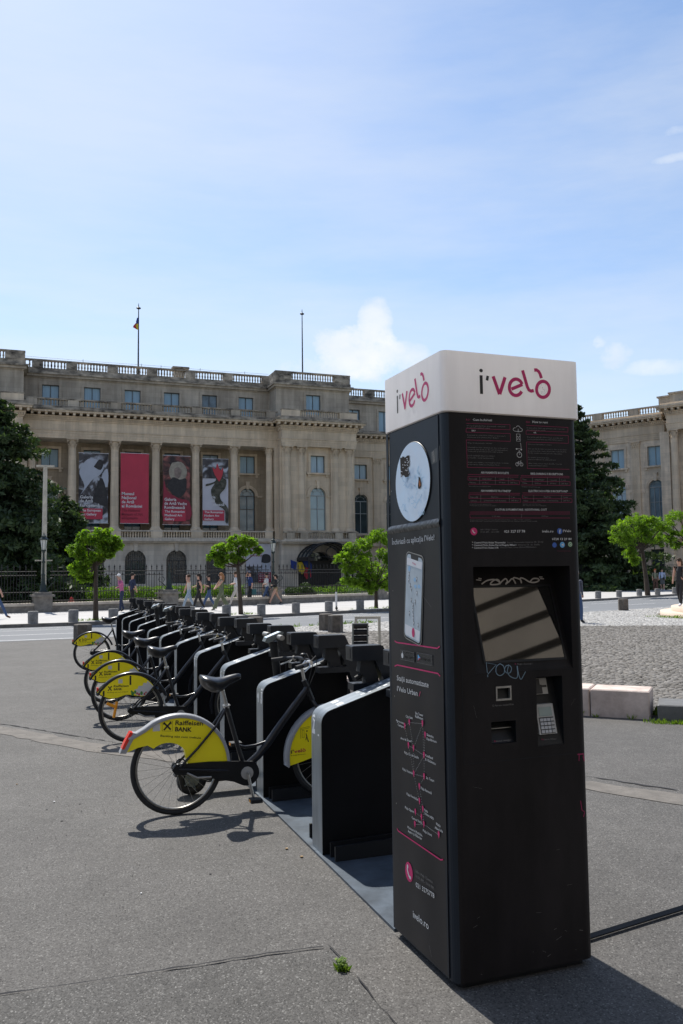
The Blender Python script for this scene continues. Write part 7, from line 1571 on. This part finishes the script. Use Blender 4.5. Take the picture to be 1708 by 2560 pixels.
lamp(.90, 'green lamp post with a glass lantern beside the pale pole on the left'); lamp(6.95, 'lamp post stump without a lantern on the fence pedestal behind the docks', False); lamp(13.05, 'slim dark lamp post with a glass lantern in front of the palace poster')
pol = empty('utility_pole', (.95, 43.3, .1), label='tall pale pole with a T shaped crossbar in front of the big conifer', cat='pole')
m = MB(); m.tube([(0,0,0),(0,0,4),(-.0,0,7.0)], [.13,.12,.10], 10); m.build('pole_shaft', 'pole_cream', pol)
m = MB(); m.box(-.42,.42,-.05,.05,7.0,7.10); m.build('crossbar', 'pole_cream', pol)
m = MB(); m.box(-.42,.38,-.17,-.12,2.42,2.48); m.box(-.03,.03,-.12,-.10,2.40,2.50); m.build('lower_crossbar', 'pole_cream', pol)
hy_ = empty('fire_hydrant', (2.3, 44.6, .12), label='small red hydrant behind the fence near the left lamp', cat='hydrant')
m = MB(); m.lathe([(.11,0),(.09,.05),(.09,.42),(.12,.46),(.08,.56),(.03,.62)], (0,0,0), 12); m.tube([(-.14,0,.36),(.14,0,.36)], .045, 8); m.build('hydrant_body', 'hydrant_red', hy_)

# ------------------------------------------------------------------ foliage
def leaf_cloud(name, pts, size, material, parent=None, tint=None, flat=.5, kind=None, up=None, elong=1.0):
    P = np.asarray(pts, dtype=np.float64); n = len(P); a = prs.normal(size=(n,3)); a /= np.linalg.norm(a,axis=1)[:,None]
    if up is not None: a = a*(1-flat)+np.array(up)*flat; a /= np.linalg.norm(a,axis=1)[:,None]
    b = np.cross(a, prs.normal(size=(n,3))); b /= np.linalg.norm(b,axis=1)[:,None]; c = np.cross(a,b)
    s = size*(.6+.8*prs.rand(n))[:,None]
    b = b*s*elong; c = c*s
    V = np.stack([P-b, P-c*.55+b*.1, P+b, P+c*.55+b*.1],1).reshape(-1,3); F = np.arange(4*n).reshape(-1,4)
    t = np.clip((prs.rand(n) if tint is None else tint)+prs.normal(0,.08,n),0,1)
    return obj(name, fast_mesh(name, V, F, [material], t), parent, kind=kind)
def street_tree(x, y, z0, clumps, trunk_h, lean, label, seed, dens=1.0, r0=.085, group='small leafy street trees on the far pavement'):
    rs = np.random.RandomState(seed); e_ = empty('street_tree', (x,y,z0), label=label, cat='tree', group=group)
    m = MB(); fx = lean*trunk_h; m.tube([(0,0,0),(fx*.3,0,trunk_h*.4),(fx,0,trunk_h)], [r0*1.25,r0,r0*.85], 8); m.build('trunk', 'bark', e_)
    m = MB(); pts = []; tint = []
    for (cx_, cz_, rx_, rz_) in clumps:
        cy_ = rs.uniform(-.35,.35)*rx_
        mid_ = ((fx+cx_)/2+rs.uniform(-.1,.1), cy_*.4, (trunk_h+cz_)/2-.08); m.tube([(fx,0,trunk_h-.05),mid_,(cx_,cy_,cz_)], [r0*.5,r0*.32,r0*.12], 5)
        k = max(5,int(16*dens))
        for j in range(k):
            v = rs.normal(size=3); v /= np.linalg.norm(v); q = rs.rand()**.4; sx_c, sy_c, sz_c = cx_+v[0]*rx_*q, cy_+v[1]*rx_*q*.9, cz_+v[2]*rz_*q
            m.tube([(cx_,cy_,cz_-.05),(sx_c,sy_c,sz_c)], [.012,.005], 3, False)
            c2 = rs.rand()
            for i in range(46):
                w = rs.normal(size=3)*.5; w /= max(1,np.linalg.norm(w)); rad = min(rx_,rz_)*.46
                pts.append((sx_c+w[0]*rad*1.15, sy_c+w[1]*rad, sz_c+w[2]*rad*.80-.10*rad*(w[0]**2+w[1]**2))); tint.append(c2*.55+.45*rs.rand())
    m.build('branches', 'bark', e_); leaf_cloud('crown', pts, .052, 'leaf_bright', e_, np.array(tint), .35, up=(0,0,1), elong=1.35); return e_
street_tree(2.55, 32.6, .12, [(-.35,2.95,.42,.32),(.15,3.15,.45,.30),(.50,3.0,.36,.28),(.66,2.75,.24,.22),(-.72,2.6,.34,.30),(-.45,2.25,.38,.30),(-.62,1.85,.34,.28),(-.30,1.62,.34,.22),(.2,2.65,.35,.25),(.48,2.45,.20,.18),(.0,2.35,.28,.2)], 2.05, -.01, 'small bright green street tree with a thin straight trunk at the left', 11)
street_tree(8.42, 34.1, .12, [(-.15,3.05,.42,.26),(.30,2.98,.40,.25),(-.70,2.70,.45,.26),(-1.10,2.42,.36,.22),(-.5,2.35,.38,.2),(.75,2.62,.20,.16),(-.85,2.1,.28,.16),(.15,2.55,.34,.22),(-.1,2.2,.3,.15)], 2.0, -.06, 'flat topped street tree with spreading branches behind the walkers', 12)
street_tree(15.4, 36.3, .12, [(-1.5,2.35,.5,.3),(-1.0,2.75,.5,.32),(-.4,3.1,.5,.35),(.3,3.3,.55,.35),(-1.2,1.9,.5,.3),(-.6,2.2,.6,.4),(-1.3,1.35,.4,.3),(-.7,1.2,.5,.35),(-.1,1.7,.6,.4),(.6,2.4,.6,.4),(.9,1.6,.5,.4),(-.3,.95,.4,.25),(.5,1.1,.45,.3),(1.1,2.9,.4,.3)], 1.1, .0, 'drooping bright green tree with foliage almost to the ground beside the kiosk', 13, 1.2)
street_tree(37.9, 44.3, .12, [(-1.9,4.25,.75,.42),(-1.2,4.75,.8,.45),(-.4,4.95,.75,.42),(.5,4.85,.7,.4),(1.3,4.55,.65,.4),(-2.3,3.75,.55,.4),(-1.5,3.6,.7,.5),(-.6,3.8,.9,.5),(.4,3.7,.8,.45),(1.1,3.6,.6,.4),(-1.3,2.75,.45,.42),(-.9,2.25,.32,.35),(-.1,4.3,.8,.4)], 3.0, -.10, 'large spreading street tree with a leaning trunk to the right of the kiosk', 14, 1.25, .14)
street_tree(43.6, 46.4, .12, [(-2.4,4.4,.7,.35),(-1.7,5.1,.7,.4),(-.8,5.4,.8,.45),(.4,5.3,.9,.5),(-1.2,4.2,.6,.3),(-1.9,3.8,.55,.3),(.2,4.4,.9,.5),(1.4,4.6,.8,.5),(-1.2,3.3,.6,.28)], 3.2, -.02, 'bright green street tree cut off by the right edge', 15, 1.1, .13)
def conifer(name, x, y, H, R0, label, seed, material, whorls=34, jut=1.0, base_z=.4, droop=.25, pw=.82):
    rs = np.random.RandomState(seed); e_ = empty(name, (x,y,.1), label=label, cat='conifer')
    m = MB(); m.tube([(0,0,0),(0,0,H*.5),(0,0,H)], [.28,.16,.03], 8); m.build('trunk', 'bark', e_)
    pts = []; tint = []; br = MB()
    for w in range(whorls):
        f = w/(whorls-1); z = base_z+(H-base_z-.3)*f; r = R0*(1-f)**pw*(.9+.2*rs.rand())+.12; nb = int(7+6*(1-f))
        for b in range(nb):
            a = 2*pi*(b+rs.rand()*.9)/nb; L2 = r*(.62+.5*rs.rand()*jut); up_ = .18 if f > .7 else -.05; zc = z+rs.uniform(-.2,.2); tb = rs.rand()
            br.tube([(0,0,zc),(L2*.9*cos(a),L2*.9*sin(a),zc-droop*L2*.35+up_*L2)], [.03,.008], 3, False)
            n2 = int(26+L2*46)
            t = rs.rand(n2)**.62; wid = (.10+.26*(1-t)*t*4*.5)*(.5+.28*L2)
            side = rs.normal(0,1,n2)*wid
            xx = L2*t*cos(a)-side*sin(a); yy = L2*t*sin(a)+side*cos(a); zz_ = zc+up_*L2*t-droop*L2*t*t*.5-np.abs(rs.normal(0,.10,n2))*(1+.3*L2)+.05*t
            pts.append(np.stack([xx,yy,zz_],1)); tint.append(.15+.5*tb*t+.35*rs.rand(n2)*t)
    br.build('branches', 'bark', e_, ); P = np.concatenate(pts); leaf_cloud('crown', P, .115 if H < 14 else .15, material, e_, np.concatenate(tint), .3, up=(0,0,1), elong=1.5); return e_
conifer('spruce_tree', -1.6, 50.5, 12.0, 5.9, 'huge dark conifer filling the left edge in front of the palace', 21, 'leaf_spruce', 40, 1.1, .4, .35, .66)
conifer('spruce_tree', 2.3, 52.5, 6.6, 2.9, 'lower dark conifer to the right of the big one at the left', 22, 'leaf_spruce', 24, 1.1, .4, .35, .55)
conifer('spruce_tree', 45.8, 61.5, 16.3, 5.9, 'tall dark green spruce with jagged branches just right of the kiosk', 23, 'leaf_spruce', 26, 1.9, .5, .05, .9)
conifer('spruce_tree', 43.0, 64.5, 17.3, 4.4, 'slender tall spruce mostly hidden behind the kiosk', 24, 'leaf_spruce', 34, 1.1, .5, .15)
def hedge(name, x0, x1, y, d, h, label, material='leaf_hedge', n=9000, bumps=.15, loc_y=None):
    pts = np.stack([prs.uniform(x0,x1,n), (fen(0)*0+y)+prs.uniform(0,d,n), .1+h*prs.rand(n)**.5*(1+bumps*np.sin(prs.uniform(x0,x1,n)*3))],1)
    pts[:,1] += np.array([fen(v) for v in pts[:,0]]); o = leaf_cloud(name, pts, .05, material, None, None, .3); tag(o, label, 'hedge', kind='stuff'); return o
hedge('clipped_hedge', 3.2, 12.6, 5.0, 1.3, .95, 'low bright green clipped hedge behind the fence', n=16000)
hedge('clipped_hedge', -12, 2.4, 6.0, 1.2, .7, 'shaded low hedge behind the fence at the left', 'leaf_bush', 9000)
hedge('clipped_hedge', 17, 45, 5.0, 1.2, .8, 'low green hedge behind the fence, right part', n=12000)
def bush(x, y, rx, h, label, material='leaf_bush', n=4200, seed=1):
    rs = np.random.RandomState(seed); v = rs.normal(size=(n,3)); v /= np.linalg.norm(v,axis=1)[:,None]; q = rs.rand(n)**.33; P = v*q[:,None]*np.array([rx,rx*.8,h*.5])+np.array([0,0,h*.5]); P[:,2] *= 1+.15*np.sin(P[:,0]*5)
    e_ = empty('bush', (x,y,.1), label=label, cat='bush'); leaf_cloud('foliage', P, .055, material, e_, None, .3); m = MB()
    for i in range(6): a = i*1.05; m.tube([(0,0,0),(rx*.5*cos(a),rx*.4*sin(a),h*.6)], [.03,.01], 4)
    m.build('stems', 'bark', e_)
bush(15.4, 47.6, 1.0, 1.05, 'round dark green bush behind the fence right of the middle lamp', seed=3)
bush(22.3, 60, .8, 1.0, 'small dark bush near the palace entrance', seed=4)
bush(48.6, 62.5, 1.5, 2.2, 'tall bright green shrub behind the fence on the right', 'leaf_hedge', 7000, 5)
bush(54.5, 64.5, 1.2, 1.9, 'green shrub beyond the two women on the right', 'leaf_hedge', 5000, 6)
pts = [(2.55+rnd.gauss(0,.35),32.5+rnd.gauss(0,.12),.12,rnd.uniform(.6,1.3)) for _ in range(14)]+[(8.42+rnd.gauss(0,.55),33.95+rnd.gauss(0,.10),.12,rnd.uniform(.6,1.3)) for _ in range(18)]+[(15.4+rnd.gauss(0,.8),36.1+rnd.gauss(0,.12),.12,rnd.uniform(.6,1.3)) for _ in range(20)]
tuft('tree_pit_grass', pts, 'thin grass around the street tree trunks on the kerb', 'grass', 9, .10, .10, kind='stuff')
# lawn strips in the courtyard
m = MB(); xs3 = [-12+i for i in range(58)]; m.add([(x, fen(x)+o, .106) for x in xs3 for o in (1.4, 9.5)], [(2*i,2*i+2,2*i+3,2*i+1) for i in range(len(xs3)-1)]); m.build('lawn', 'lawn', kind='structure', label='green lawn strip behind the iron fence')

# tiny litter and leaves on the foreground asphalt
def speck(x, y, s, mt, lab, nm):
    m = MB(); a = rnd.uniform(0,6); m.prism([(x+s*cos(a+t)*rnd.uniform(.5,1), y+s*sin(a+t)*rnd.uniform(.5,1)) for t in (0,1.2,2.3,3.5,4.9)], 'z', .001, .006); o = m.build(nm, mt, label=lab, cat='litter'); o.location = (0,0,.003)
speck(1.56, 5.16, .014, 'dry_leaf', 'dry leaf lying at the plate edge beside the nearest dock', 'dry_leaf'); speck(1.60,4.98,.012,'dry_leaf','tiny brown leaf scrap by the nearest dock','dry_leaf')
speck(.62,4.75,.006,'litter','white scrap of litter in the middle of the foreground asphalt','paper_scrap'); speck(.25,6.9,.009,'litter','white scrap of litter left of the front bicycle','paper_scrap'); speck(-.02,7.6,.009,'dry_leaf','orange brown leaf on the asphalt at the far left','dry_leaf')

# the block of flats behind the viewer, which the slanted kiosk screen mirrors
bb = empty('apartment_building', (6, -42, 0), label='pale block of flats with zigzag balcony bands, mirrored in the kiosk screen', cat='building')
zig = [(-46,0),(-37,7),(-28,0),(-19,7),(-10,0),(-1,7),(8,0),(17,7),(26,0),(35,7),(44,0),(53,7)]
mat('flats_plaster', (.42,.385,.345), .85, var=.12, scale=.3, world=True); mat('flats_glass', (.17,.165,.16), .6, var=.4, scale=.5, world=True)
for fl_ in range(21):
    z0 = fl_*2.4; m = MB(); m.add([(x,y,z) for x,y in zig for z in (z0,z0+1.75)], [(2*i,2*i+2,2*i+3,2*i+1) for i in range(len(zig)-1)]); m.add([(x,y-d,z0+1.75) for x,y in zig for d in (0,1.2)], [(2*i,2*i+2,2*i+3,2*i+1) for i in range(len(zig)-1)]); m.build('balcony_band', 'flats_plaster', bb)
    m = MB(); m.add([(x,y-1.2,z) for x,y in zig for z in (z0+1.75,z0+2.4)], [(2*i,2*i+2,2*i+3,2*i+1) for i in range(len(zig)-1)]); m.build('window_band', 'flats_glass', bb)
m = MB(); m.box(-46,53,-12,-1.3,0,50.2); m.build('core', 'flats_plaster', bb)

# fine grit, cigarette ends and gum on the asphalt
V, F, T = [], [], []
for i in range(1500):
    y = 2.4+rnd.random()**1.4*13; x = -1.2+rnd.random()*(2.6 if y < 9 else 2.4)
    if x > 1.66 and y < 20: continue
    e = rnd.uniform(.0012,.0042)*(1+y*.05); a = rnd.uniform(0,6); o = len(V); z = .0045
    V += [(x+e*cos(a+t), y+e*sin(a+t), z) for t in (0,1.5,3.1,4.6)]+[(x,y,z+e*.8)]; F += [(o,o+1,o+4,o+4),(o+1,o+2,o+4,o+4),(o+2,o+3,o+4,o+4),(o+3,o,o+4,o+4)]; T += [rnd.random()**2]*4
m = MB(); m.v = V; m.f = [f[:3] for f in F]; m.m = [0]*len(F); m.sm = [False]*len(F); m.build('grit', 'seam_light', kind='stuff', label='fine pale grit scattered over the asphalt')
m = MB()
for i in range(9):
    x, y = rnd.uniform(-.6,1.6), rnd.uniform(2.8,11); r_g = rnd.uniform(.007,.013); m.poly([(x+r_g*cos(t/9*2*pi)*rnd.uniform(.7,1.1), y+r_g*sin(t/9*2*pi)*rnd.uniform(.7,1.1), .0052+.00005*i) for t in range(9)])
mat('old_gum', (.045,.043,.042), .9); m.build('gum_spots', 'old_gum', kind='stuff', label='dark flattened gum spots on the asphalt')
# ------------------------------------------------------------------ people
def cloth(n, c, rough=.85): 
    if n not in M: mat(n, c, rough)
    return n
for n_, c_2 in dict(c_black=(.018,.018,.02), c_navy=(.02,.03,.07), c_denim=(.05,.09,.19), c_lightdenim=(.28,.36,.45), c_olive=(.13,.15,.09), c_pink=(.42,.11,.24), c_white=(.62,.62,.64), c_cream=(.50,.46,.42), c_grey=(.13,.13,.13), c_brown=(.10,.05,.035), c_sage=(.20,.21,.15), c_khaki=(.22,.17,.08), c_teal=(.03,.10,.11), c_blue=(.02,.045,.16), c_paleblue=(.45,.52,.70), c_greyblue=(.08,.09,.13), h_dark=(.015,.011,.009), h_brown=(.05,.028,.015), h_blond=(.30,.14,.06), h_red=(.35,.09,.03), h_grey=(.35,.34,.33), c_hide=(.08,.09,.12)).items(): cloth(n_, c_2)
def skin_mesh(verts, edges, radii, name):
    me = bpy.data.meshes.new(name); me.from_pydata(verts, edges, []); o = bpy.data.objects.new('tmp', me); COL.objects.link(o)
    md = o.modifiers.new('s', 'SKIN'); md.use_smooth_shade = True; md.branch_smoothing = .4
    for i, sv_ in enumerate(me.skin_vertices[0].data): sv_.radius = radii[i] if isinstance(radii[i], tuple) else (radii[i], radii[i]); sv_.use_root = (i == 0)
    sb = o.modifiers.new('d', 'SUBSURF'); sb.levels = 1; sb.render_levels = 1
    bpy.context.view_layer.update(); e = o.evaluated_get(bpy.context.evaluated_depsgraph_get()); r = bpy.data.meshes.new_from_object(e); bpy.data.objects.remove(o); bpy.data.meshes.remove(me); r.name = name; return r
def person(loc, h, rz, label, top, legs, hair, shoes='c_white', stride=.6, armL=None, armR=None, hairlen=.0, wide=1.0, leglen=1.0, sleeves='short', loose=1.0, extras=None, name='person', skin_='skin', lean=0., skirt=False, cat='person', group=None, head_down=0., cap=None):
    s = stride; e = empty(name, loc, rz, label=label, cat=cat, group=group or 'people walking on the far pavement')
    J = {}
    J['pel'] = (0,0,.53); J['sp'] = (lean*.3,0,.63); J['ch'] = (lean*.7,0,.745); J['nk'] = (lean,0,.835); J['hb'] = (lean+.01+head_down*.3,0,.885); J['ht'] = (lean+.015+head_down,0,.955)
    for sd, sg in (('L',1),('R',-1)):
        f = sg*s
        J['hip'+sd] = (0,sg*.052,.50); J['kn'+sd] = (.10*f+(.03 if f < 0 else .02),sg*.05,.285); J['an'+sd] = (.20*f,sg*.045,.055+(.03 if f < 0 else 0)*abs(s)); J['to'+sd] = (.20*f+.085,sg*.05,.022)
        J['sh'+sd] = (lean*.9,sg*.105*wide,.800)
        A = armL if sd == 'L' else armR
        if A is None: J['el'+sd] = (lean*.8-.07*f,sg*.125*wide,.655); J['wr'+sd] = (lean*.8-.09*f+.03,sg*.125*wide,.525); J['ha'+sd] = (lean*.8-.09*f+.04,sg*.125*wide,.475)
        else:
            (ex,ey,ez),(wx,wy,wz) = A; J['el'+sd] = (ex,sg*ey,ez); J['wr'+sd] = (wx,sg*wy,wz); d = Vector((wx-ex,sg*(wy-ey),wz-ez)).normalized()*.045; J['ha'+sd] = (wx+d.x,sg*wy+d.y,wz+d.z)
    names = list(J); ix = {n: i for i, n in enumerate(names)}
    E_ = [('pel','sp'),('sp','ch'),('ch','nk'),('nk','hb'),('hb','ht')]
    for sd in 'LR': E_ += [('pel','hip'+sd),('hip'+sd,'kn'+sd),('kn'+sd,'an'+sd),('an'+sd,'to'+sd),('ch','sh'+sd),('sh'+sd,'el'+sd),('el'+sd,'wr'+sd),('wr'+sd,'ha'+sd)]
    Rr = dict(pel=(.072*wide,.058),sp=(.064*wide,.05),ch=(.078*wide,.056),nk=(.030,.030),hb=(.042,.046),ht=(.044,.052))
    for sd in 'LR': Rr.update({'hip'+sd:.056*loose,'kn'+sd:.040*loose,'an'+sd:.028*loose,'to'+sd:.020,'sh'+sd:.036*wide,'el'+sd:.025*wide,'wr'+sd:.019,'ha'+sd:.020})
    V = [tuple(c*h for c in J[n]) for n in names]; Rl = [tuple(q*h for q in Rr[n]) if isinstance(Rr[n], tuple) else Rr[n]*h for n in names]
    me = skin_mesh(V, [(ix[a],ix[b]) for a,b in E_], Rl, 'body')
    for mt in (skin_, top, legs, shoes): me.materials.append(M[mt])
    segs = []
    for a, b in E_:
        k = 0
        if a[:3] in ('pel','hip') or (a[:2] == 'kn'): k = 2
        if a == 'pel' and b == 'sp': k = 1
        if a in ('sp','ch') : k = 1
        if a[:2] == 'sh': k = 1
        if a[:2] == 'el': k = 1 if sleeves == 'long' else 0
        if sleeves == 'none' and a[:2] in ('sh','el'): k = 0
        if a[:2] == 'an': k = 3
        if a in ('nk','hb'): k = 0
        if a == 'ch' and b == 'nk': k = 1
        if skirt and a[:2] == 'kn': k = 0
        if skirt == 'shorts' and a[:3] == 'hip': k = 0
        segs.append((Vector(J[a])*h, Vector(J[b])*h, k))
    mi = []
    for p in me.polygons:
        c = p.center; best = (9,0)
        for a, b, k in segs:
            ab = b-a; t = max(0,min(1,(c-a).dot(ab)/max(1e-9,ab.dot(ab)))); d = (c-a-ab*t).length
            if d < best[0]: best = (d,k)
        k = best[1]
        if c.z < .035*h: k = 3
        if k == 1 and c.z < .50*h: k = 2
        if k == 1 and c.z > .835*h: k = 0
        mi.append(k)
    me.polygons.foreach_set('material_index', mi); obj('body', me, e)
    # hair or cap
    hx, hz = J['ht'][0]*h, J['ht'][2]*h; m = MB()
    m.sphere((hx-.012*h,0,hz+.008*h), .050*h, 12, 8, (1.08,1.0,1.02))
    if hairlen: m.tube([(hx-.03*h,0,hz+.01*h),(hx-.055*h,0,hz-.05*h),(hx-.06*h,0,hz-.06*h-hairlen*h)], [.045*h,.052*h,.028*h], 8)
    m.build('hair', hair, e)
    m = MB(); m.tube([(hx+.045*h,0,hz-.008*h),(hx+.062*h,0,hz-.022*h)], .010*h, 5); m.build('nose', skin_, e)
    if cap: m = MB(); m.sphere((hx-.005*h,0,hz+.020*h), .054*h, 12, 6, (1,1,.75)); m.box(hx+.03*h,hx+.095*h,-.03*h,.03*h,hz+.012*h,hz+.022*h); m.build('cap', cap, e)
    if skirt is True:
        m = MB(); m.lathe([(.060*h,.56*h),(.075*h,.50*h),(.082*h,.40*h),(.086*h,.30*h)], (0,0,0), 16); m.build('skirt', legs, e)
    if skirt == 'shorts':
        m = MB(); m.lathe([(.066*h,.57*h),(.078*h,.50*h),(.080*h,.43*h)], (0,0,0), 14); m.build('shorts', legs, e)
    if loose > 1.15:
        for sd, sg in (('L',1),('R',-1)):
            K, A2 = Vector(J['kn'+sd])*h, Vector(J['an'+sd])*h; m = MB(); m.tube([K+Vector((0,0,.03*h)), K.lerp(A2,.6), A2.lerp(K,.08)], [.046*h*loose,.044*h*loose,.052*h*loose], 10); m.build('trouser_leg', legs, e)
    for ex in (extras or []): ex(e, h, J)
    return e
def bag(dx, dy, z, w, hh, mt, nm='bag', strap=None):
    def f(e, h, J):
        m = MB(); m.bbox(dx*h-w*h/2, dx*h+w*h/2, dy*h-.03*h, dy*h+.03*h, z*h-hh*h, z*h, .006); 
        if strap: m.tube([(dx*h,dy*h,z*h),(0,dy*.4*h,.66*h),(0,-dy*.6*h,.83*h)], .006, 4)
        else: m.tube([(dx*h-.02,dy*h,z*h),(dx*h,dy*h,z*h+.05*h),(dx*h+.02,dy*h,z*h)], .005, 4)
        m.build(nm, mt, e)
    return f
def specs(e, h, J):
    x, z = J['ht'][0]*h, J['ht'][2]*h; m = MB(); m.box(x+.038*h,x+.052*h,-.036*h,.036*h,z-.008*h,z+.010*h); m.build('sunglasses','c_black',e)
LFT = R_(180); hand_up = ((.09,.11,.84),(.07,.03,.955)); carry = ((.03,.12,.66),(.13,.07,.64)); phone_ = ((.02,.12,.66),(.14,.09,.70))
person((4.25,39.66,.12), 1.72, LFT+.2, 'man in a pink shirt and pale cap with a hand at his face', 'c_pink', 'c_navy', 'h_grey', 'c_black', .3, ((.10,.11,.72),(.12,.03,.90)), carry, wide=1.15, sleeves='long', lean=.05, head_down=.03, cap='c_white')
person((4.85,40.9,.12), 1.78, .3, 'young man with dark hair in a dark shirt right behind the man in pink', 'c_navy', 'c_black', 'h_dark', 'c_black', .4)
person((7.35,39.9,.12), 1.66, LFT, 'woman in light jeans half hidden behind the woman in black', 'c_cream', 'c_lightdenim', 'h_brown', 'c_white', .9, hand_up, None, sleeves='none')
person((7.62,38.9,.12), 1.70, LFT, 'woman with long dark hair in a black top and black trousers, bare arms', 'c_black', 'c_black', 'h_dark', 'c_white', .8, None, carry, hairlen=.13, sleeves='none')
person((8.30,39.86,.12), 1.64, LFT, 'dark haired person in a black t-shirt and blue jeans looking at a phone', 'c_black', 'c_denim', 'h_dark', 'c_black', 1.0, phone_, None, extras=[lambda e,h,J: MBx(e,h,J)] if False else None)
person((8.52,38.2,.12), 1.72, LFT, 'long haired blonde woman in an olive green jumpsuit and sunglasses', 'c_olive', 'c_olive', 'h_blond', 'c_sage', 1.0, ((.08,.12,.69),(.17,.06,.60)), ((.10,.11,.68),(.18,.02,.59)), hairlen=.12, sleeves='none', loose=1.2, extras=[specs])
person((10.45,43.4,.12), 1.80, LFT, 'person in a white shirt and cream trousers partly hidden by the tree trunk', 'c_white', 'c_cream', 'h_brown', 'c_grey', .9, carry, carry, sleeves='short')
person((11.5,44.5,.12), 1.82, LFT, 'man in a blue t-shirt shading his eyes, with a teal bag', 'c_blue', 'c_black', 'h_dark', 'c_black', .45, None, hand_up, wide=1.15, extras=[bag(-.08,.16,.47,.13,.16,'c_teal')], cap='c_greyblue')
person((12.55,44.9,.12), 1.72, LFT, 'person in a white t-shirt and blue jeans walking beside the woman in shorts', 'c_white', 'c_denim', 'h_dark', 'c_black', .9, carry, None)
person((12.9,44.4,.12), 1.64, LFT, 'woman in a black top and khaki shorts with bare legs', 'c_black', 'c_khaki', 'h_dark', 'c_black', 1.1, carry, None, skirt='shorts', hairlen=.04, sleeves='long')
person((-.98,36.0,.12), 1.78, 0.0, 'person in blue jeans at the left edge, only one leg in view', 'c_grey', 'c_denim', 'h_dark', 'c_brown', 1.15)
person((46.3,53.2,.12), 1.74, R_(-120), 'red haired woman in a sage top and brown trousers on the right pavement', 'c_sage', 'c_brown', 'h_red', 'c_white', .35, hairlen=.02, loose=1.2, sleeves='short')
person((47.6,53.9,.12), 1.78, R_(-125), 'woman in a white blouse and grey skirt carrying a black shoulder bag', 'c_paleblue', 'c_grey', 'h_dark', 'c_white', .6, skirt=True, sleeves='long', extras=[bag(.07,.06,.60,.12,.10,'c_black',strap=True)])
person((22.9,25.0,.36), 1.80, R_(-165), 'dark haired woman with sunglasses and black vest at the right edge', 'c_black', 'c_black', 'h_brown', 'c_white', .35, ((.0,.13,.66),(.02,.13,.52)), None, hairlen=.08, sleeves='none', extras=[specs], group='people standing near the round stone step')
hx_, hy2 = ray_at(1437, 28.0)
person((hx_,hy2,.0), 1.76, R_(-90), 'grey haired person in a dark coat almost hidden by the right edge of the kiosk', 'c_greyblue', 'c_denim', 'h_grey', 'c_black', .3, sleeves='long', group='people standing near the road')
# dark bronze figures in the courtyard
for (x,y,h_,rz_,st_,lab,ar) in ((4.2,70,1.55,.4,1.1,'dark bronze statue of a striding figure in the courtyard, left one',hand_up),(6.0,70,1.72,.2,.3,'dark bronze statue of a standing figure to the right of the striding one',None),(16.8,70,1.75,2.6,.5,'bulky dark bronze statue behind the fence near the middle street tree',carry)):
    e_ = person((x,y,.1), h_, rz_, lab, 'bronze', 'bronze', 'bronze', 'bronze', st_, ar, None, skin_='bronze', sleeves='long', name='statue', cat='statue', group='dark statues in the palace courtyard', wide=1.1 if x < 10 else 1.6)
person((29.6,74,.1), 1.70, R_(90), 'small distant person standing in front of the palace entrance', 'c_grey', 'c_grey', 'h_dark', 'c_black', .3, group='people in the courtyard')
# parked kick scooter on the far pavement
ks = empty('kick_scooter', (13.15,35.55,.12), R_(70), label='slim kick scooter with a pale stem parked upright on the far pavement', cat='kick scooter')
m = MB(); m.tube([(-.55,0,.09),(.35,0,.10)], .035, 6, True, 1.8); m.build('deck','rubber',ks)
for x in (-.6,.48): m = MB(); m.torus((x,0,.11), .08, .028, 18, 6, 'y'); m.build('wheel','rubber',ks)
m = MB(); m.tube([(.46,0,.12),(.38,0,.80)], .045, 8); m.build('stem','c_white',ks)
m = MB(); m.tube([(.38,0,.80),(.34,0,1.10)], .03, 6); m.tube([(.34,-.24,1.10),(.34,.24,1.10)], .02, 6); m.build('handlebar','rubber',ks)
